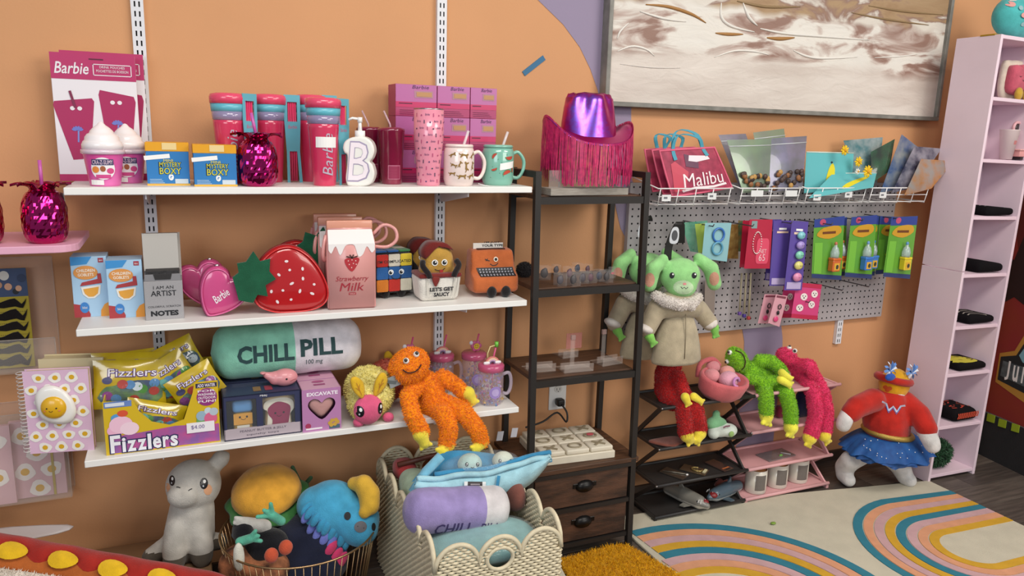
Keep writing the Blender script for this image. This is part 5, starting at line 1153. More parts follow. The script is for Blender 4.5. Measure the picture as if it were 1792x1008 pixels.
for x0, x1, Y, lb, sd in ((28, 119, -.045, 'pink fried egg notebook with a yellow elastic strap inside the acrylic pocket', 11), (-70, 29, -.066, 'pink fried egg notebook cut off by the left edge of the photo', 13)):
    A, B = at(x0, 870, Y), at(x1, 870, Y); W = B.x - A.x; t = thing('egg_notebook', lb, 'notebook', ((A.x + B.x) / 2, Y, a.z), 0); b = MB(); b.box(-W / 2, 0, 0, W / 2, .014, .225, mat('d9aeb4', r=.6)); b.build('cover', t)
    b = MB(); egg_print(b, -W / 2 + .002, .002, W / 2 - .002, .223, front(0, 0, 0), .044, sd); b.build('egg_print', t)
    if sd == 11: MB().box(W * .24, -.0022, 0, W * .29, -.0008, .225, mat('b9a23c', r=.7)).build('elastic_strap', t)
# moustache card
A, B = at(-60, 555, -.03), at(62, 640, -.03); zt = at(45, 468, -.03).z; W = B.x - A.x; H = zt - B.z
t = thing('moustache_card', 'yellow card of black stick-on moustaches hanging at the left edge', 'moustache card', ((A.x + B.x) / 2, -.03, e.z + .002)); MB().box(-W / 2, 0, 0, W / 2, .003, H, mat('a8951f', r=.5)).build('card', t)
b = MB(); F0 = front(0, 0, 0); b.rect(-W / 2, H * .72, W / 2, H, mat('3a4a6c', r=.4), F0, OFF)
for x, y, r, c in ((.2, .82, .06, 'c99a7c'), (.36, .8, .05, 'c99a7c'), (.05, .84, .06, 'b98a6c'), (.42, .9, .07, '2b3a58'), (.15, .93, .08, 'd0cfc8'), (.31, .77, .05, '1d1f26')): b.disc(W * x, H * y, W * r, W * r * 1.1, mat(c), F0, OFF * (2 + x))
b.build('printed_header', t)
for k in range(6):
    y = H * (.655 - .115 * k); P = [(-.4, -.012), (-.2, .012), (0, .002), (.12, .008), (.28, .014), (.38, -.004), (.46, .012), (.4, -.016), (.28, -.01), (.1, -.014), (0, -.012), (-.2, -.014)]
    MB().prism(smooth([(x * W, y + v * (1.1 if k % 2 else .9)) for x, v in P], 2), 0, .003, plush('1c1716'), F0).build('moustache', t)
    b = MB(); 
    for j in range(30): b.disc(W * (-.45 + .031 * j), y - .024, .0012, .0012, mat('57480f'), F0, OFF, 6)
    b.build('printed_dots', t)
# ================================================================ UNDER THE SHELVES
o = MB(); o.box(-.85, -.30, 0, .03, -.015, .165, mat('8a6a4c', r=.6, var=.1, vs=6), .003, 1); tag(o.build('display_bench'), 'low wooden bench under the donkey plush, hidden behind the hot dog pillow', 'bench')
GR = plush('bfbab2')
Yd = -.15; q = at(322, 975, Yd); t = thing('donkey_plush', 'grey donkey plush with pink cheeks and dark hooves sitting under the bottom shelf', 'plush toy', (q.x, Yd, .165)); O = V(t.location)
def D(px, py, dy=0): return at(px, py, Yd + dy) - O
def fl(p, z): p.z = z; return p
hv = 'f'; HF = plush('5a5248')
o = blob('body', [('e', D(339, 848), (.076, .07, .074)), ('e', D(322, 866, -.05), (.045, .04, .036)), ('t', [D(336, 890), D(332, 930), D(330, 952)], [.062, .070, .056]),
    ('t', [D(312, 925, -.035), D(306, 960, -.055), fl(D(305, 985, -.06), .024)], [.036, .034, .03]), ('t', [D(346, 925, -.035), D(353, 960, -.055), fl(D(354, 985, -.06), .024)], [.036, .034, .03]),
    ('t', [D(300, 950, .0), fl(D(264, 968, -.01), .025)], [.03, .026]), ('t', [D(355, 950, .01), fl(D(384, 970, .01), .026)], [.03, .026]), ('t', [D(370, 822, .02), D(386, 803, .02), D(396, 796, .02)], [.02, .026, .012])], GR, t, .006, 6, colfn=lambda p: HF if p.z < .045 else None)
b = MB(); F0 = T3(*D(322, 866, -.3)) @ FR
tr_ = tree(o); f1 = lambda px, py, sc, bb_: None
def onbody(draw, px, py, tr_, t, name, off=.0015, O=None):
    """draw in a small plane facing the camera side at the measured spot and lay it on the body"""
    v = ray(px, py).normalized(); s0 = CAM + v * 1.2 - (O or V(t.location)); m = MB(); draw(m)
    up = V((0, 0, 1)); r = v.cross(up).normalized(); u = r.cross(v); T = Matrix(((r.x, u.x, -v.x, s0.x), (r.y, u.y, -v.y, s0.y), (r.z, u.z, -v.z, s0.z), (0, 0, 0, 1)))
    stick(m, tr_, T, off, .006, 4)
    if m.f: return m.build(name, t)
onbody(lambda m: eye(m, 0, 0, .0105, .0155), 357, 846, tr_, t, 'eye'); onbody(lambda m: eye(m, 0, 0, .0075, .0145), 301, 841, tr_, t, 'eye')
for px, py, s_ in ((312, 853, -1), (333, 857, 1)): onbody(lambda m: m.line([(-.005, -.002 * s_), (0, .001), (.005, .002 * s_)], .0024, INK), px, py, tr_, t, 'nostril')
onbody(lambda m: m.disc(0, 0, .011, .015, mat('d9a27c', r=.9)), 364, 857, tr_, t, 'cheek', .0008); onbody(lambda m: m.disc(0, 0, .007, .012, mat('d9a27c', r=.9)), 293, 853, tr_, t, 'cheek', .0008)
# hot dog pillow: bun, sausage, wavy ketchup and mustard
C1, C2 = at(40, 990, -.36), at(400, 1054, -.52); A, B = C1 + (C1 - C2) * .9, C2 + (C2 - C1) * .12; ax = (B - A).normalized(); L = (B - A).length
t = thing('hot_dog_pillow', 'big hot dog pillow with wavy ketchup and mustard across the lower left corner', 'pillow', (A.x, A.y, 0)); O = V(t.location); KS = .62; n_ = ax.cross(V((0, 0, 1))).normalized(); n_ = -n_ if n_.y > 0 else n_; upv = n_.cross(ax); upv = -upv if upv.z < 0 else upv; n_, upv = (n_ - upv * .75).normalized(), (upv + n_ * .75).normalized()
def HP(s, a, r, lift=0): return A - O + ax * s + (n_ * math.sin(a) + upv * math.cos(a)) * r * KS + V((0, 0, lift))
def strip(name, a0, a1, R, col, par, na=10, wav=None, ns=60, s0=-.0, s1=1.0, r_end=True):
    vs = []; fs = []
    for i in range(ns + 1):
        s = L * (s0 + (s1 - s0) * i / ns); tt = i / ns; e_ = (max(0, 1 - max(0, (tt - .86) / .14) ** 2)) ** .5 if r_end else 1
        for j in range(na + 1):
            u = j / na; lo, hi = (wav(s) if wav else (a0, a1)); a = lo + (hi - lo) * u; vs.append(HP(s, a, (R + .012 * math.sin(math.pi * u)) * max(.05, e_)))
    for i in range(ns):
        for j in range(na): a = i * (na + 1) + j; fs.append((a, a + 1, a + na + 2, a + na + 1))
    return MB().add(vs, fs, plush(col), True).build(name, par)
ct = MB(); pts = [HP(L * k / 20, 0, 0) for k in range(21)]; ct.tube(pts, .1, plush('b5602a'), 28, rs=[.098 * KS * max(.1, (1 - max(0, (k / 20 - .86) / .14) ** 2)) ** .5 for k in range(21)]); ct.build('sausage', t)
W_ = 54.0
strip('ketchup', 0, 0, .0985, 'a3281f', t, 10, lambda s: (-1.3, -.12 + .24 * math.sin(s * W_)), 90)
for k in range(16):
    s0 = (k * 2 * math.pi + math.pi * 1.5) / W_
    if s0 + .04 > L: break
    P = [(s0 + .034 * math.cos(a), -.12 + .32 * math.sin(a) * (1 - .25 * math.cos(a))) for a in [2 * math.pi * i / 18 for i in range(18)]]
    vs = [HP(s, a, .115) for s, a in P] + [HP(s0, -.12, .122)]; MB().add(vs, [(i, (i + 1) % 18, 18) for i in range(18)], plush('e3b520'), True).build('mustard_drop', t)
b = MB()
vs = []; fs = []; ns = 40; prof = [(.75, .10), (.9, .135), (1.05, .158), (1.4, .175), (2.2, .18), (2.7, .16)]
for i in range(ns + 1):
    tt = i / ns; e_ = max(.1, (1 - max(0, (tt - .84) / .16) ** 2)) ** .5
    vs += [HP(L * tt * .97, a, r * e_, 0) for a, r in prof]
for i in range(ns):
    for j in range(len(prof) - 1): a = i * len(prof) + j; fs.append((a, a + 1, a + len(prof) + 1, a + len(prof)))
b.add(vs, fs, plush('b78c4a'), True); b.build('bun', t)
bw = MB(); vs = []; fs = []; prof = [(.5, .104), (.62, .125), (.85, .136), (1.0, .16), (1.15, .168)]
for i in range(ns + 1):
    tt = i / ns; e_ = max(.1, (1 - max(0, (tt - .84) / .16) ** 2)) ** .5
    vs += [HP(L * tt * .965, a + .04 * math.sin(tt * 20), r * e_ * 1.015, 0) for a, r in prof]
for i in range(ns):
    for j in range(len(prof) - 1): a = i * len(prof) + j; fs.append((a, a + 1, a + len(prof) + 1, a + len(prof)))
wo = bw.add(vs, fs, plush('e2d6c8'), True).build('white_fleece_lining', t); fur(wo, mat('e6dccf', r=.95, spec=.1), 9000, .009, t, .0016, .8)
vs = []; fs = []; prof = [(-1.25, .10), (-1.35, .103), (-1.6, .104), (-2.0, .11), (-2.6, .12)]
for i in range(ns + 1):
    tt = i / ns; e_ = max(.1, (1 - max(0, (tt - .84) / .16) ** 2)) ** .5; vs += [HP(L * tt * .97, a, r * e_) for a, r in prof]
for i in range(ns):
    for j in range(len(prof) - 1): a = i * len(prof) + j; fs.append((a, a + len(prof), a + len(prof) + 1, a + 1))
MB().add(vs, fs, plush('b78c4a'), True).build('rear_bun', t)
b = MB(); b.puff(smooth([(-.09, -.03), (.08, -.03), (.10, .0), (-.09, .03)], 3), .008, mat('d9d6da', r=.2, alpha=.5), T3(0, 0, 0) @ RX(12), ed=.4); o = b.build('folded_plastic_wrap'); w_ = at(42, 930, -.2); o.location = w_; tag(o, 'white plastic wrap sticking out behind the left end of the hot dog pillow', 'wrap')
# ---------------------------------------------------------------- gold wire basket with plushes
BC_, BR, BHT = V((.275, -.245, 0)), .222, .25
t = thing('wire_basket', 'round gold wire basket full of plush toys on the floor', 'basket', BC_); GW = mat('b0906a', r=.3, m=.9)
MB().tube([(BR * math.cos(a), BR * math.sin(a), BHT) for a in [2 * math.pi * k / 48 for k in range(48)]], .003, GW, 8, True).build('rim', t); MB().tube([(BR * .8 * math.cos(a), BR * .8 * math.sin(a), .006) for a in [2 * math.pi * k / 48 for k in range(48)]], .004, GW, 8, True).build('base_ring', t)
wm_ = None
for k in range(64):
    a = 2 * math.pi * k / 64
    if wm_ is None: wm_ = MB().cyl((BR, 0, BHT), (BR * .8, 0, .006), .0014, GW, 5).build('wire', t)
    else: o = wm_.copy(); COL.objects.link(o); o.parent = t; o.rotation_euler.z = a
MB().lathe([(0, .005), (BR * .79, .005), (BR * .79, .012), (0, .012)], mat('3a322c', r=.8), 32).build('base_plate', t)
# burger
q = at(478, 905, -.13); t = thing('burger_plush', 'burger plush with a golden bun and green lettuce at the back of the wire basket', 'plush toy', (q.x - .012, -.13, .288), 0); Tt = RX(16) @ RY(-8)
b = MB(); b.lathe([(0, .105), (.04, .103), (.075, .088), (.098, .06), (.103, .035), (.096, .026), (0, .026)], plush('dda038'), 32, Tt); b.build('top_bun', t)
b = MB(); b.lathe([(.06, .02), (.1, .022), (.118, .012), (.122, .006), (.1, .014), (.06, .012)], plush('3f7a3f'), 60, Tt, fn=lambda a, z: 1 + .05 * math.sin(9 * a)); b.build('lettuce', t)
MB().lathe([(0, .015), (.09, .015), (.1, 0), (.098, -.02), (.08, -.03), (0, -.03)], plush('4a2c1e'), 32, Tt).build('patty', t); MB().lathe([(0, -.03), (.09, -.03), (.095, -.05), (.07, -.075), (0, -.08)], plush('b98532'), 32, Tt).build('bottom_bun', t)
# cassowary plush
NV = plush('1c2034'); BL = plush('49a4cc'); Yc = -.27; q = at(560, 930, Yc); t = thing('bird_plush', 'navy and blue bird plush with a yellow crest lying in the wire basket', 'plush toy', (q.x, Yc, .17)); O = V(t.location)
def Dc(px, py, y): return at(px, py, y) - O
o1 = blob('body', [('e', Dc(540, 945, -.24), (.115, .10, .085)), ('e', Dc(545, 985, -.28), (.11, .10, .07))], NV, t, .007, 6)
o2 = blob('hood', [('e', Dc(556, 884, -.24), (.062, .06, .058)), ('e', Dc(580, 890, -.25), (.088, .082, .085)), ('e', Dc(622, 910, -.29), (.072, .072, .07)), ('e', Dc(630, 925, -.31), (.055, .055, .052))], BL, t, .006, 6); t2_ = tree(o2)
b = MB(); cp = [Dc(619, 846, -.265), Dc(636, 848, -.285), Dc(646, 864, -.31), Dc(647, 884, -.33), Dc(638, 897, -.345)]; b = blob('crest', [('t', cp, [.02, .03, .033, .03, .018])], plush('d9ac3c'), t, .005, 4)
onbody(lambda m: m.disc(0, 0, .0095, .0115, INK), 608, 903, t2_, t, 'eye', .0018, O); onbody(lambda m: m.disc(0, 0, .006, .0115, INK), 654, 922, t2_, t, 'eye', .0018, O)
onbody(lambda m: (m.disc(0, 0, .018, .016, mat('6c6b70', r=.95)), m.disc(-.008, .002, .0014, .0014, INK, None, .0008, 6), m.disc(.009, -.004, .0014, .0014, INK, None, .0008, 6)), 631, 922, t2_, t, 'beak', .002, O)
tb_ = tree(o1)
for cc, n, rr, pts in (('cf3d6c', 7, .021, [(578, 958), (592, 976), (612, 986), (632, 980), (646, 972)]), ('6f78c4', 11, .019, [(536, 900), (550, 926), (572, 944), (590, 956), (610, 972), (640, 974), (655, 962)]), ('3f95bd', 12, .017, [(534, 888), (552, 910), (574, 928), (594, 942), (618, 958), (645, 958)])):
    P = smooth(pts, 6, False)
    for i in range(n):
        px, py = P[min(len(P) - 1, int((i + .5) * len(P) / n))]; v = ray(px, py).normalized(); s0 = CAM - O + v * .8
        hs = [h for h in (tb_.ray_cast(s0, v, 3), t2_.ray_cast(s0, v, 3)) if h[0] is not None]
        if not hs: continue
        h = min(hs, key=lambda h: h[3]); p = h[0] - v * .004; MB().ell((0, 0, 0), (rr * .75, .008, rr * 1.3), plush(cc), 10, 8, T3(*p) @ RZ(12) @ RY(40 - i * 3)).build('ruff_scallop', t)
for px, py in ((475, 972), (500, 958)): MB().ell(Dc(px, py, -.40), (.019, .014, .022), plush('c9573a'), 12, 10).build('foot', t)
# dark plush with mint hands
q = at(440, 945, -.28); t = thing('dark_plush', 'black plush with mint green hands at the left of the wire basket', 'plush toy', (q.x, -.28, .2)); O = V(t.location)
blob('body', [('e', Dc(466, 955, -.29), (.065, .06, .048)), ('e', Dc(425, 930, -.30), (.03, .04, .035))], plush('17161c'), t, .007, 5)
for p0, p1 in (((420, 948), (452, 938)), ((492, 912), (462, 893))):
    a_, c_ = Dc(*p0, -.34), Dc(*p1, -.36); d = (c_ - a_); s_ = V((d.z, 0, -d.x)); blob('hand', [('t', [a_, a_.lerp(c_, .55)], [.013, .013])] + [('t', [a_.lerp(c_, .5), c_ + s_ * k], [.008, .006]) for k in (-.35, 0, .35)], plush('5fb59a'), t, .003, 3)
q = at(430, 915, -.25); t = thing('shark_tail_plush', 'white and slate plush tail sticking out at the left of the wire basket', 'plush toy', (q.x, -.25, .22)); O = V(t.location)
blob('tail', [('t', [Dc(462, 922, -.27), Dc(430, 915, -.30), Dc(412, 906, -.31)], [.022, .017, .006]), ('t', [Dc(430, 915, -.30), Dc(410, 915, -.31)], [.014, .006])], plush('cfccc6'), t, .004, 4); blob('flank', [('t', [Dc(450, 930, -.25), Dc(415, 935, -.26)], [.024, .016])], plush('4c5a66'), t, .005, 4)
q = at(420, 985, -.35); t = thing('patterned_plush', 'orange and brown patterned plush low in the wire basket', 'plush toy', (q.x, -.30, .06)); O = V(t.location)
blob('body', [('e', Dc(430, 985, -.29), (.075, .06, .06)), ('e', Dc(470, 995, -.32), (.06, .06, .05))], mat('c07a52', r=.95, h2='2f211c', vs=22, bump=.4, bs=300), t, .007, 5); blob('white_fin', [('e', Dc(418, 975, -.36), (.016, .012, .045))], plush('d9d6c8'), t, .005, 4)
q = at(535, 845, -.08); t = thing('sprout_plush', 'dark green leafy plush sticking up behind the burger plush', 'plush toy', (q.x, -.10, .2)); O = V(t.location)
blob('stem', [('t', [Dc(520, 880, -.10), Dc(530, 855, -.10)], [.03, .014])], plush('2f4a33'), t, .005, 3)
for a_, c_ in (((528, 852), (512, 818)), ((530, 852), (544, 836))): blob('leaf', [('t', [Dc(*a_, -.10), Dc(*c_, -.10)], [.007, .007])], plush('3d5a3c'), t, .003, 3)
# ---------------------------------------------------------------- scalloped wicker basket with pillows
WX0, WX1, WY0, WY1 = .545, .905, -.70, -.095; WK = mat('d9ccae', r=.75, var=.1, vs=60)
t = thing('wicker_basket', 'cream woven wicker basket with a scalloped rim, full of pillows', 'basket', ((WX0 + WX1) / 2, (WY0 + WY1) / 2, 0))
def wicker(p0, p1, lobes, zb, amp, hole, name):
    p0, p1 = V(p0) - V(t.location), V(p1) - V(t.location); d = p1 - p0; L = d.length; d /= L; nn = V((d.y, -d.x, 0)); lw = L / lobes
    def top(s): u = (s % lw) / lw * 2 - 1 if s < L else 1; return zb + amp * math.sqrt(max(0, 1 - u * u))
    b = MB(); z = .006; r = 0; hc = (L / 2, zb + amp * .05)
    while z < zb + amp:
        seg = []; ns = int(L / .011)
        for i in range(ns + 1):
            s = L * i / ns; ok = z <= top(s) and not (hole and ((s - hc[0]) / .036) ** 2 + ((z - hc[1]) / .03) ** 2 < 1)
            if ok: seg.append(p0 + d * s + nn * (.0028 * math.cos(math.pi * i + math.pi * r)) + V((0, 0, z)))
            if (not ok or i == ns) and seg:
                if len(seg) > 1: b.tube(seg, .0046, WK, 4)
                seg = []
        z += .0085; r += 1
    o = b.build(name + '_weave', t, 'stuff')
    P = [p0 + d * (L * i / 72) + V((0, 0, top(L * i / 72 if i < 72 else L * .99999))) for i in range(73)]; MB().tube(P, .007, WK, 6).build(name + '_rim', t)
    if hole: MB().tube([p0 + d * (hc[0] + .037 * math.cos(a)) + V((0, 0, hc[1] + .031 * math.sin(a))) for a in [2 * math.pi * k / 24 for k in range(24)]], .006, WK, 6, True).build(name + '_hole_rim', t)
wicker((WX0, WY0, 0), (WX1, WY0, 0), 3, .305, .065, True, 'front_panel'); wicker((WX0, WY1, 0), (WX1, WY1, 0), 3, .305, .085, True, 'rear_panel')
wicker((WX0, WY1, 0), (WX0, WY0, 0), 5, .305, .075, False, 'left_panel'); wicker((WX1, WY0, 0), (WX1, WY1, 0), 5, .305, .075, False, 'right_panel')
MB().box(WX0 + .01 - .725, WY0 + .01 + .3975, .002, WX1 - .01 - .725, WY1 - .01 + .3975, .012, WK).build('base', t)
# pillows: the lavender pill, the bagged teal ones, the pale blue pouch
q = at(797, 898, -.50); t = thing('pill_pillow', 'lavender and white pill pillow lettered CHILL, lying in the wicker basket', 'pillow', (q.x + .005, -.50, .360), 4); t.rotation_euler.y = math.radians(9)
tr_ = pill('pillow', .315, .062, plush('9c8cc0'), plush('d9d3d4'), .065, t); tx = mat('46386a', r=.9); b = MB(); b.text('CHILL', -.085, -.052, .035, -.012, tx, shear=-.15, bold=.01); b.text('PILL', .055, -.055, .12, -.02, tx, shear=-.15, bold=.01)
stick(b, tr_, front(0, -.3, 0), .0012, .01).build('lettering', t)
def bagpillow(c, r, rot, col, name, label, film_=True, cat='pillow'):
    t = thing(name, label, cat, c); T = RZ(rot[2]) @ RX(rot[0]) @ RY(rot[1]); MB().ell((0, 0, 0), r, plush(col), 28, 16, T, .8).build('pillow', t)
    if film_:
        R = random.Random(int(c[0] * 999)); b = MB(); b.ell((0, 0, 0), (r[0] * 1.05, r[1] * 1.05, r[2] * 1.12), mat('dfeaec', r=.06, alpha=.2, spec=.9, bump=.9, bs=50), 40, 24, T, .8); b.build('clear_wrapper', t)
    return t
bagpillow((.725, -.565, .285), (.16, .10, .035), (0, 0, 0), '7db4b4', 'wrapped_teal_pillow', 'teal pillow in a crinkled clear wrapper under the lavender pill pillow')
bagpillow((.725, -.40, .20), (.15, .16, .05), (0, 0, 0), '5a9a9e', 'wrapped_teal_pillow', 'second teal pillow in clear wrap, seen through the oval hole in the wicker')
bagpillow((.61, -.33, .345), (.05, .10, .055), (0, 0, 0), '9fb39a', 'sage_pillow', 'pale sage green pillow at the left rear of the wicker basket', False)
bagpillow((.60, -.22, .37), (.035, .05, .03), (0, 0, 0), 'a8383a', 'red_plush', 'small red plush at the left rear of the wicker basket', False, 'plush toy')
bagpillow((.865, -.42, .345), (.03, .08, .05), (0, 0, 10), '7a4a40', 'brown_pillow', 'dark brown pillow tucked at the right end of the lavender pill pillow', False)
o = MB().cyl((-.09, 0, 0), (.09, 0, .02), .008, mat('5a2c20', r=.5), 10).build('wooden_stick'); o.location = (.66, -.25, .402); tag(o, 'dark red-brown wooden stick lying across the rear of the wicker basket', 'stick')
# pale blue pouch with two round plush heads
q = at(840, 840, -.42); t = thing('peapod_pouch_plush', 'pale blue pouch plush holding two round smiling heads, on top of the wicker basket', 'plush toy', (q.x, -.42, .43), 0); O = V(t.location)
LBm, DBm = plush('a5d0dc'), plush('3f8db8')
lo = [(724, 862), (745, 872), (800, 876), (850, 874), (890, 868), (925, 850), (950, 825), (965, 803)]; up_ = [(730, 838), (760, 838), (800, 832), (850, 828), (890, 818), (920, 808), (945, 802), (963, 799)]
vs = []; fs = []; LO = smooth(lo, 4, False); UP = smooth(up_, 4, False); n = len(LO)
for (a_, c_) in zip(LO, UP):
    for k in range(6): u = k / 5; vs.append(Dc(a_[0] + (c_[0] - a_[0]) * u, a_[1] + (c_[1] - a_[1]) * u, -.43 - .045 * math.sin(math.pi * u * .8 + .35)))
for i in range(n - 1):
    for k in range(5): a = i * 6 + k; fs.append((a, a + 6, a + 7, a + 1))
ob = MB().add(vs, fs, LBm, True).build('front_pocket', t); ob.modifiers.new('s', 'SOLIDIFY').thickness = .012
MB().tube([Dc(*p, -.455) + V((0, 0, .002 * math.sin(i * .9))) for i, p in enumerate(UP)], .0085, LBm, 8).build('lip', t)
MB().tube([Dc(p[0], p[1] - 7, -.43) for p in UP[4:]], .009, DBm, 8).build('inner_lip', t)
b = MB(); pts = smooth([(715, 850), (745, 815), (770, 795), (800, 788), (850, 792), (900, 800), (960, 800)], 4, False)
vs = []; fs = []
for i, p in enumerate(pts): vs += [Dc(p[0], p[1], -.36), Dc(p[0] + 4, p[1] + 16 * min(1, 1.5 * (1 - i / len(pts))), -.37), Dc(p[0] + 6, min(866, p[1] + 50 * min(1, 1.35 * (1 - i / len(pts)))), -.40)]
for i in range(len(pts) - 1):
    for k in range(2): a = i * 3 + k; fs.append((a, a + 1, a + 4, a + 3))
ob = b.add(vs, fs, DBm, True).build('rear_pocket', t); ob.modifiers.new('s', 'SOLIDIFY').thickness = .01
MB().tube([Dc(722, 862, -.44), Dc(745, 826, -.43), Dc(772, 798, -.42)], .014, plush('7fc0dc'), 10).build('left_seam', t)
tr_ = tree(ob) if False else None
for px, py, r, c in ((822, 812, .037, 'bcd6d0'), (880, 806, .033, 'cdd3c4')):
    p = Dc(px, py, -.40); o = MB().ell(p, (r, r * .9, r * .85), plush(c), 18, 12).build('round_head', t); th = tree(o)
    for dx in (-5, 14): onbody(lambda m: eye(m, 0, 0, .0048, .0062), px + dx, py + 1, th, o, 'eye', .0012, O)
    onbody(lambda m: m.line([(-.005, .001), (0, -.002), (.005, .001)], .002, INK), px + 5, py + 6, th, o, 'smile', .0012, O)
tp = tree(t.children[0])
onbody(lambda m: (m.rect(-.032, -.012, .03, .013, mat('d5d8d8', r=.5)), m.rect(-.022, -.012, .02, .013, mat('2b2426', r=.5), None, .0006), m.rect(-.014, .003, .013, .007, mat('8d8488'), None, .001)), 832, 851, tp, t, 'printed_label', .008, O)
onbody(lambda m: m.line([(.002, -.028), (-.003, 0), (.001, .03)], .009, DBm), 872, 851, tp, t, 'printed_band', .008, O); onbody(lambda m: m.text('I ♥ WIPES'.replace('♥', 'AM'), -.03, -.003, .03, .005, INK, RZ(14), 0, bold=.02), 905, 862, tp, t, 'lettering', .008, O)
b = MB(); b.ell(Dc(840, 812, -.39), (.125, .06, .035), mat('e6eef0', r=.05, alpha=.12, spec=.9, bump=.9, bs=40), 32, 16); b.build('clear_wrapper', t)
# ================================================================ THINGS ON THE LADDER RACK
ZR1, ZR2, ZR3, ZR4 = 1.222, .936, .644, .334
# stand under the hat: whitewashed wood base with a clear panel
Y = -.285; a, c = at(962, 335, Y), at(1102, 335, Y); W = c.x - a.x
t = thing('display_stand', 'low whitewashed wooden display stand on the rack top under the fringed hat', 'display stand', ((a.x + c.x) / 2, Y, ZR1), 3); MB().box(-W / 2, 0, 0, W / 2, .07, .022, mat('a29a90', r=.6, h2='8a8278', vs=8, stretch=(3, 40, 40)), .001, 1).build('wooden_base', t)
MB().box(-W / 2 + .01, .03, .022, W / 2 - .01, .033, .075, ACR).build('clear_panel', t)
for x in (-W * .3, W * .3): MB().cyl((x, .05, .02), (x, .05, .16), .003, mat('8f8a88', r=.3), 8).build('support_pin', t)
# fringed cowboy hat
q = at(1031, 225, -.20); ZH = at(1031, 228, -.20).z; t = thing('fringed_cowboy_hat', 'iridescent pink and violet cowboy hat with a long pink fringe, on top of the rack', 'hat', (q.x, -.195, ZR1 + .022)); zb = ZH - ZR1 - .022
IR = bpy.data.materials.new('iridescent_foil'); IR.use_nodes = True; N = IR.node_tree.nodes; L = IR.node_tree.links; p = N['Principled BSDF']; p.inputs['Metallic'].default_value = .85; p.inputs['Roughness'].default_value = .28
lw = N.new('ShaderNodeLayerWeight'); lw.inputs['Blend'].default_value = .45; nz = N.new('ShaderNodeTexNoise'); nz.inputs['Scale'].default_value = 14; nz.inputs['Detail'].default_value = 5
ad = N.new('ShaderNodeMath'); ad.operation = 'MULTIPLY_ADD'; L.new(nz.outputs['Fac'], ad.inputs[0]); ad.inputs[1].default_value = .55; L.new(lw.outputs['Facing'], ad.inputs[2])
cr = N.new('ShaderNodeValToRGB'); L.new(ad.outputs[0], cr.inputs['Fac']); cr.color_ramp.elements[0].position = .3; cr.color_ramp.elements[0].color = lin('8a5fd6'); cr.color_ramp.elements[1].position = .75; cr.color_ramp.elements[1].color = lin('c02a78')
e_ = cr.color_ramp.elements.new(.48); e_.color = lin('a03fb0'); L.new(cr.outputs['Color'], p.inputs['Base Color'])
def brim(a, r): return zb - .008 + .056 * abs(math.cos(a)) ** 4.5 * ((r - .07) / .085) ** 1.4 * (1.0 if math.cos(a) < 0 else .8) - .034 * max(0, -math.sin(a)) ** 1.5 * (r - .07) / .085 if r > .07 else zb
vs = []; fs = []; na = 64; rr = [.07, .09, .112, .134, .15]
for i in range(na):
    a = 2 * math.pi * i / na
    for r in rr: vs.append((r * math.cos(a) * 1.0, r * math.sin(a) * .8, brim(a, r) - .004 * (r > .09)))
for i in range(na):
    for j in range(4): x0 = i * 5 + j; x1 = ((i + 1) % na) * 5 + j; fs.append((x0, x0 + 1, x1 + 1, x1))
o = MB().add(vs, fs, IR, True).build('brim', t); o.modifiers.new('s', 'SOLIDIFY').thickness = .004
vs = []; fs = []; hs = [-.022, .02, .06, .09, .106, .113, .103, .096]; sc = [1, .97, .91, .85, .78, .6, .3, .02]
for h, s in zip(hs, sc):
    for i in range(na):
        a = 2 * math.pi * i / na; x, y = .092 * s * math.cos(a), .078 * s * math.sin(a); k = h / .094
        z = zb + h - .022 * k * max(0, 1 - (y / .03) ** 2) * (s < .8) + .008 * k * (x / .07) ** 2
        pin = .02 * k * math.exp(-((a - math.pi * 1.29) / .35) ** 2) + .02 * k * math.exp(-((a - math.pi * 1.71) / .35) ** 2); f = 1 - pin / .07 * .9
        vs.append((x * f, y * f, z))
for j in range(len(hs) - 1):
    for i in range(na): x0, x1 = j * na + i, j * na + (i + 1) % na; fs.append((x0, x1, x1 + na, x0 + na))
MB().add(vs, fs, IR, True).build('crown', t)
R = random.Random(5); b = MB(); FRG = mat('d22f68', r=.35, h2='a81f58', vs=90)
for i in range(300):
    a = 2 * math.pi * (i + R.random()) / 300; rx, ry = .15 * math.cos(a), .15 * .8 * math.sin(a); z0 = brim(a, .15); ln = zb - .012 + R.uniform(-.008, .012) if abs(math.cos(a)) < .8 else zb - .01 + .03 * R.random()
    z1 = max(.004, z0 - min(.165, z0 - .004) + R.uniform(0, .012)); P = [V((rx, ry, z0)), V((rx * 1.01 + R.uniform(-.002, .002), ry * 1.01, (z0 + z1) / 2)), V((rx * 1.0 + R.uniform(-.005, .005), ry + R.uniform(-.004, .004), z1))]
    b.ribbon(P, V((-math.sin(a), math.cos(a), 0)) * .0026, .0006, FRG)
b.build('fringe', t, 'stuff')
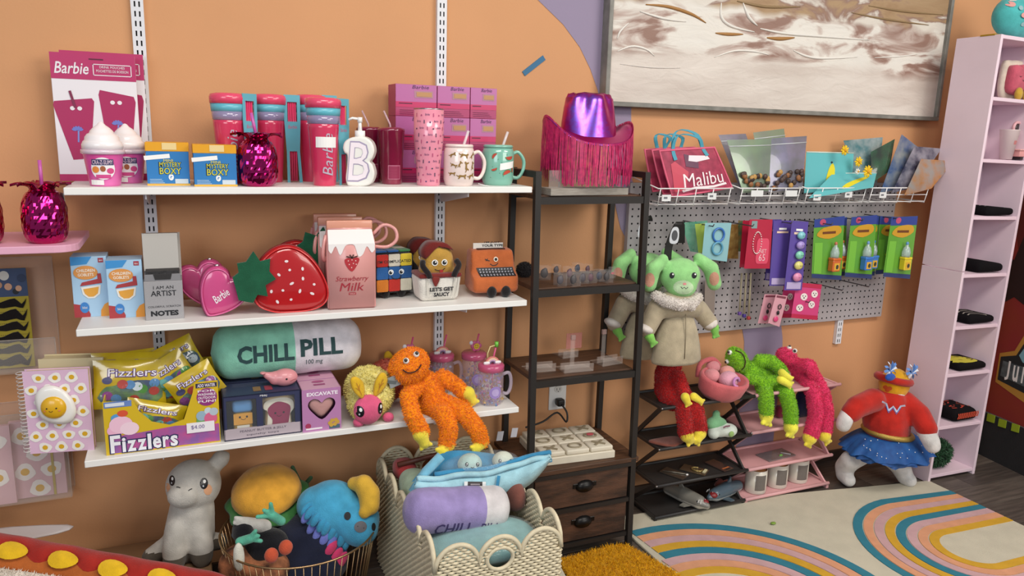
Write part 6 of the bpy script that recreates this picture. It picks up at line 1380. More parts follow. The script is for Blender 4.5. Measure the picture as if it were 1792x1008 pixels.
# little clear cubes with charms
CB = mat('e9e4e2', r=.04, alpha=.07, coat=.1, spec=.6)
rows = [(952, 489, 20, 'behind the front left post'), (980, 500, 18, 'in the front row, second from left'), (996, 488, 18, 'standing a little behind in the middle'), (1010, 478, 16, 'at the very back of the cluster'), (1003, 500, 19, 'front and centre'), (1019, 496, 18, 'just right of centre'), (1033, 495, 17, 'third from the right of the cluster'), (1048, 492, 17, 'second from the right of the cluster'), (1061, 494, 18, 'at the right end of the cluster'), (973, 480, 15, 'at the back left of the cluster'), (1028, 478, 14, 'at the back right of the cluster')]
for i, (px, py, wp, lb) in enumerate(rows):
    q = atz(px, py, ZR2); W = wp / 540; t = thing('acrylic_cube', 'small clear acrylic block with a dark charm inside, ' + lb, 'acrylic block', (q.x, max(-.28, min(-.06, q.y)), ZR2), (i * 37) % 25 - 12, 'clear acrylic blocks on the rack'); h = W * 1.25
    MB().box(-W / 2, -W / 2, 0, W / 2, W / 2, h, CB, .0015, 2).build('block', t); b = MB(); c = ['2a2428', '3d3540', '5a3040', '23304a'][i % 4]
    b.ell((0, 0, h * .45), (W * .36, W * .2, W * .44), mat(c, r=.5), 10, 6); b.ell((W * .08, 0, h * .7), (W * .2, W * .12, W * .18), mat('3a3236', r=.5), 8, 6); b.build('charm', t)
q = atz(1090, 492, ZR2); t = thing('acrylic_block', 'thin clear acrylic plate with a pink print at the right of the shelf', 'acrylic plate', (q.x - .01, -.20, ZR2)); MB().box(-.014, -.003, 0, .014, .003, .04, CB, .001, 1).build('plate', t); b = MB(); b.disc(0, .018, .006, .004, mat('c9606a'), front(0, -.0035, 0)); b.build('print', t)
q = at(922, 486, -.12); t = thing('black_pompom', 'black fluffy ball at the left rear of the rack shelf, behind the post', 'pompom', (q.x, -.10, ZR2 + .024)); o = MB().ell((0, 0, 0), (.026, .024, .023), plush('1d1a1c'), 14, 10).build('ball', t); fur(o, mat('221f21', r=.9), 1500, .008, t)
# acrylic display easels
def easel(px, py, w_, lb, up=True, rz=0):
    q = atz(px, py, ZR3); t = thing('acrylic_easel', lb, 'acrylic stand', (q.x, max(-.27, min(-.10, q.y)), ZR3), rz, 'clear acrylic display stands'); W = w_ / 640; am = mat('ecdcd2', r=.04, alpha=.12, coat=1, spec=1)
    MB().box(-W / 2, -.02, 0, W / 2, .05, .004, am, .001, 1).build('foot_plate', t); MB().box(-W / 2, -.024, 0, W / 2, -.02, .028, am, .001, 1).build('lip', t)
    for x0, y0, x1, y1 in ((-W / 2, .005, W / 2, .012),): MB().box(x0, y0, .004, x1, y1, .026, am, .001, 1).build('rest_bar', t)
    if up: MB().box(-.008, .03, .004, .008, .036, .11, am, .0015, 1).build('upright', t); MB().box(-.008, .028, .095, .008, .038, .112, mat('b0928c', r=.1, alpha=.6), .001, 1).build('upright_tip', t)
easel(945, 648, 60, 'clear acrylic easel with a low lip at the left of the lower rack shelf', False, -4); easel(1008, 648, 68, 'clear acrylic easel lip in the middle of the lower rack shelf', True, -3); easel(1065, 636, 55, 'clear acrylic easel with a tall upright at the right of the lower rack shelf', True, 8); easel(990, 622, 40, 'clear acrylic easel standing at the rear of the lower rack shelf', False, 5)
b = MB(); b.box(-.03, -.0015, 0, .03, .0015, .055, mat('d68a86', r=.1, alpha=.45, coat=1)); o = b.build('pink_acrylic_sign'); q = at(1006, 590, -.12); o.location = (q.x, -.115, ZR3 + .032); tag(o, 'pinkish clear acrylic sign resting on the rear easel', 'acrylic sign')
# noughts and crosses game
q = atz(985, 815, ZR4); t = thing('noughts_and_crosses_game', 'white wooden noughts and crosses game with nine tiles on the drawer cabinet', 'game', (1.185, -.185, ZR4), -4); IV = mat('d8cfbc', r=.5, var=.05, vs=20)
MB().box(-.135, -.105, 0, .135, .105, .026, IV, .002, 1).build('tray', t); L9 = ['X', 'O', 'X', 'O', 'X', 'O', 'X', 'O', 'X']
for i in range(9):
    x, y = (i % 3 - 1) * .088, (1 - i // 3) * .068; tl = MB().box(x - .041, y - .032, .0262, x + .041, y + .032, .043, IV, .004, 2).build('tile', t); b = MB(); SY = mat('8f836c', r=.6)
    if L9[i] == 'O': b.tube([(x + .022 * math.cos(a), y + .017 * math.sin(a), .044) for a in [2 * math.pi * k / 20 for k in range(20)]], .004, SY, 6, True)
    else:
        for s in (1, -1): b.box(-.024, -.004, 0, .024, .004, .004, SY, T=T3(x, y, .0432 + .0004 * s) @ RZ(38 * s))
    b.build('nought' if L9[i] == 'O' else 'cross', tl)
b = MB(); b.prism(circle(.013, 16, .088, 0, .009), .048, .050, mat('c0545e', r=.5)); b.build('pink_sticker', t)
# outlet, plug and cord
q = at(975, 690, 0); t = thing('power_outlet', 'white wall outlet behind the ladder rack', 'outlet', (q.x, 0, q.z), 0); b = MB(); b.box(-.035, -.006, -.057, .035, 0, .057, WHITE, .003, 2); b.build('cover_plate', t)
for dz in (.022, -.022):
    b = MB(); b.prism(circle(.016, 16, 0, dz, .013), 0, .002, mat('dedbd6', r=.4), front(0, -.006, 0)); s_ = b.build('socket', t); b = MB()
    for x in (-.006, .006): b.rect(x - .001, dz - .004, x + .001, dz + .005, INK, front(0, -.0085, 0))
    b.disc(0, dz - .008, .002, .002, INK, front(0, -.0085, 0), 0, 8); b.build('slots', s_)
t = thing('plug_lead', 'black plug and lead hanging from the wall outlet behind the rack', 'plug', (q.x, -.01, q.z - .022)); MB().box(-.014, -.03, -.013, .014, 0.0, .013, BLACKM, .005, 2).build('plug', t)
P = [V((0, -.03, -.004)), V((.012, -.05, -.03)), V((.005, -.06, -.06))]; O = V(t.location); P += [at(975, 722, -.07) - O, at(950, 738, -.08) - O, at(920, 748, -.09) - O]; MB().tube(smooth([tuple(p) for p in P], 5, False), .0035, BLACKM, 8).build('lead', t)
for px, py, lb in ((875, 763, 'white paper tag dangling beside the left rack post above the wicker basket'), (900, 757, 'small crumpled paper tag lying left on the drawer cabinet')):
    q = at(px, py, -.16); b = MB(); b.box(-.014, -.0006, -.016, .014, .0006, .016, mat('cfcfd8', r=.5), T=RZ(20) @ RY(12)); o = b.build('paper_tag'); o.location = (q.x, -.16, max(q.z, ZR4 + .02)); tag(o, lb, 'paper tag')
# ================================================================ PEGBOARD: wire baskets and what they hold
WW = mat('eceaea', r=.35)
def wbasket(x0, x1, zr, label, yf=-.20):
    t = thing('wire_tray', label, 'wire basket', ((x0 + x1) / 2, -.03, zr - .055), 0, 'white wire baskets on the pegboard'); W = x1 - x0; d = yf + .03; h = .055
    def wire(P, r=.0019): MB().tube(P, r, WW, 6).build('wire', t)
    wire([(-W / 2, 0, h + .03), (-W / 2, d, h), (W / 2, d, h), (W / 2, 0, h + .03)], .0024); wire([(-W / 2 + .01, 0, .0), (-W / 2 + .01, d + .012, 0), (W / 2 - .01, d + .012, 0), (W / 2 - .01, 0, 0)]); wire([(-W / 2 + .006, d + .006, h * .5), (W / 2 - .006, d + .006, h * .5)])
    n = 4
    for i in range(n + 1): x = -W / 2 + .01 + (W - .02) * i / n; wire([(x, d, h), (x, d + .012, -.004), (x, -.02, 0), (x, 0, .0)])
    return t
zr = at(1215, 330, -.2).z; ex_ = [at(px, 330, -.2).x for px in (1152, 1283, 1296, 1404, 1411, 1519, 1524, 1628)]
for i, lb in enumerate(('white wire basket under the pink mesh bags', 'white wire basket under the shiny clear zip pouches', 'white wire basket under the turquoise banana boxes', 'white wire basket at the right, under the leaning dark pouches')): wbasket(ex_[2 * i], ex_[2 * i + 1], zr, lb)
zf = zr - .055 + .003
for px, py, i in ((1166, 346, 0), (1246, 343, 0), (1325, 338, 1), (1385, 338, 1), (1430, 345, 2), (1485, 340, 2), (1545, 341, 3)):
    q = at(px, py, -.212); big = i == 1; b = MB(); b.box(-.018 * (1.5 if big else 1), -.001, -.012, .018 * (1.5 if big else 1), .001, .010, mat('dcdcdc', r=.4)); b.rect(-.011, -.004, .004, .003, mat('6f6f74'), front(0, -.0012, 0)) if not big else None; o = b.build('price_label'); o.location = q; tag(o, 'white price label clipped on the front wire below the ' + ('left end of the pink bags', 'right end of the pink bags', 'left shiny pouch', 'right shiny pouch', 'banana box at its left corner', 'banana box in the middle', 'dark pouches')[(1166, 1246, 1325, 1385, 1430, 1485, 1545).index(px)], 'price label')
def quad_bag(name, label, cat, c4, Y, th, m, group=None, dy=0.03, z0=None):
    """flat bag from its four corners in view; the top leans back by dy"""
    P = [at(*c4[0], Y), at(*c4[1], Y), at(*c4[2], Y + dy), at(*c4[3], Y + dy)]; o = (P[0] + P[1]) / 2; t = thing(name, label, cat, o, 0, group); n = 6; vs = []; fs = []
    for sd in (-1, 1):
        for i in range(n + 1):
            for j in range(n + 1):
                u, v = i / n, j / n; p = (P[0] * (1 - u) + P[1] * u) * (1 - v) + (P[3] * (1 - u) + P[2] * u) * v - o
                vs.append(p + V((0, sd * th / 2 * max(.04, math.sin(math.pi * u)) * max(.04, math.sin(math.pi * min(1, v + .1))), 0)))
    N = (n + 1) ** 2
    for sd in (0, 1):
        for i in range(n):
            for j in range(n): a = sd * N + i * (n + 1) + j; f = (a, a + n + 1, a + n + 2, a + 1); fs.append(f if sd == 0 else f[::-1])
    MB().add(vs, fs, m, True).build('bag', t)
    def S(u, v, off=.001): 
        p = (P[0] * (1 - u) + P[1] * u) * (1 - v) + (P[3] * (1 - u) + P[2] * u) * v - o
        return p + V((0, -th / 2 * max(.04, math.sin(math.pi * u)) * max(.04, math.sin(math.pi * min(1, v + .1))) - off, 0))
    def draw(fn, nm):
        m_ = MB(); fn(m_); cut(m_, .2); m_.v = [tuple(S(x, y, .001 + z)) for x, y, z in m_.v]; return m_.build(nm, t)
    return t, S, draw, P, o
# pink mesh bags
PM = mat('b8375a', r=.5, alpha=.75, h2='962548', vs=40); PP = mat('d85a78', r=.4)
for i, (c4, Y, lb) in enumerate(((((1176, 345), (1281, 328), (1250, 258), (1154, 264)), -.185, 'front pink mesh bag with white lettering and turquoise straps'), (((1160, 340), (1240, 330), (1215, 258), (1141, 263)), -.14, 'middle pink mesh bag of the three in the left wire basket'), (((1142, 335), (1220, 325), (1190, 258), (1128, 262)), -.10, 'rear pink mesh bag at the far left of the wire basket'))):
    t, S, draw, P, o = quad_bag('mesh_bag', lb, 'bag', c4, Y, .02, PM, 'pink mesh bags', .025)
    MB().tube([S(u, v, 0) for u, v in ((0, 0), (.5, 0), (1, 0), (1, .5), (1, 1), (.5, 1), (0, 1), (0, .5))], .004, PP, 8, True).build('piping', t)
    TEAL = mat('3f93a8', r=.6)
    for k, (yo, hgt) in enumerate(((0, .05), (.012, .065))):
        a_, c_ = S(.22 + .06 * i, .78, .003), S(.8 - .1 * i, .82, .003); m_ = (a_ + c_) / 2; P_ = smooth([tuple(a_), tuple(S(.24 + .06 * i, 1.0, 0)), tuple(S(.28, 1.0, 0) + V((.0, yo, hgt * .8))), tuple(S(.5, 1.0, 0) + V((-.01, yo + .01, hgt))), tuple(S(.7, 1.0, 0) + V((0, yo, hgt * .7))), tuple(S(.78 - .1 * i, 1.0, 0)), tuple(c_)], 4, False); MB().ribbon(P_, (.013, .0, .004), .0022, TEAL).build('strap', t)
        if i: break
    if i == 0:
        draw(lambda m: (m.text('Malibu', .22, .16, .92, .46, mat('f0dfe2', r=.5), None, .0012, shear=.2), m.line([(.18, .09), (.4, .13), (.7, .1), (.93, .13)], .05, mat('f0dfe2', r=.5), None, .0004), m.flat([(.05, .08), (.22, .1), (.36, .5), (.2, .75), (.12, .7)], mat('c23a52', r=.5), None, .0004), m.flat([(.35, .62), (.55, .55), (.62, .8), (.4, .9)], mat('5c2a48', r=.5), None, .0003), m.flat([(.43, .74), (.56, .7), (.62, .78), (.82, .74), (.8, .82), (.48, .86)], mat('e8d6dc', r=.5), None, .0006)), 'printing')
# shiny zip pouches
HOLO = mat('878d86', r=.3, m=.4, alpha=.68, h2='92a98a', vs=9, coat=1); HOL2 = mat('74787a', r=.3, m=.3, alpha=.72, h2='8f8aa6', vs=12, coat=1)
for i, (c4, Y, lb) in enumerate(((((1300, 338), (1345, 334), (1350, 243), (1272, 245)), -.185, 'clear iridescent zip pouch at the front left, with brown charms at its foot'), (((1345, 336), (1404, 330), (1412, 238), (1350, 242)), -.18, 'clear grey zip pouch at the front right, with brown charms at its foot'), (((1295, 330), (1335, 325), (1305, 234), (1257, 236)), -.12, 'rear left clear zip pouch standing highest behind the iridescent one'), (((1335, 325), (1385, 322), (1372, 225), (1318, 232)), -.10, 'rear clear zip pouch whose top edge pokes up in the middle'))):
    t, S, draw, P, o = quad_bag('zip_pouch', lb, 'pouch', c4, Y, .022, (HOLO, HOL2, HOL2, HOLO)[i], 'shiny zip pouches', .03)
    MB().tube([S(0, .88, .001), S(.5, .88, .001), S(1, .88, .001)], .0018, mat('c9cdd0', r=.2), 6).build('zip_line', t)
    if i < 2:
        R = random.Random(i)
        for k in range(20): MB().ell(S(R.uniform(.08, .92), R.uniform(.06, .36), .006), (.011, .006, .010), mat(R.choice(['8a5a32', '3a2a24', 'b58a4a', '4a3630']), r=.5, bump=.5, bs=200), 8, 6).build('charm', t)
# turquoise boxes with bananas, and yellow flowers
for c4, Y, lb, dy in ((((1407, 338), (1490, 332), (1494, 268), (1411, 266)), -.13, 'rear turquoise box flap printed with one banana, standing upright', .01), (((1415, 347), (1528, 328), (1534, 303), (1458, 303)), -.215, 'front turquoise box flap printed with a banana, tipped toward the viewer', .09)):
    t, S, draw, P, o = quad_bag('banana_pouch', lb, 'pouch', c4, Y, .008, mat('5fb3b8', r=.4), 'turquoise banana pouches', dy)
    draw(lambda m: m.flat(smooth([(.42, .2), (.5, .16), (.58, .3), (.6, .55), (.56, .72), (.5, .66), (.44, .45)] if dy < .05 else [(.42, .3), (.5, .2), (.66, .45), (.84, .72), (.8, .8), (.6, .66), (.46, .5)], 3), mat('dfcf25', r=.5)), 'banana_print'); draw(lambda m: m.disc(.53 if dy < .05 else .46, .75 if dy < .05 else .27, .02, .025, INK, None, .0004), 'banana_tip'); MB().tube([S(0, 1, 0), S(1, 1, 0)], .0025, mat('cfdfd6', r=.4), 6).build('zip_edge', t)
def flower(px, py, Y, col, lb, r=.02):
    q = at(px, py, Y); t = thing('fabric_flower', lb, 'flower', q); pm_ = mat(col, r=.8)
    for k in range(12): MB().ell((0, 0, 0), (r * .5, .003, r * .17), pm_, 8, 5, T3(r * .55 * math.cos(k * .524), -.003 * (k % 2), r * .55 * math.sin(k * .524)) @ RY(-k * 30)).build('petal', t)
    MB().ell((0, -.005, 0), (r * .3, .005, r * .3), mat('d99a1c', r=.8), 10, 6).build('centre', t)
flower(1478, 263, -.17, 'e6bf1f', 'yellow flower peeping over the top of the rear turquoise pouch'); flower(1502, 283, -.16, 'e6bf1f', 'yellow flower at the right edge of the rear turquoise pouch'); flower(1518, 300, -.19, 'e6bf1f', 'yellow flower above the right end of the tipped turquoise pouch', .024); flower(1500, 300, -.2, 'e8e6dc', 'small white flower left of the lowest yellow flower', .012)
DK = lambda c, d: mat(c, r=.15, m=.1, alpha=.85, h2=d, vs=18, coat=1)
for i, (c4, Y, lb, m) in enumerate(((((1500, 325), (1535, 320), (1545, 240), (1476, 246)), -.09, 'pale topped clear bag behind the yellow flowers', DK('aeb9b8', '4e7f86')), (((1525, 320), (1556, 300), (1566, 243), (1524, 266)), -.13, 'green printed bag leaning right behind the flowers', DK('3a6a4a', '38423a')), (((1540, 338), (1575, 330), (1612, 262), (1578, 235)), -.15, 'grey and blue bag leaning right in the right wire basket', DK('8f9698', '3d5a8a')), (((1560, 338), (1600, 328), (1648, 260), (1600, 256)), -.18, 'dark navy bag leaning right in the right wire basket', DK('9a96a2', '2a2c48')), (((1582, 342), (1630, 330), (1670, 282), (1612, 278)), -.21, 'amber and grey bag leaning furthest right out of the wire basket', DK('b5762c', '9a9490')))):
    quad_bag('foil_pouch', lb, 'pouch', c4, Y, .014, m, 'pouches in the right wire baskets', .03)
# ---------------------------------------------------------------- packs hanging on hooks
def hook(px, py, Y, label):
    q = at(px, py, -.02); t = thing('peg_hook', label, 'hook', (q.x, -.0225, q.z), 0, 'pegboard hooks'); MB().tube([(0, 0, 0), (0, Y + .0225 - .008, 0), (0, Y + .0225 - .014, .008)], .0022, mat('6e6a6e', r=.35, m=.8), 6).build('wire', t)
def pack(name, label, cat, c4, Y, m, art=None, th=.006, group=None, film_=None, sub=None):
    t, S, draw, P, o = quad_bag(name, label, cat, c4, Y, th, m, group, 0.004)
    if art: draw(art, 'printing')
    if sub: sub(t, S)
    return t
GRN = mat('7fc3a6', r=.15, alpha=.6, coat=1, h2='57a58a', vs=25)
pack('green_bag', 'green clear bag hanging behind the blue fidget bag', 'toy bag', ((1208, 440), (1240, 445), (1238, 386), (1192, 390)), -.12, GRN); pack('green_bag', 'yellow-green clear bag hanging between two blue-green bags', 'toy bag', ((1222, 442), (1258, 446), (1252, 390), (1216, 392)), -.14, mat('b9cf5e', r=.15, alpha=.7, coat=1))
def ring(t, S):
    for c, r, u, v in (('3a6fb8', .024, .52, .68), ('5a9ab8', .022, .52, .32)): k = S(u, v, .004); MB().tube([k + V((r * math.cos(a), 0, r * math.sin(a))) for a in [2 * math.pi * i / 24 for i in range(24)]], .004, mat(c, r=.3), 6, True).build('plastic_ring', t)
pack('blue_fidget_bag', 'pale blue bag with a blue plastic ring hanging right of the green plush', 'toy bag', ((1228, 452), (1272, 458), (1280, 390), (1234, 390)), -.18, mat('9accd4', r=.15, alpha=.75, coat=1), sub=ring)
pack('gold_bag', 'small gold foil bag behind the pale blue bag', 'toy bag', ((1262, 452), (1292, 453), (1292, 392), (1264, 394)), -.10, mat('b59a5c', r=.25, m=.3, h2='8f6a3a', vs=40))
pack('card_pack', 'narrow rainbow striped pack hanging left of the red charm pack', 'toy pack', ((1290, 440), (1304, 440), (1306, 386), (1292, 386)), -.09, mat('8a6a3a', r=.4, h2='3f6a4a', vs=40))
RDP = mat('b3243f', r=.3, coat=.4)
def beads(t, S):
    for k in range(26): a = 2 * math.pi * k / 26; r = (.3 + .12 * math.cos(a)); MB().ell(S(.38 + .17 * math.sin(a), .53 + .22 * math.cos(a), .003), (.0026,) * 3, mat('ead5d2', r=.3), 6, 5).build('bead', t)
pack('phone_charm_pack', 'front red phone charm pack with a pale bead loop', 'charm pack', ((1302, 470), (1347, 470), (1352, 384), (1312, 384)), -.17, RDP, lambda m: (m.rect(.1, .82, .34, .97, mat('7f9a9a')), m.flat(rrect(.38, .1, .9, .62, .1), mat('d84a66'), None, .0003), m.text('65', .5, .16, .76, .3, mat('e8c0c6'), None, .0008), m.text('NET', .5, .32, .8, .4, mat('e8c0c6'), None, .0008)), sub=beads)
pack('phone_charm_pack', 'rear red phone charm pack, mostly covered by the front one', 'charm pack', ((1294, 468), (1322, 468), (1328, 386), (1300, 386)), -.12, RDP)
VIO = mat('5c4a9a', r=.3, coat=.4)
def sq(t, S):
    for c, v in (('7fc4cc', .80), ('a58fd0', .66), ('7fc9b0', .52), ('d8cf7a', .37), ('dc8ab0', .20)):
        w_ = .018 + .004 * (1 - v); h = MB().ell(S(.55, v, .008), (w_, .010, w_ * .8), mat(c, r=.35, coat=.4), 12, 8).build('squishy_bear', t)
        b = MB(); P0 = S(.6, v, .018); 
        for dx in (-.004, .004): b.disc(P0.x + dx, P0.z, .0014, .0018, INK, FR, -P0.y + .0012, 6)
        b.build('eyes', h)
for c4, Y, lb, sb_ in ((((1372, 508), (1403, 508), (1415, 388), (1386, 386)), -.18, 'front violet card with a stack of five pastel squishy bears', sq), (((1346, 500), (1376, 500), (1388, 386), (1354, 386)), -.145, 'violet card left of the stacked bears, its white lettering half hidden', None), (((1338, 490), (1352, 492), (1368, 384), (1350, 384)), -.11, 'rearmost violet card of the three', None)):
    pack('squishy_card', lb, 'toy card', c4, Y, VIO, lambda m: (m.rect(.3, .86, .7, .89, WHITE), m.rect(.2, .81, .8, .84, mat('e8c8b0')), m.rect(.1, .02, .9, .12, mat('b8a8d0'), None, .0003)), sub=sb_, group='violet squishy cards')
def candy(c4, Y, bottle, lb, k):
    def sub(t, S):
        m1, m2 = mat(bottle, r=.2, coat=.8), mat('c9d8dc', r=.08, alpha=.5, coat=1); p = S(.62, .24, .016)
        MB().prism(rrect(-.02, -.024, .02, .022, .005), -.013, .013, m1, T3(*p) @ FR, bev=.003).build('candy_cup', t); MB().box(-.0215, -.0145, .019, .0215, .0145, .03, mat(bottle, r=.25), .003, 2, T3(*p)).build('cup_lid', t)
        MB().lathe([(.016, 0), (.017, .02), (.012, .038), (.006, .045), (.005, .055), (0, .056)], m2, 14, T3(*(p + V((-.003, 0, .03))))).build('baby_bottle', t); MB().ell(p + V((-.003, 0, .085)), (.007, .006, .008), mat(k, r=.3), 8, 6).build('bottle_tip', t)
        b = MB(); b.rect(-.013, -.018, .013, .010, mat('d9a83a', r=.4), T3(*p) @ FR, .0136); b.disc(.002, -.005, .007, .009, mat('3a3a30'), T3(*p) @ FR, .0142); b.build('cup_label', t)
    pack('candy_card', lb, 'candy card', c4, Y, mat('5f9e34', r=.4, coat=.5), lambda m: (m.rect(0, .86, 1, 1, mat('2c3f8a')), m.rect(0, 0, 1, .07, mat('2c3a6a')), m.disc(.28, .94, .1, .05, mat('b84a6a'), None, .0004), m.flat(smooth([(.1, .72), (.5, .66), (.9, .75), (.8, .86), (.3, .84)], 3), mat('c8962a', r=.4), None, .0004), m.rect(.28, .74, .72, .78, mat('6a3a14'), None, .0008), m.rect(.05, .08, .3, .6, mat('73b53c'), None, .0002)), th=.004, sub=sub, group='green candy cards')
candy(((1446, 485), (1478, 482), (1482, 380), (1440, 382)), -.115, 'c9622c', 'rear green candy card behind the orange cup', 'c9622c'); candy(((1420, 486), (1472, 490), (1478, 378), (1425, 384)), -.16, 'd0682e', 'green candy card with an orange cup, leftmost of the row', 'b86a4a')
candy(((1500, 484), (1530, 482), (1540, 378), (1500, 378)), -.115, '4a80c8', 'rear green candy card between the blue cup and the yellow cups', '4a80c8'); candy(((1478, 484), (1525, 488), (1535, 376), (1490, 380)), -.16, '3f78c8', 'green candy card with a blue cup in the middle of the row', '6a94c4')
candy(((1532, 480), (1560, 478), (1580, 380), (1540, 378)), -.12, 'd8bf2a', 'rear green candy card with a yellow cup, second from the right', '8ab0c8'); candy(((1545, 484), (1592, 488), (1606, 378), (1560, 380)), -.17, 'e0c62a', 'green candy card with a yellow cup, rightmost of the row', '5a90c0')
for i, (px, c) in enumerate(((1296, '6a4a9a'), (1304, '4a3a8a'), (1312, 'b8484a'))):
    a_, c_ = at(px + 2, 478, -.06 - .01 * i), at(px - 2, 548 + 4 * i, -.06 - .01 * i); t = thing('straw_charm', 'long thin straw tube ending in a %s cap below the charm packs' % ('violet', 'dark blue', 'red')[i], 'straw tube', c_); MB().cyl((0, 0, 0), a_ - c_, .0035, mat('b3a88a', r=.3, alpha=.7), 8).build('tube', t); MB().box(-.006, -.006, -.008, .006, .006, .006, mat(c, r=.4), .002, 2).build('cap', t)
for c4, Y, lb in ((((1344, 565), (1364, 572), (1378, 518), (1358, 515)), -.17, 'front pink key ring pack with a black clip'), (((1326, 566), (1346, 566), (1360, 515), (1338, 515)), -.13, 'rear pink key ring pack, left of the one with the black clip')):
    def sub(t, S):
        k = S(.5, .62, .004); MB().tube([k + V((.007 * math.cos(a), 0, .009 * math.sin(a))) for a in [2 * math.pi * i / 16 for i in range(16)]], .0018, BLACKM, 6, True).build('key_ring', t); MB().ell(S(.48, .42, .004), (.006, .004, .009), BLACKM, 8, 6).build('clip', t); MB().ell(S(.45, .2, .004), (.012, .003, .011), mat('d84a7c', r=.3), 14, 6).build('round_charm', t)
    pack('key_ring_pack', lb, 'key ring pack', c4, Y, mat('d39aa6', r=.3), lambda m: m.rect(.1, .9, .9, .97, mat('7a3a4a')), sub=sub, group='pink key ring packs')
for c4, Y, lb in ((((1384, 556), (1430, 560), (1438, 498), (1394, 494)), -.17, 'front pink bag printed with white dog faces'), (((1364, 556), (1400, 556), (1408, 496), (1372, 496)), -.12, 'rear pink dog face bag peeking out at the left')):
    pack('dog_print_bag', lb, 'toy bag', c4, Y, mat('d0447c', r=.3, coat=.4), lambda m: [m.rect(0, 0, 1, .12, mat('b8254a')), m.rect(0, .88, 1, 1, mat('b8254a'))] + [(m.disc(x, y, .13, .1, mat('e8dcd8'), None, .0004), m.disc(x - .05, y + .02, .02, .018, INK, None, .0008, 8), m.disc(x + .05, y + .02, .02, .018, INK, None, .0008, 8), m.disc(x, y - .03, .025, .018, INK, None, .0008, 8)) for x, y in ((.25, .3), (.35, .62), (.68, .42), (.75, .72))], group='pink dog print bags')
pack('grey_card', 'grey-brown card hanging at the right of the green plush shoulder', 'card', ((1232, 550), (1250, 548), (1252, 490), (1234, 490)), -.05, mat('8d8078', r=.6))
for px, py, Y, lb in ((1262, 386, -.19, 'hook carrying the pale blue bag'), (1330, 382, -.18, 'hook carrying the red charm packs'), (1395, 384, -.19, 'hook carrying the violet cards'), (1455, 378, -.17, 'hook carrying the orange cup candy cards'), (1512, 375, -.17, 'hook carrying the blue cup candy cards'), (1580, 376, -.18, 'hook carrying the yellow cup candy cards'), (1362, 514, -.18, 'hook carrying the key ring packs'), (1418, 494, -.18, 'hook carrying the dog print bags'), (1470, 490, -.16, 'empty hook under the orange and blue candy cards'), (1195, 386, -.19, 'hook carrying the green plush backpacks')):
    if px < 1560: hook(px, py, Y, lb)
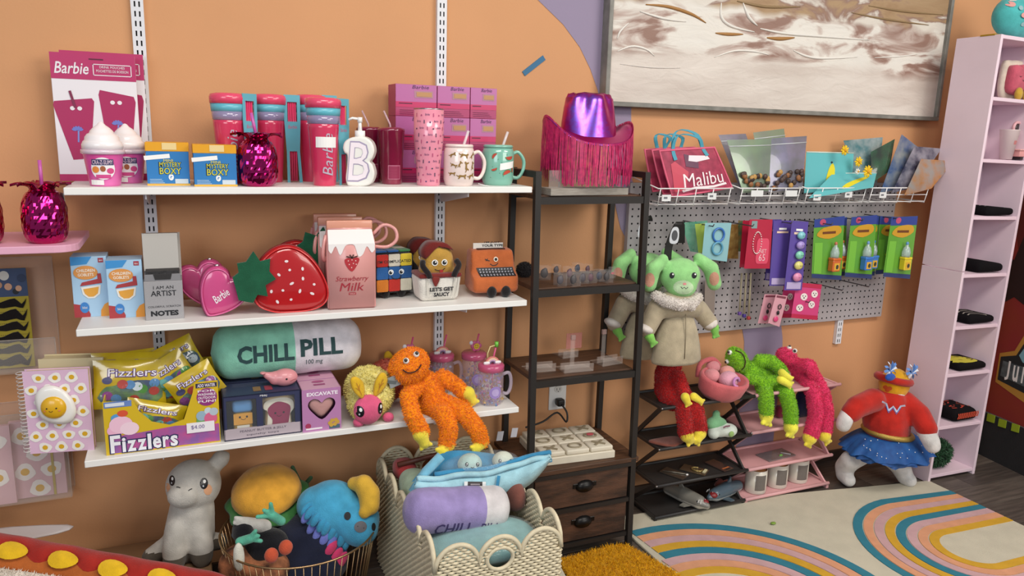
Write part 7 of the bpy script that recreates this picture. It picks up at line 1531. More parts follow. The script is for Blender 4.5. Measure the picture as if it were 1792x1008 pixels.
# ---------------------------------------------------------------- green plush backpacks (plain puppy-like heads) in tan coats
def greenplush(dx, dy_, Y, label):
    q = at(1190 + dx, 575 + dy_, Y); t = thing('plush_backpack', label, 'plush backpack', q, 0, 'hanging green plush backpacks'); O = q; s = (Y - CAM.y) / (-.22 - CAM.y)
    def G(px, py, y=0): return at(px + dx, py + dy_, Y + y) - O
    gm = plush('97d388'); tan = plush('b5a78d'); pk_ = plush('cf9a82')
    hd = blob('head', [('e', G(1190, 482), (.074, .06, .062)), ('e', G(1192, 500, -.01), (.056, .052, .042)), ('t', [G(1222, 452, .01), G(1244, 470, .0), G(1250, 496, .0)], [.020, .028, .026]), ('t', [G(1160, 454, .01), G(1142, 472, .0), G(1136, 498, .0)], [.020, .027, .026])], gm, t, .006, 6)
    th = tree(hd)
    onbody(lambda m: m.disc(0, 0, .034, .024, plush('c3e0b4')), 1196 + dx, 503 + dy_, th, t, 'muzzle', .0008, O)
    for px, py in ((1250, 488), (1137, 490)): onbody(lambda m: m.disc(0, 0, .017, .024, pk_), px + dx, py + dy_, th, t, 'ear_patch', .001, O)
    for px in (1176, 1215): onbody(lambda m: (m.disc(0, 0, .0085, .0105, INK), m.disc(.003, .004, .003, .003, WHITE, None, .0008)), px + dx, 482 + dy_, th, t, 'eye', .0012, O)
    onbody(lambda m: (m.disc(0, .004, .006, .004, mat('d98a8a', r=.9)), m.line([(-.012, -.006), (-.006, -.012), (0, -.007), (.006, -.012), (.012, -.006)], .002, INK)), 1198 + dx, 499 + dy_, th, t, 'nose_and_mouth', .0018, O)
    zb_ = G(1182, 632).z; MB().lathe([(0, zb_ + .004), (.095, zb_), (.098, zb_ + .01), (.09, zb_ + .06), (.078, zb_ + .11), (.06, zb_ + .155), (.04, zb_ + .175)], tan, 30, T3(G(1182, 632).x, 0, 0), ry=.6, fn=lambda a, z: 1 + .015 * math.sin(7 * a + 20 * z)).build('coat_body', t)
    blob('sleeves', [('t', [G(1165, 535), G(1186, 530), G(1210, 535)], [.045, .055, .045]), ('t', [G(1150, 540), G(1132, 575)], [.035, .032]), ('t', [G(1222, 540), G(1242, 565)], [.033, .03])], tan, t, .006, 5, colfn=None)
    fz = plush('d9d0c8'); c = blob('fleece_collar', [('t', [G(1148, 518, -.02), G(1165, 527, -.045), G(1190, 534, -.06), G(1212, 530, -.045), G(1222, 520, -.02)], [.017, .019, .019, .019, .016]), ('t', [G(1208, 530, -.05), G(1212, 538, -.06)], [.016, .012])], fz, t, .005, 3); fur(c, mat('e2d9d2', r=.95), 2500, .007, t, .0014, .9)
    for a_, h0, h1 in (((1128, 575), (1136, 588), (1142, 598)), ((1243, 566), (1250, 574), (1252, 584))):
        cu = blob('fleece_cuff', [('e', G(*a_, -.01), (.034 if a_[0] < 1200 else .026, .03, .016), RY(20 if a_[0] < 1200 else -30))], fz, t, .005, 2); A_, B_ = G(*h0, -.015), G(*h1, -.02); d = (B_ - A_).normalized(); sd = d.cross(V((0, 1, 0)))
        blob('hand', [('t', [A_, B_], [.018, .012])] + [('t', [B_, B_ + d * .012 + sd * k], [.008, .006]) for k in (-.012, 0, .012)], plush('86c95c'), t, .004, 3)
    MB().tube([G(1200, 548, -.042), G(1200, 590, -.052), G(1198, 628, -.058)], .0014, mat('857962'), 6).build('coat_seam', t)
    MB().ribbon(smooth([tuple(G(1168, 455, .07)), tuple(G(1172, 425, .07)), tuple(G(1190, 388, .06)), tuple(G(1192, 425, .075))], 4, False), (.03, 0, 0), .003, BLACKM).build('backpack_strap', t); MB().tube(smooth([tuple(G(1152, 510, .06)), tuple(G(1128, 560, .08)), tuple(G(1140, 596, .06))], 4, False), .006, BLACKM, 6).build('shoulder_strap', t)
    MB().prism(smooth([(-.016, -.025), (.012, -.026), (.018, .0), (.012, .026), (-.008, .026), (-.018, .0)], 3), 0, .002, mat('c9cdd2', r=.3), T3(*G(1180, 412, -.02)) @ FR).build('paper_tag', t); b = MB(); b.disc(0, 0, .012, .018, mat('4a4c50'), T3(*G(1180, 412, -.0205)) @ FR, .0024); b.build('tag_print', t)
    return t
greenplush(0, 0, -.235, 'front green plush backpack in a tan coat with a white fleece collar'); greenplush(-56, -10, -.085, 'rear green plush backpack in a tan coat, partly hidden behind the rack post')
# ================================================================ FOLDING RACKS
def folding_rack(name, label, fl, fr, col, yb=-.035):
    """fl, fr: front corners of each tier in view, top tier first; zigzag side bars"""
    L_ = [atz(*fl[-1], .02)]; yf = fl_y = -.215; t = thing(name, label, 'folding rack', (at(*fl[-1], yf).x, yf, 0)); O = V(t.location); m = mat(col, r=.5); XL = at(*fl[-1], yf).x - O.x; XR = at(*fr[-1], yf).x - O.x; zs = [max(.022, (at(*a, yf).z + at(*c, yf).z) / 2) for a, c in zip(fl, fr)]; D_ = yb - yf
    for z in zs: MB().box(XL + .008, .006, z - .006, XR - .008, D_, z, mat(col, r=.6, var=.05, vs=10), .001, 1).build('tier', t); MB().cyl((XL - .004, 0, z), (XR + .004, 0, z), .007, m, 8).build('front_bar', t); MB().cyl((XL - .004, D_, z), (XR + .004, D_, z), .007, m, 8).build('rear_bar', t)
    for x in (XL, XR):
        for z in zs: MB().box(x - .005, 0, z - .008, x + .005, D_, z + .002, m, .001, 1).build('tier_side', t)
        for a, c in zip(zs, zs[1:]):
            P = [(0, a), (.022, a), (D_, c), (D_ - .022, c)] ; MB().prism(P, -.004, .004, m, T3(x, 0, 0) @ RZ(90) @ FR).build('side_brace', t)
            if x == XR: MB().prism([(D_, a), (D_ - .022, a), (0, c), (.022, c)], -.004, .004, m, T3(x - .009, 0, 0) @ RZ(90) @ FR).build('side_brace', t)
            for y_, z_ in ((0, a), (D_, c)): MB().cyl((x - .009, y_, z_), (x + .009, y_, z_), .004, mat('9a9694', r=.3, m=.8), 8).build('rivet', t)
        MB().box(x - .006, 0, 0, x + .006, .02, zs[-1], m).build('foot', t); MB().box(x - .006, D_ - .02, 0, x + .006, D_, zs[-1], m).build('foot', t)
    return t, zs, XL + O.x, XR + O.x
t, ZB, BL_, BR_ = folding_rack('folding_rack', 'black folding rack of four zigzag tiers beside the ladder rack', [(1172, 715), (1164, 785), (1154, 850), (1147, 912)], [(1320, 692), (1312, 762), (1303, 824), (1300, 890)], '2b2827')
t, ZP, PL_, PR_ = folding_rack('folding_rack', 'pink folding rack of four zigzag tiers left of the costumed doll', [(1325, 692), (1320, 755), (1313, 820), (1305, 886)], [(1475, 672), (1466, 736), (1454, 798), (1447, 858)], 'd9a3a5')
def put(px, Y, Z): return V((xon(px, Y, Z), Y, Z))
# long limbed plushes on the racks
T0 = ZB[0]; root = put(1178, -.16, T0)
t, o = long_plush('red long-limbed fuzzy plush with yellow hands, slumped on the black folding rack', tuple(root), (1172, 640, -.11), (.045, .04, .04), RY(0), ([(1168, 655, -.12), (1170, 680, -.14), (1178, 694, -.16)], [.045, .05, .05]),
    [([(1186, 660, -.17), (1194, 680, -.20), (1200, 696, -.225)], [.024, .022, .019]), ([(1180, 694, -.17), (1195, 712, -.225), (1199, 740, -.24), (1200, 757, -.24)], [.028, .026, .025, .024]), ([(1190, 690, -.17), (1214, 706, -.225), (1222, 735, -.24), (1224, 752, -.24)], [.027, .026, .025, .024])],
    [([(1199, 695, -.245), (1203, 704, -.25)], [.013, .01]), ([(1214, 694, -.245), (1226, 702, -.25)], [.012, .009]), ([(1202, 762, -.245), (1206, 768, -.25)], [.02, .014]), ([(1224, 758, -.245), (1220, 768, -.25)], [.02, .014])], 'b51f1f', 'f0dc48', None, 9000)
T1_ = ZP[0]; root = put(1340, -.16, T1_)
t, o = long_plush('lime green long-limbed fuzzy plush with yellow hands and feet on the pink folding rack', tuple(root), (1290, 630, -.14), (.036, .042, .056), RY(-32), ([(1312, 648, -.14), (1330, 655, -.14), (1346, 668, -.155)], [.036, .038, .04]),
    [([(1330, 630, -.16), (1350, 632, -.18), (1366, 646, -.20), (1372, 656, -.21)], [.021, .021, .02, .018]), ([(1310, 662, -.17), (1340, 668, -.20), (1362, 664, -.215)], [.018, .018, .016]), ([(1335, 676, -.17), (1340, 690, -.23), (1341, 710, -.24), (1341, 724, -.24)], [.026, .024, .024, .023]), ([(1360, 672, -.17), (1376, 688, -.23), (1383, 715, -.24), (1384, 742, -.24)], [.026, .025, .024, .023])],
    [([(1366, 664, -.23), (1380, 672, -.24)], [.013, .011]), ([(1368, 652, -.23), (1382, 662, -.24)], [.012, .009]), ([(1341, 728, -.24), (1341, 733, -.245)], [.021, .017]), ([(1384, 748, -.245), (1383, 756, -.25)], [.022, .014])], '86c024', 'f0e850', [(1274, 632, -.2), (1278, 617, -.2)], 13000)
smile(t, o, [(1287, 613), (1298, 618), (1304, 630), (1302, 643), (1293, 651)])
root = put(1415, -.15, T1_)
t, o = long_plush('hot pink long-limbed fuzzy plush with yellow feet lying at the right of the pink rack', tuple(root), (1376, 624, -.11), (.042, .04, .036), RY(20), ([(1392, 640, -.12), (1406, 655, -.135), (1418, 668, -.15)], [.032, .036, .04]),
    [([(1402, 640, -.15), (1416, 640, -.19), (1424, 655, -.20)], [.024, .024, .02]), ([(1412, 668, -.17), (1424, 690, -.23), (1428, 725, -.24), (1420, 760, -.24)], [.026, .025, .025, .026]), ([(1425, 660, -.17), (1440, 685, -.22), (1447, 720, -.23), (1444, 755, -.235)], [.025, .023, .023, .024])],
    [([(1417, 766, -.24), (1415, 774, -.245)], [.022, .013]), ([(1443, 762, -.24), (1447, 770, -.245)], [.02, .012])], 'e63a6c', 'f0dc48', [(1381, 610, -.17), (1391, 614, -.17)], 13000)
# pink pouch with piglet plushes
root = put(1256, -.17, T0 + .001); t = thing('piglet_pouch', 'coral pink plush pouch holding pale pink piglets, on top of the black rack', 'plush toy', root); t.scale = (1.2,) * 3; O = root
pm_ = plush('d0696e'); MB().lathe([(0, .0), (.06, .002), (.078, .02), (.088, .06), (.084, .072), (.074, .068), (.07, .04), (0, .03)], pm_, 32, RX(14) @ RY(8), ry=.72).build('pouch', t)
for dx, dy_, dz, r, c in ((.012, -.03, .062, .032, 'e0a3b4'), (-.03, .0, .07, .026, 'd98f94'), (.038, .01, .07, .026, 'dd9a90'), (.0, .035, .085, .024, 'd98f94')): MB().ell((dx, dy_, dz), (r, r * .9, r * .85), plush(c), 14, 10).build('piglet', t)
MB().tube([V((.016 + .013 * math.cos(a), -.058 - .002 * a, .064 + .013 * math.sin(a))) for a in [k * .4 for k in range(13)]], .0045, plush('c98ac0'), 6).build('curly_tail', t); MB().tube(smooth([(-.06, .03, .06), (-.05, .035, .10), (.0, .04, .11), (.03, .04, .085)], 4, False), .008, pm_, 8).build('handle', t)
# tier two: green and white plush, terracotta cloth
root = put(1258, -.19, ZB[1] + .001); t = thing('turtle_plush', 'small green and white plush on the second black tier', 'plush toy', root)
blob('body', [('e', (.0, 0, .03), (.05, .035, .03)), ('e', (.03, -.015, .028), (.036, .03, .026)), ('e', (-.035, -.01, .02), (.022, .022, .02))], plush('cdd6cc'), t, .005, 4); blob('shell', [('e', (-.01, .012, .05), (.046, .034, .026)), ('e', (-.005, .02, .085), (.016, .014, .016))], plush('7cb184'), t, .005, 4); MB().ell((.022, -.043, .024), (.012, .006, .012), plush('8fae6a'), 10, 8).build('leaf_patch', t)
b = MB(); b.line([(-.014, .052), (.0, .056), (.018, .055)], .006, mat('7a4a5c'), front(0, -.036, 0)); b.build('stitched_word', t)
root = put(1168, -.17, ZB[1]); b = MB(); b.puff(smooth([(-.07, .02), (-.02, .03), (.05, .025), (.06, -.02), (.0, -.05), (-.04, -.03)], 4), .012, plush('8a4f42'), T3(0, 0, .007), ed=.5); o = b.build('folded_cloth'); o.location = root; tag(o, 'terracotta cloth lying flat at the left of the second black tier', 'cloth')
for px, lb, c, rz in ((1180, 'left dark packet with a pale clip on the third black tier', '4a4038', 25), (1215, 'middle dark packet with a gold and cream trinket on the third black tier', '5a4a3a', 35), (1258, 'right dark packet with orange lettering on the third black tier', '4a3a36', 12)):
    root = put(px, -.15, ZB[2] + .001); t = thing('trinket_packet', lb, 'packet', root, rz, 'dark trinket packets'); MB().box(-.028, -.05, 0, .028, .05, .005, mat(c, r=.15, alpha=.85, coat=1), .001, 1).build('packet', t)
    if px == 1215: MB().tube([V((.016 * math.cos(a), -.01 + .02 * math.sin(a), .008)) for a in [k * .3 for k in range(18)]], .0035, mat('a8905a', r=.3, m=.6), 6).build('trinket', t); MB().box(-.01, -.045, .005, .02, -.035, .009, mat('d9cfa8', r=.4)).build('cream_bar', t)
    elif px == 1180: MB().tube([(-.02, .04, .007), (.0, .0, .008), (.016, -.04, .008)], .002, mat('8a8478', r=.3, m=.6), 6).build('trinket', t); MB().ell((.018, -.044, .007), (.006, .005, .003), WHITE, 8, 6).build('clip', t)
    else: b = MB(); b.rect(-.018, -.036, .02, -.028, mat('b8683a'), T3(0, 0, .0054), 0); b.build('printed_lettering', t)
# shark toys on the bottom tier
def shark(px, rz, col, belly, lb, back):
    root = put(px, -.175, ZB[3] + .001); t = thing('shark_toy', lb, 'shark toy', root, rz); t.scale = (1.02,) * 3; m = mat(col, r=.35, coat=.3); o = blob('body', [('t', [(0, .10, .026), (0, .03, .03), (0, -.04, .028), (0, -.075, .026)], [.022, .03, .026, .012])], m, t, .004, 3, colfn=lambda p: mat(belly, r=.4) if p.z < .022 else None)
    MB().prism([(.0, 0), (.035, -.004), (.03, .028)], -.003, .003, m, T3(0, .02, .05) @ RZ(90) @ FR, bev=.001).build('dorsal_fin', t)
    for s in (-1, 1): MB().prism([(0, 0), (.03, .012), (.034, .028), (.008, .03)], -.002, .003, m, T3(.02 * s, -.02, .012) @ SCL(s, 1, 1)).build('side_fin', t)
    MB().ell((-.008, -.056, .034), (.017, .02, .012), mat('7d2226', r=.4), 12, 8, RZ(12)).build('mouth', t)
    b = MB()
    for k in range(7): a = -1.9 + k * .65; b.tube([(-.008 + .017 * math.sin(a), -.056 + .020 * math.cos(a), .036), (-.008 + .012 * math.sin(a), -.056 + .014 * math.cos(a), .048)], .002, WHITE, 5, rs=[.0025, .0004])
    b.build('teeth', t, 'stuff')
    for s in (-1, 1): MB().ell((.02 * s, -.045, .038), (.004, .004, .004), INK, 8, 6).build('eye', t)
    return t
shark(1207, 18, '7d7a72', 'bfbab0', 'grey shark toy with an open red mouth pointing forward on the bottom black tier', 0); shark(1262, -75, '4a5a66', 'a5a9a8', 'slate blue shark toy lying sideways at the right of the bottom black tier', 1)
root = put(1262, -.08, ZB[3]); b = MB(); b.puff(smooth([(-.03, 0), (0, .03), (.04, .02), (.045, 0)], 4), .03, plush('8a4a40'), T3(0, 0, .001) @ FR, ed=.5); o = b.build('brown_plush'); o.location = root; tag(o, 'small brown plush behind the slate blue shark on the bottom tier', 'plush toy')
# pink rack contents
root = put(1408, -.14, ZP[1] + .001); t = thing('navy_pouch', 'navy blue pouch with a gold curl, standing behind the pink plush legs', 'pouch', root); MB().puff(rrect(-.05, 0, .045, .105, .015), .03, plush('23264a'), front(0, 0, .001), ed=.6).build('pouch', t); b = MB(); b.tube([(-.0 + .014 * math.cos(a), -.018, .045 + .008 * math.sin(a)) for a in [k * .4 for k in range(14)]], .0016, mat('b59a52', r=.3, m=.6), 5); b.build('gold_curl', t)
root = put(1368, -.12, ZP[1] + .001); b = MB(); b.puff(rrect(-.03, 0, .03, .05, .012), .03, plush('7a2438'), front(0, 0, .001), ed=.6); o = b.build('maroon_pouch'); o.location = root; tag(o, 'maroon pouch behind the green plush leg on the second pink tier', 'pouch')
root = put(1360, -.15, ZP[2] + .001); t = thing('zip_packet', 'clear grey zip packet with a tiny green charm lying on the third pink tier', 'packet', root, 5); MB().box(-.075, -.03, 0, .075, .045, .004, mat('8a7f80', r=.12, alpha=.8, coat=1, bump=.5, bs=40), .001, 1).build('packet', t); MB().ell((.01, -.01, .006), (.01, .005, .004), mat('6fae4a', r=.4), 8, 6).build('charm', t); MB().cyl((.03, .01, .006), (.055, -.02, .006), .0015, mat('d0cdd0', r=.2), 6).build('pin', t)
for px, lb, yy in ((1321, 'left white jar candle with a blank grey label', -.165), (1358, 'middle white jar candle with a blank grey label', -.155), (1394, 'right white jar candle with a blank grey label', -.148)):
    root = put(px, yy, ZP[3] + .001); t = thing('jar_candle', lb + ' on the bottom pink tier', 'candle', root, -14, 'white jar candles'); R_ = .042; H_ = .098
    MB().lathe([(0, 0), (R_ * .95, 0), (R_, .004), (R_, H_), (R_ * .94, H_), (R_ * .93, H_ - .012), (0, H_ - .012)], mat('d5cfc2', r=.3, coat=.4), 30).build('jar', t); MB().lathe([(0, H_ - .012), (R_ * .92, H_ - .012), (R_ * .92, H_ - .003), (0, H_ - .003)], mat('a8703c', r=.5, h2='8a5a30', vs=40), 26).build('wooden_lid', t)
    b = MB(); b.rect(-.022, .018, .022, .082, mat('6e6762', r=.6), None, .0008); cut(b, .012); wrap(b, R_).build('label', t)
# ================================================================ COSTUMED DOLL
Yd = -.27; root = put(1545, -.27, 0.0); t = thing('costumed_doll', 'stuffed white doll in a red top, blue tutu and yellow mask, sitting against the wall', 'doll', root); O = root
def G(px, py, y=0): return at(px, py, Yd + y) - O
wm_ = plush('d9d6d4'); rm = plush('b8281f')
gd = lambda p, z: V((p.x, p.y, z))
blob('body', [('t', [G(1548, 740), G(1550, 775)], [.068, .082]), ('t', [G(1560, 690), G(1565, 672)], [.05, .05]), ('t', [G(1522, 788, .03), G(1488, 806, .04), gd(G(1478, 820, .07), .07), gd(G(1477, 832, .07), .036)], [.042, .042, .04, .034]), ('t', [gd(G(1476, 832, .07), .034), gd(G(1486, 836, .03), .031)], [.03, .028]), ('t', [G(1560, 795, 0), G(1575, 815, -.02), gd(G(1585, 832, -.04), .036)], [.055, .042, .034]), ('t', [gd(G(1585, 832, -.04), .036), gd(G(1592, 838, -.06), .031)], [.034, .029]),
    ('t', [G(1484, 724), G(1478, 737, -.01), G(1476, 743, -.01)], [.03, .031, .030]), ('t', [G(1621, 756, -.14), G(1629, 772, -.165), G(1632, 780, -.17)], [.036, .034, .031])], wm_, t, .007, 6)
hd = blob('head', [('e', G(1565, 672), (.066, .055, .066))], plush('e0a41c'), t, .006, 3)
blob('red_top', [('t', [G(1555, 705), G(1551, 736), G(1552, 750)], [.07, .092, .09]), ('t', [G(1528, 700), G(1500, 712, -.005), G(1490, 722, -.008)], [.048, .045, .04]), ('t', [G(1582, 705, -.02), G(1608, 725, -.09), G(1622, 750, -.14)], [.05, .044, .04])], rm, t, .006, 6)
rb = t.children[-1]; tr_ = tree([c for c in t.children if c.name.startswith('red_top')][0])
onbody(lambda m: [m.line(P, .007, mat('b9c2d8', r=.4, m=.3)) for P in ([(-.042, .018), (-.026, .012), (-.016, -.014)], [(-.016, -.014), (0, .006), (.016, -.014)], [(.016, -.014), (.026, .012), (.042, .018)])] + [m.line(P, .0035, mat('3f5fae', r=.4), None, .0008) for P in ([(-.026, .004), (-.014, -.022), (0, -.002), (.014, -.022), (.026, .004)],)], 1563, 714, tr_, t, 'chest_emblem', .0015, O)
MB().tube([G(1553, 757) + V((.094 * math.cos(a), .09 * math.sin(a), .004 - .012 * math.cos(a))) for a in [2 * math.pi * k / 36 for k in range(36)]], .012, mat('b5974a', r=.4, m=.5, bump=.5, bs=300), 8, True).build('gold_belt', t)
MB().tube([G(1564, 664) + V((.068 * math.cos(a), .056 * math.sin(a), .002 - .014 * math.cos(a))) for a in [2 * math.pi * k / 32 for k in range(32)]], .015, plush('b5281f'), 8, True).build('red_headband', t)
onbody(lambda m: [m.disc(x, y, .009, .008, mat('c0501e', r=.9)) for x, y in ((-.008, .004), (.008, .002), (.0, -.006))], 1553, 680, tree(hd), t, 'mask_flower', .0015, O)
TU = mat('1d5a9e', r=.7, h2='17498a', vs=30, alpha=.93); cB = G(1553, 762)
for lay in range(3):
    vs = []; fs = []; n = 90; k = 7
    for i in range(n):
        a = 2 * math.pi * i / n
        for j in range(k):
            u = j / (k - 1); r = .092 + (.072 + .012 * lay) * u ** .8 + .011 * u * math.sin(11 * a + lay * 2) + .005 * u * math.sin(23 * a + lay); z = .012 - (.095 - .012 * lay) * u ** 1.3 - .012 * math.cos(a) * u + .006 * u * math.sin(7 * a + lay)
            vs.append((cB.x + r * math.cos(a) * 1.05, cB.y + r * .85 * math.sin(a), cB.z + z))
    for i in range(n):
        for j in range(k - 1): x0 = i * k + j; x1 = ((i + 1) % n) * k + j; fs.append((x0, x1, x1 + 1, x0 + 1))
    MB().add(vs, fs, TU, True).build('tutu_layer', t)
R = random.Random(8); b = MB()
for k in range(26): a = math.pi * (1 + R.random()); u = R.random(); u *= .8; r = .100 + .098 * u ** .8; b.ell((cB.x + r * math.cos(a) * 1.05, cB.y + r * .86 * math.sin(a), cB.z + .012 - .071 * u ** 1.3 - .012 * math.cos(a) * u), (.002,) * 3, WHITE, 6, 4)
b.build('sequins', t, 'stuff')
for px, py, lb in ((1556, 648, 0), (1594, 652, 1)):
    c = G(px, py, -.04); b = MB()
    for k in range(9): a = k * .7; b.ribbon(smooth([tuple(c), tuple(c + V((.02 * math.cos(a), -.01, .012 + .018 * math.sin(a)))), tuple(c + V((.034 * math.cos(a), -.006, .008 + .03 * math.sin(a))))], 3, False), V((.0, .008, .008)), .001, mat('5a86c8' if k % 3 else 'd9dde6', r=.6))
    b.build('curly_bow', t)
MB().ell(G(1558, 660, -.06), (.026, .012, .015), plush('2a55b0'), 12, 8).build('blue_knot', t)
# ================================================================ BOOKCASE CONTENTS
def bsx(px, z): return xon(px, -.24, z)
def shirt(i, px0, px1, label, cols, hgt=.035):
    z = BSZ[i] + .002; x0, x1 = bsx(px0, z), bsx(px1, z); k_ = .024 * z; x0, x1 = max(x0, BX0 + .022 + k_), min(x1, BX1 - .014 + k_); W = x1 - x0; t = thing('folded_shirt', label, 'folded shirt', ((x0 + x1) / 2, -.255, z), 0, 'folded shirts in the pink bookcase'); D = .14; b = MB()
    b.box(-W / 2, -D / 2, 0, W / 2, D / 2, hgt, mat('151315', r=.95, spec=.1, bump=.4, bs=200), hgt * .42, 4); n = len(b.v)
    b.v = [(x, y, z_ * (1 + .12 * math.sin(x * 40 + i)) * (1 - .25 * (x / W + .5)) + .0) for x, y, z_ in b.v]; o = b.build('shirt', t); b = MB(); R = random.Random(i + 40)
    for k, (c, kind) in enumerate(cols):
        if kind == 'patch': b.flat(smooth([(-W * .45, -.05), (W * .2, -.055), (W * .32, -.02), (W * .1, .03), (-W * .4, .04)], 3), mat(c, r=.8), None, .0003 * k)
        elif kind == 'stripes':
            for j in range(4): b.line(smooth([(-W * .45, -.05 + .022 * j), (-W * .1, -.045 + .028 * j), (W * .2, -.06 + .03 * j)], 4, False), .006, mat(c, r=.8), None, .0003 * k)
        elif kind == 'marks':
            for j in range(12): x, y = R.uniform(-.4, .35) * W, R.uniform(-.05, .05); b.line([(x, y), (x + R.uniform(-.02, .03), y + R.uniform(-.012, .012))], .006, mat(c, r=.8), None, .0003 * k + .0002 * j)
    if cols: stick(b, tree(o), T3(0, 0, .2), .0012, .012).build('shirt_print', t)
    return t, W, D
t_, W_s, D_s = shirt(0, 1640, 1722, 'folded black shirt with red and orange marks, lowest in the pink bookcase', [('8a3a2a', 'marks'), ('c0402c', 'marks'), ('d9d4cc', 'marks')][:2], .06)
b = MB()
for k in range(12): x = -W_s * .42 + W_s * .075 * k; b.line([(x, .018), (x + .006, .032), (x + .001, .042)], .007, mat('c2472e', r=.8), front(0, -D_s / 2 - .001, 0), 0)
b.build('red_lettering', t_)
shirt(1, 1648, 1734, 'folded black shirt with a big yellow patch in the pink bookcase', [('c9c03c', 'patch'), ('6a4a2c', 'marks')], .042); shirt(2, 1664, 1738, 'folded black shirt with grey stripes in the pink bookcase', [('9a958c', 'stripes')], .045); shirt(3, 1680, 1764, 'plain folded black shirt in the middle of the pink bookcase', [], .05); shirt(4, 1692, 1792, 'folded black shirt with a thin grey line, highest of the shirts', [('8a8a8c', 'stripes')], .035)
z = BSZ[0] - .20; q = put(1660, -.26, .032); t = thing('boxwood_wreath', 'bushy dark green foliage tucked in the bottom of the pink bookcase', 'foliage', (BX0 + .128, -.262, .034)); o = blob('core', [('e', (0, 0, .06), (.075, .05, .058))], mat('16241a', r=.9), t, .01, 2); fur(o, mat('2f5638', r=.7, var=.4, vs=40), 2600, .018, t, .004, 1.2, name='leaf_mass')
# strawberry plush, cup and planter on upper shelves
z = BSZ[6] + .001; x = bsx(1768, z); t = thing('jam_toast_plush', 'pink smiling plush with mustard feet on the top shelf of the bookcase', 'plush toy', (x, -.26, z)); ob = MB().puff(smooth([(-.05, .03), (.05, .03), (.056, .12), (.04, .135), (.02, .128), (0, .138), (-.02, .126), (-.04, .135), (-.056, .115)], 4), .05, plush('c0586a'), front(0, 0, 0), ed=.6).build('body', t)
MB().puff(smooth([(-.06, .01), (.06, .01), (.068, .135), (.03, .15), (-.03, .15), (-.068, .135)], 4), .03, plush('d5c8b8'), front(0, .025, .004), ed=.6).build('cream_back', t)
for s in (-1, 1): MB().ell((.024 * s - .005, -.03, .022), (.018, .014, .026), plush('c09a3c'), 12, 8).build('foot', t)
b = MB(); b.line([(-.03, .092), (-.024, .088), (-.018, .092)], .0022, INK); b.line([(.012, .094), (.018, .09), (.024, .094)], .0022, INK); b.line([(-.01, .078), (-.003, .073), (.006, .077)], .0022, INK); stick(b, tree(ob), front(0, -.2, 0), .0012, .008).build('face', t)
z = BSZ[5] + .001; x = bsx(1736, z); t = thing('printed_cup', 'pale cup with a small red print on the second bookcase shelf', 'cup', (x + .01, -.29, z)); MB().lathe([(0, 0), (.022, 0), (.036, .115), (.038, .118), (.034, .118), (.021, .006), (0, .006)], mat('d6c4c4', r=.4), 24).build('cup', t); b = MB(); b.rect(-.008, .06, .006, .075, mat('c07a7a', r=.5), None, .0008); wrap(cut(b, .01), lambda z_: .022 + .014 * z_ / .115).build('print', t)
x = bsx(1762, z); t = thing('pink_tray', 'small pink tray holding a pair of pink round glasses frames on the second bookcase shelf', 'tray', (x, -.29, z)); b = MB(); b.box(-.045, -.03, .012, .045, .03, .04, mat('d99a98', r=.4), .002, 2); b.box(-.05, -.034, .036, .05, .034, .042, mat('dba6a2', r=.4), .002, 2); b.build('tray', t); MB().box(-.03, -.025, 0, .03, .025, .014, mat('2a2426', r=.6)).build('dark_base', t)
t = thing('round_glasses', 'pink round glasses frame standing upright in the small tray', 'glasses', (x - .01, -.285, z + .042))
for dx, dz in ((-.01, .085), (.012, .045)): MB().tube([(dx + .021 * math.cos(a), .01, dz + .021 * math.sin(a)) for a in [2 * math.pi * k / 24 for k in range(24)]], .006, mat('d5a3a8', r=.4), 8, True).build('rim', t); MB().lathe([(0, 0), (.017, 0), (.017, .002), (0, .002)], mat('3a3032', r=.2), 18, T3(dx, .01, dz) @ FR).build('lens', t)
MB().cyl((-.005, .01, .03), (-.018, .005, 0), .004, mat('d5a3a8', r=.4), 8).build('temple_arm', t)
# round patterned plush pack on top of the bookcase
z = BH + .003; x = xon(1775, -.25, z + .05) ; t = thing('round_plush', 'round turquoise and coral patterned plush on top of the pink bookcase', 'plush toy', (x + .0, -.25, z)); ob = MB().ell((0, 0, .085), (.11, .065, .084), plush('4fb0b0'), 28, 16).build('body', t); b = MB(); R = random.Random(12)
for k in range(16): b.disc(R.uniform(-.09, .09), R.uniform(-.06, .06), R.uniform(.008, .018), R.uniform(.006, .016), mat(R.choice(['cf7a7a', 'd99a94', '8fb0b4', 'e0d0cc']), r=.9), None, .0003 * k)
stick(b, tree(ob), front(0, -.3, .085), .0012, .012).build('printed_patches', t)
b = MB()
for k in range(5): b.rect(-.026 + .011 * k, -.03, -.0205 + .011 * k, .045, mat('c8584c', r=.9), None, .004)
b.disc(0, .006, .032, .045, mat('e3d2ca', r=.9), None, .0035); stick(b, tree(ob), front(.02, -.3, .10), .0025, .012).build('striped_patch', t)
o = MB().box(-.03, -.03, 0, .03, .03, .006, mat('b0902c', r=.3, m=.6), .001, 1).build('gold_tin'); o.location = (xon(1737, -.28, z), -.28, z - .002); tag(o, 'small flat gold tin at the front corner on top of the bookcase', 'tin')
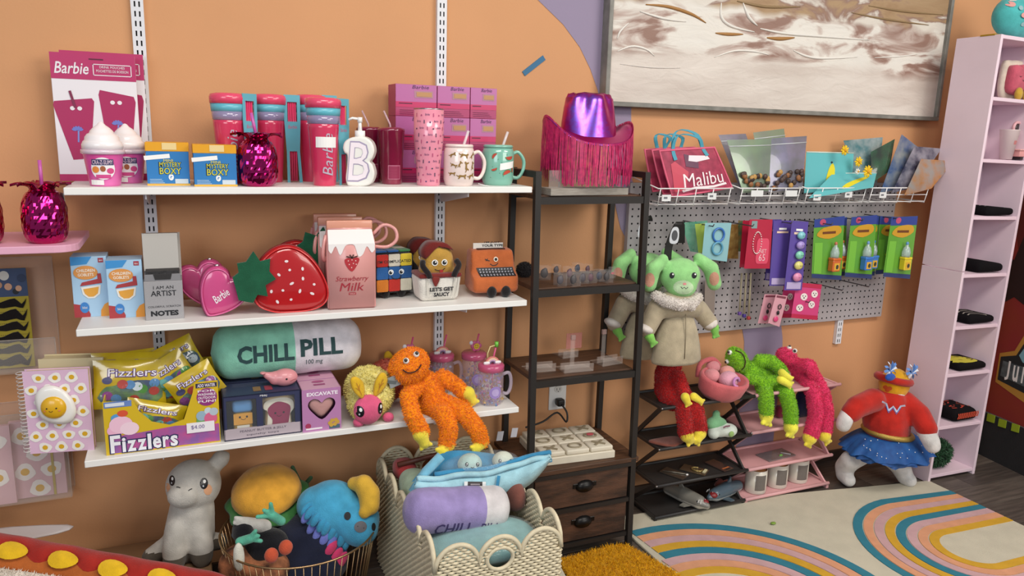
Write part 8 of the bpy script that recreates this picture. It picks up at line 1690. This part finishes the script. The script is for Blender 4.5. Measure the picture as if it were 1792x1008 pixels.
# ================================================================ RED DISPLAY PANEL AT THE RIGHT EDGE
A_, B_ = V((3.393, -.03, 0)), V((3.333, -.43, 0)); B2 = B_ + (B_ - A_) * 1.2; dd = (B2 - A_).normalized(); nn = V((-dd.y, dd.x, 0)); nn = -nn if nn.dot(CAM - A_) < 0 else nn; LN = (B2 - A_).length
t = thing('red_display_banner', 'red banner with a stone lettered logo in a black base at the right edge', 'banner', A_); Tb = Matrix(((dd.x, 0, nn.x, 0), (dd.y, 0, nn.y, 0), (0, 1, 0, 0), (0, 0, 0, 1)))
def PB(px, py): r = ray(px, py); k = (A_ - CAM).dot(nn) / r.dot(nn); p = CAM + r * k - A_; return p.dot(dd), p.z
MB().prism([(0, .2), (LN, .2), (LN, 1.5), (0, 1.5)], -.03, 0, mat('8a2630', r=.6, h2='8a3424', vs=4), Tb).build('panel', t)
b = MB(); b.flat([PB(*p) for p in ((1745, 440), (1775, 455), (1798, 400), (1800, 540), (1775, 520), (1760, 528), (1748, 520))], mat('241214', r=.7), Tb, .001); b.flat([PB(*p) for p in ((1770, 300), (1800, 300), (1800, 460), (1785, 470))], mat('5a1a18', r=.7), Tb, .0006)
b.flat([PB(*p) for p in ((1742, 668), (1750, 618), (1776, 614), (1800, 575), (1800, 710))], mat('b8863a', r=.6), Tb, .001); b.flat([PB(*p) for p in ((1746, 664), (1752, 624), (1779, 622), (1800, 590), (1800, 692))], mat('20282c', r=.5), Tb, .0016); b.flat([PB(*p) for p in ((1751, 657), (1756, 631), (1800, 645), (1800, 680))], mat('5f6a6e', r=.5, h2='454e52', vs=30), Tb, .0022); b.flat([PB(*p) for p in ((1784, 622), (1800, 600), (1800, 640), (1790, 634))], mat('7fb0c0', r=.4), Tb, .002); b.build('logo_board', t)
b = MB(); x0, z0 = PB(1758, 664); x1, z1 = PB(1770, 634); b.text('J', x0, z0, x1, z1 + .004, WHITE, Tb, .003, bold=.02); x0, z0 = PB(1771, 666); x1, z1 = PB(1785, 642); b.text('u', x0, z0, x1, z1, WHITE, Tb, .003, bold=.02); x0, z0 = PB(1787, 670); x1, z1 = PB(1800, 644); b.text('r', x0, z0, x1, z1, WHITE, Tb, .003, bold=.02); b.build('lettering', t)
MB().prism([(0, 0), (LN, 0), (LN, PB(1791, 747)[1]), (0, PB(1724, 719)[1])], -.06, .012, plush('191619'), Tb).build('black_base', t)
for px, py in ((1738, 732), (1758, 741), (1781, 749)): MB().prism([PB(px - 7, py + 4), PB(px + 6, py + 8), PB(px + 8, py - 5), PB(px - 5, py - 9)], .0125, .016, mat('9aae2c', r=.5), Tb).build('green_tab', t)
o = MB().ell((0, 0, .004), (.012, .008, .004), mat('7a9a3a', r=.7), 8, 6).build('leaf_scrap'); q = atz(1353, 917, .0125); o.location = (q.x, q.y, .0122); tag(o, 'tiny green scrap lying on the cream part of the rainbow rug', 'scrap')
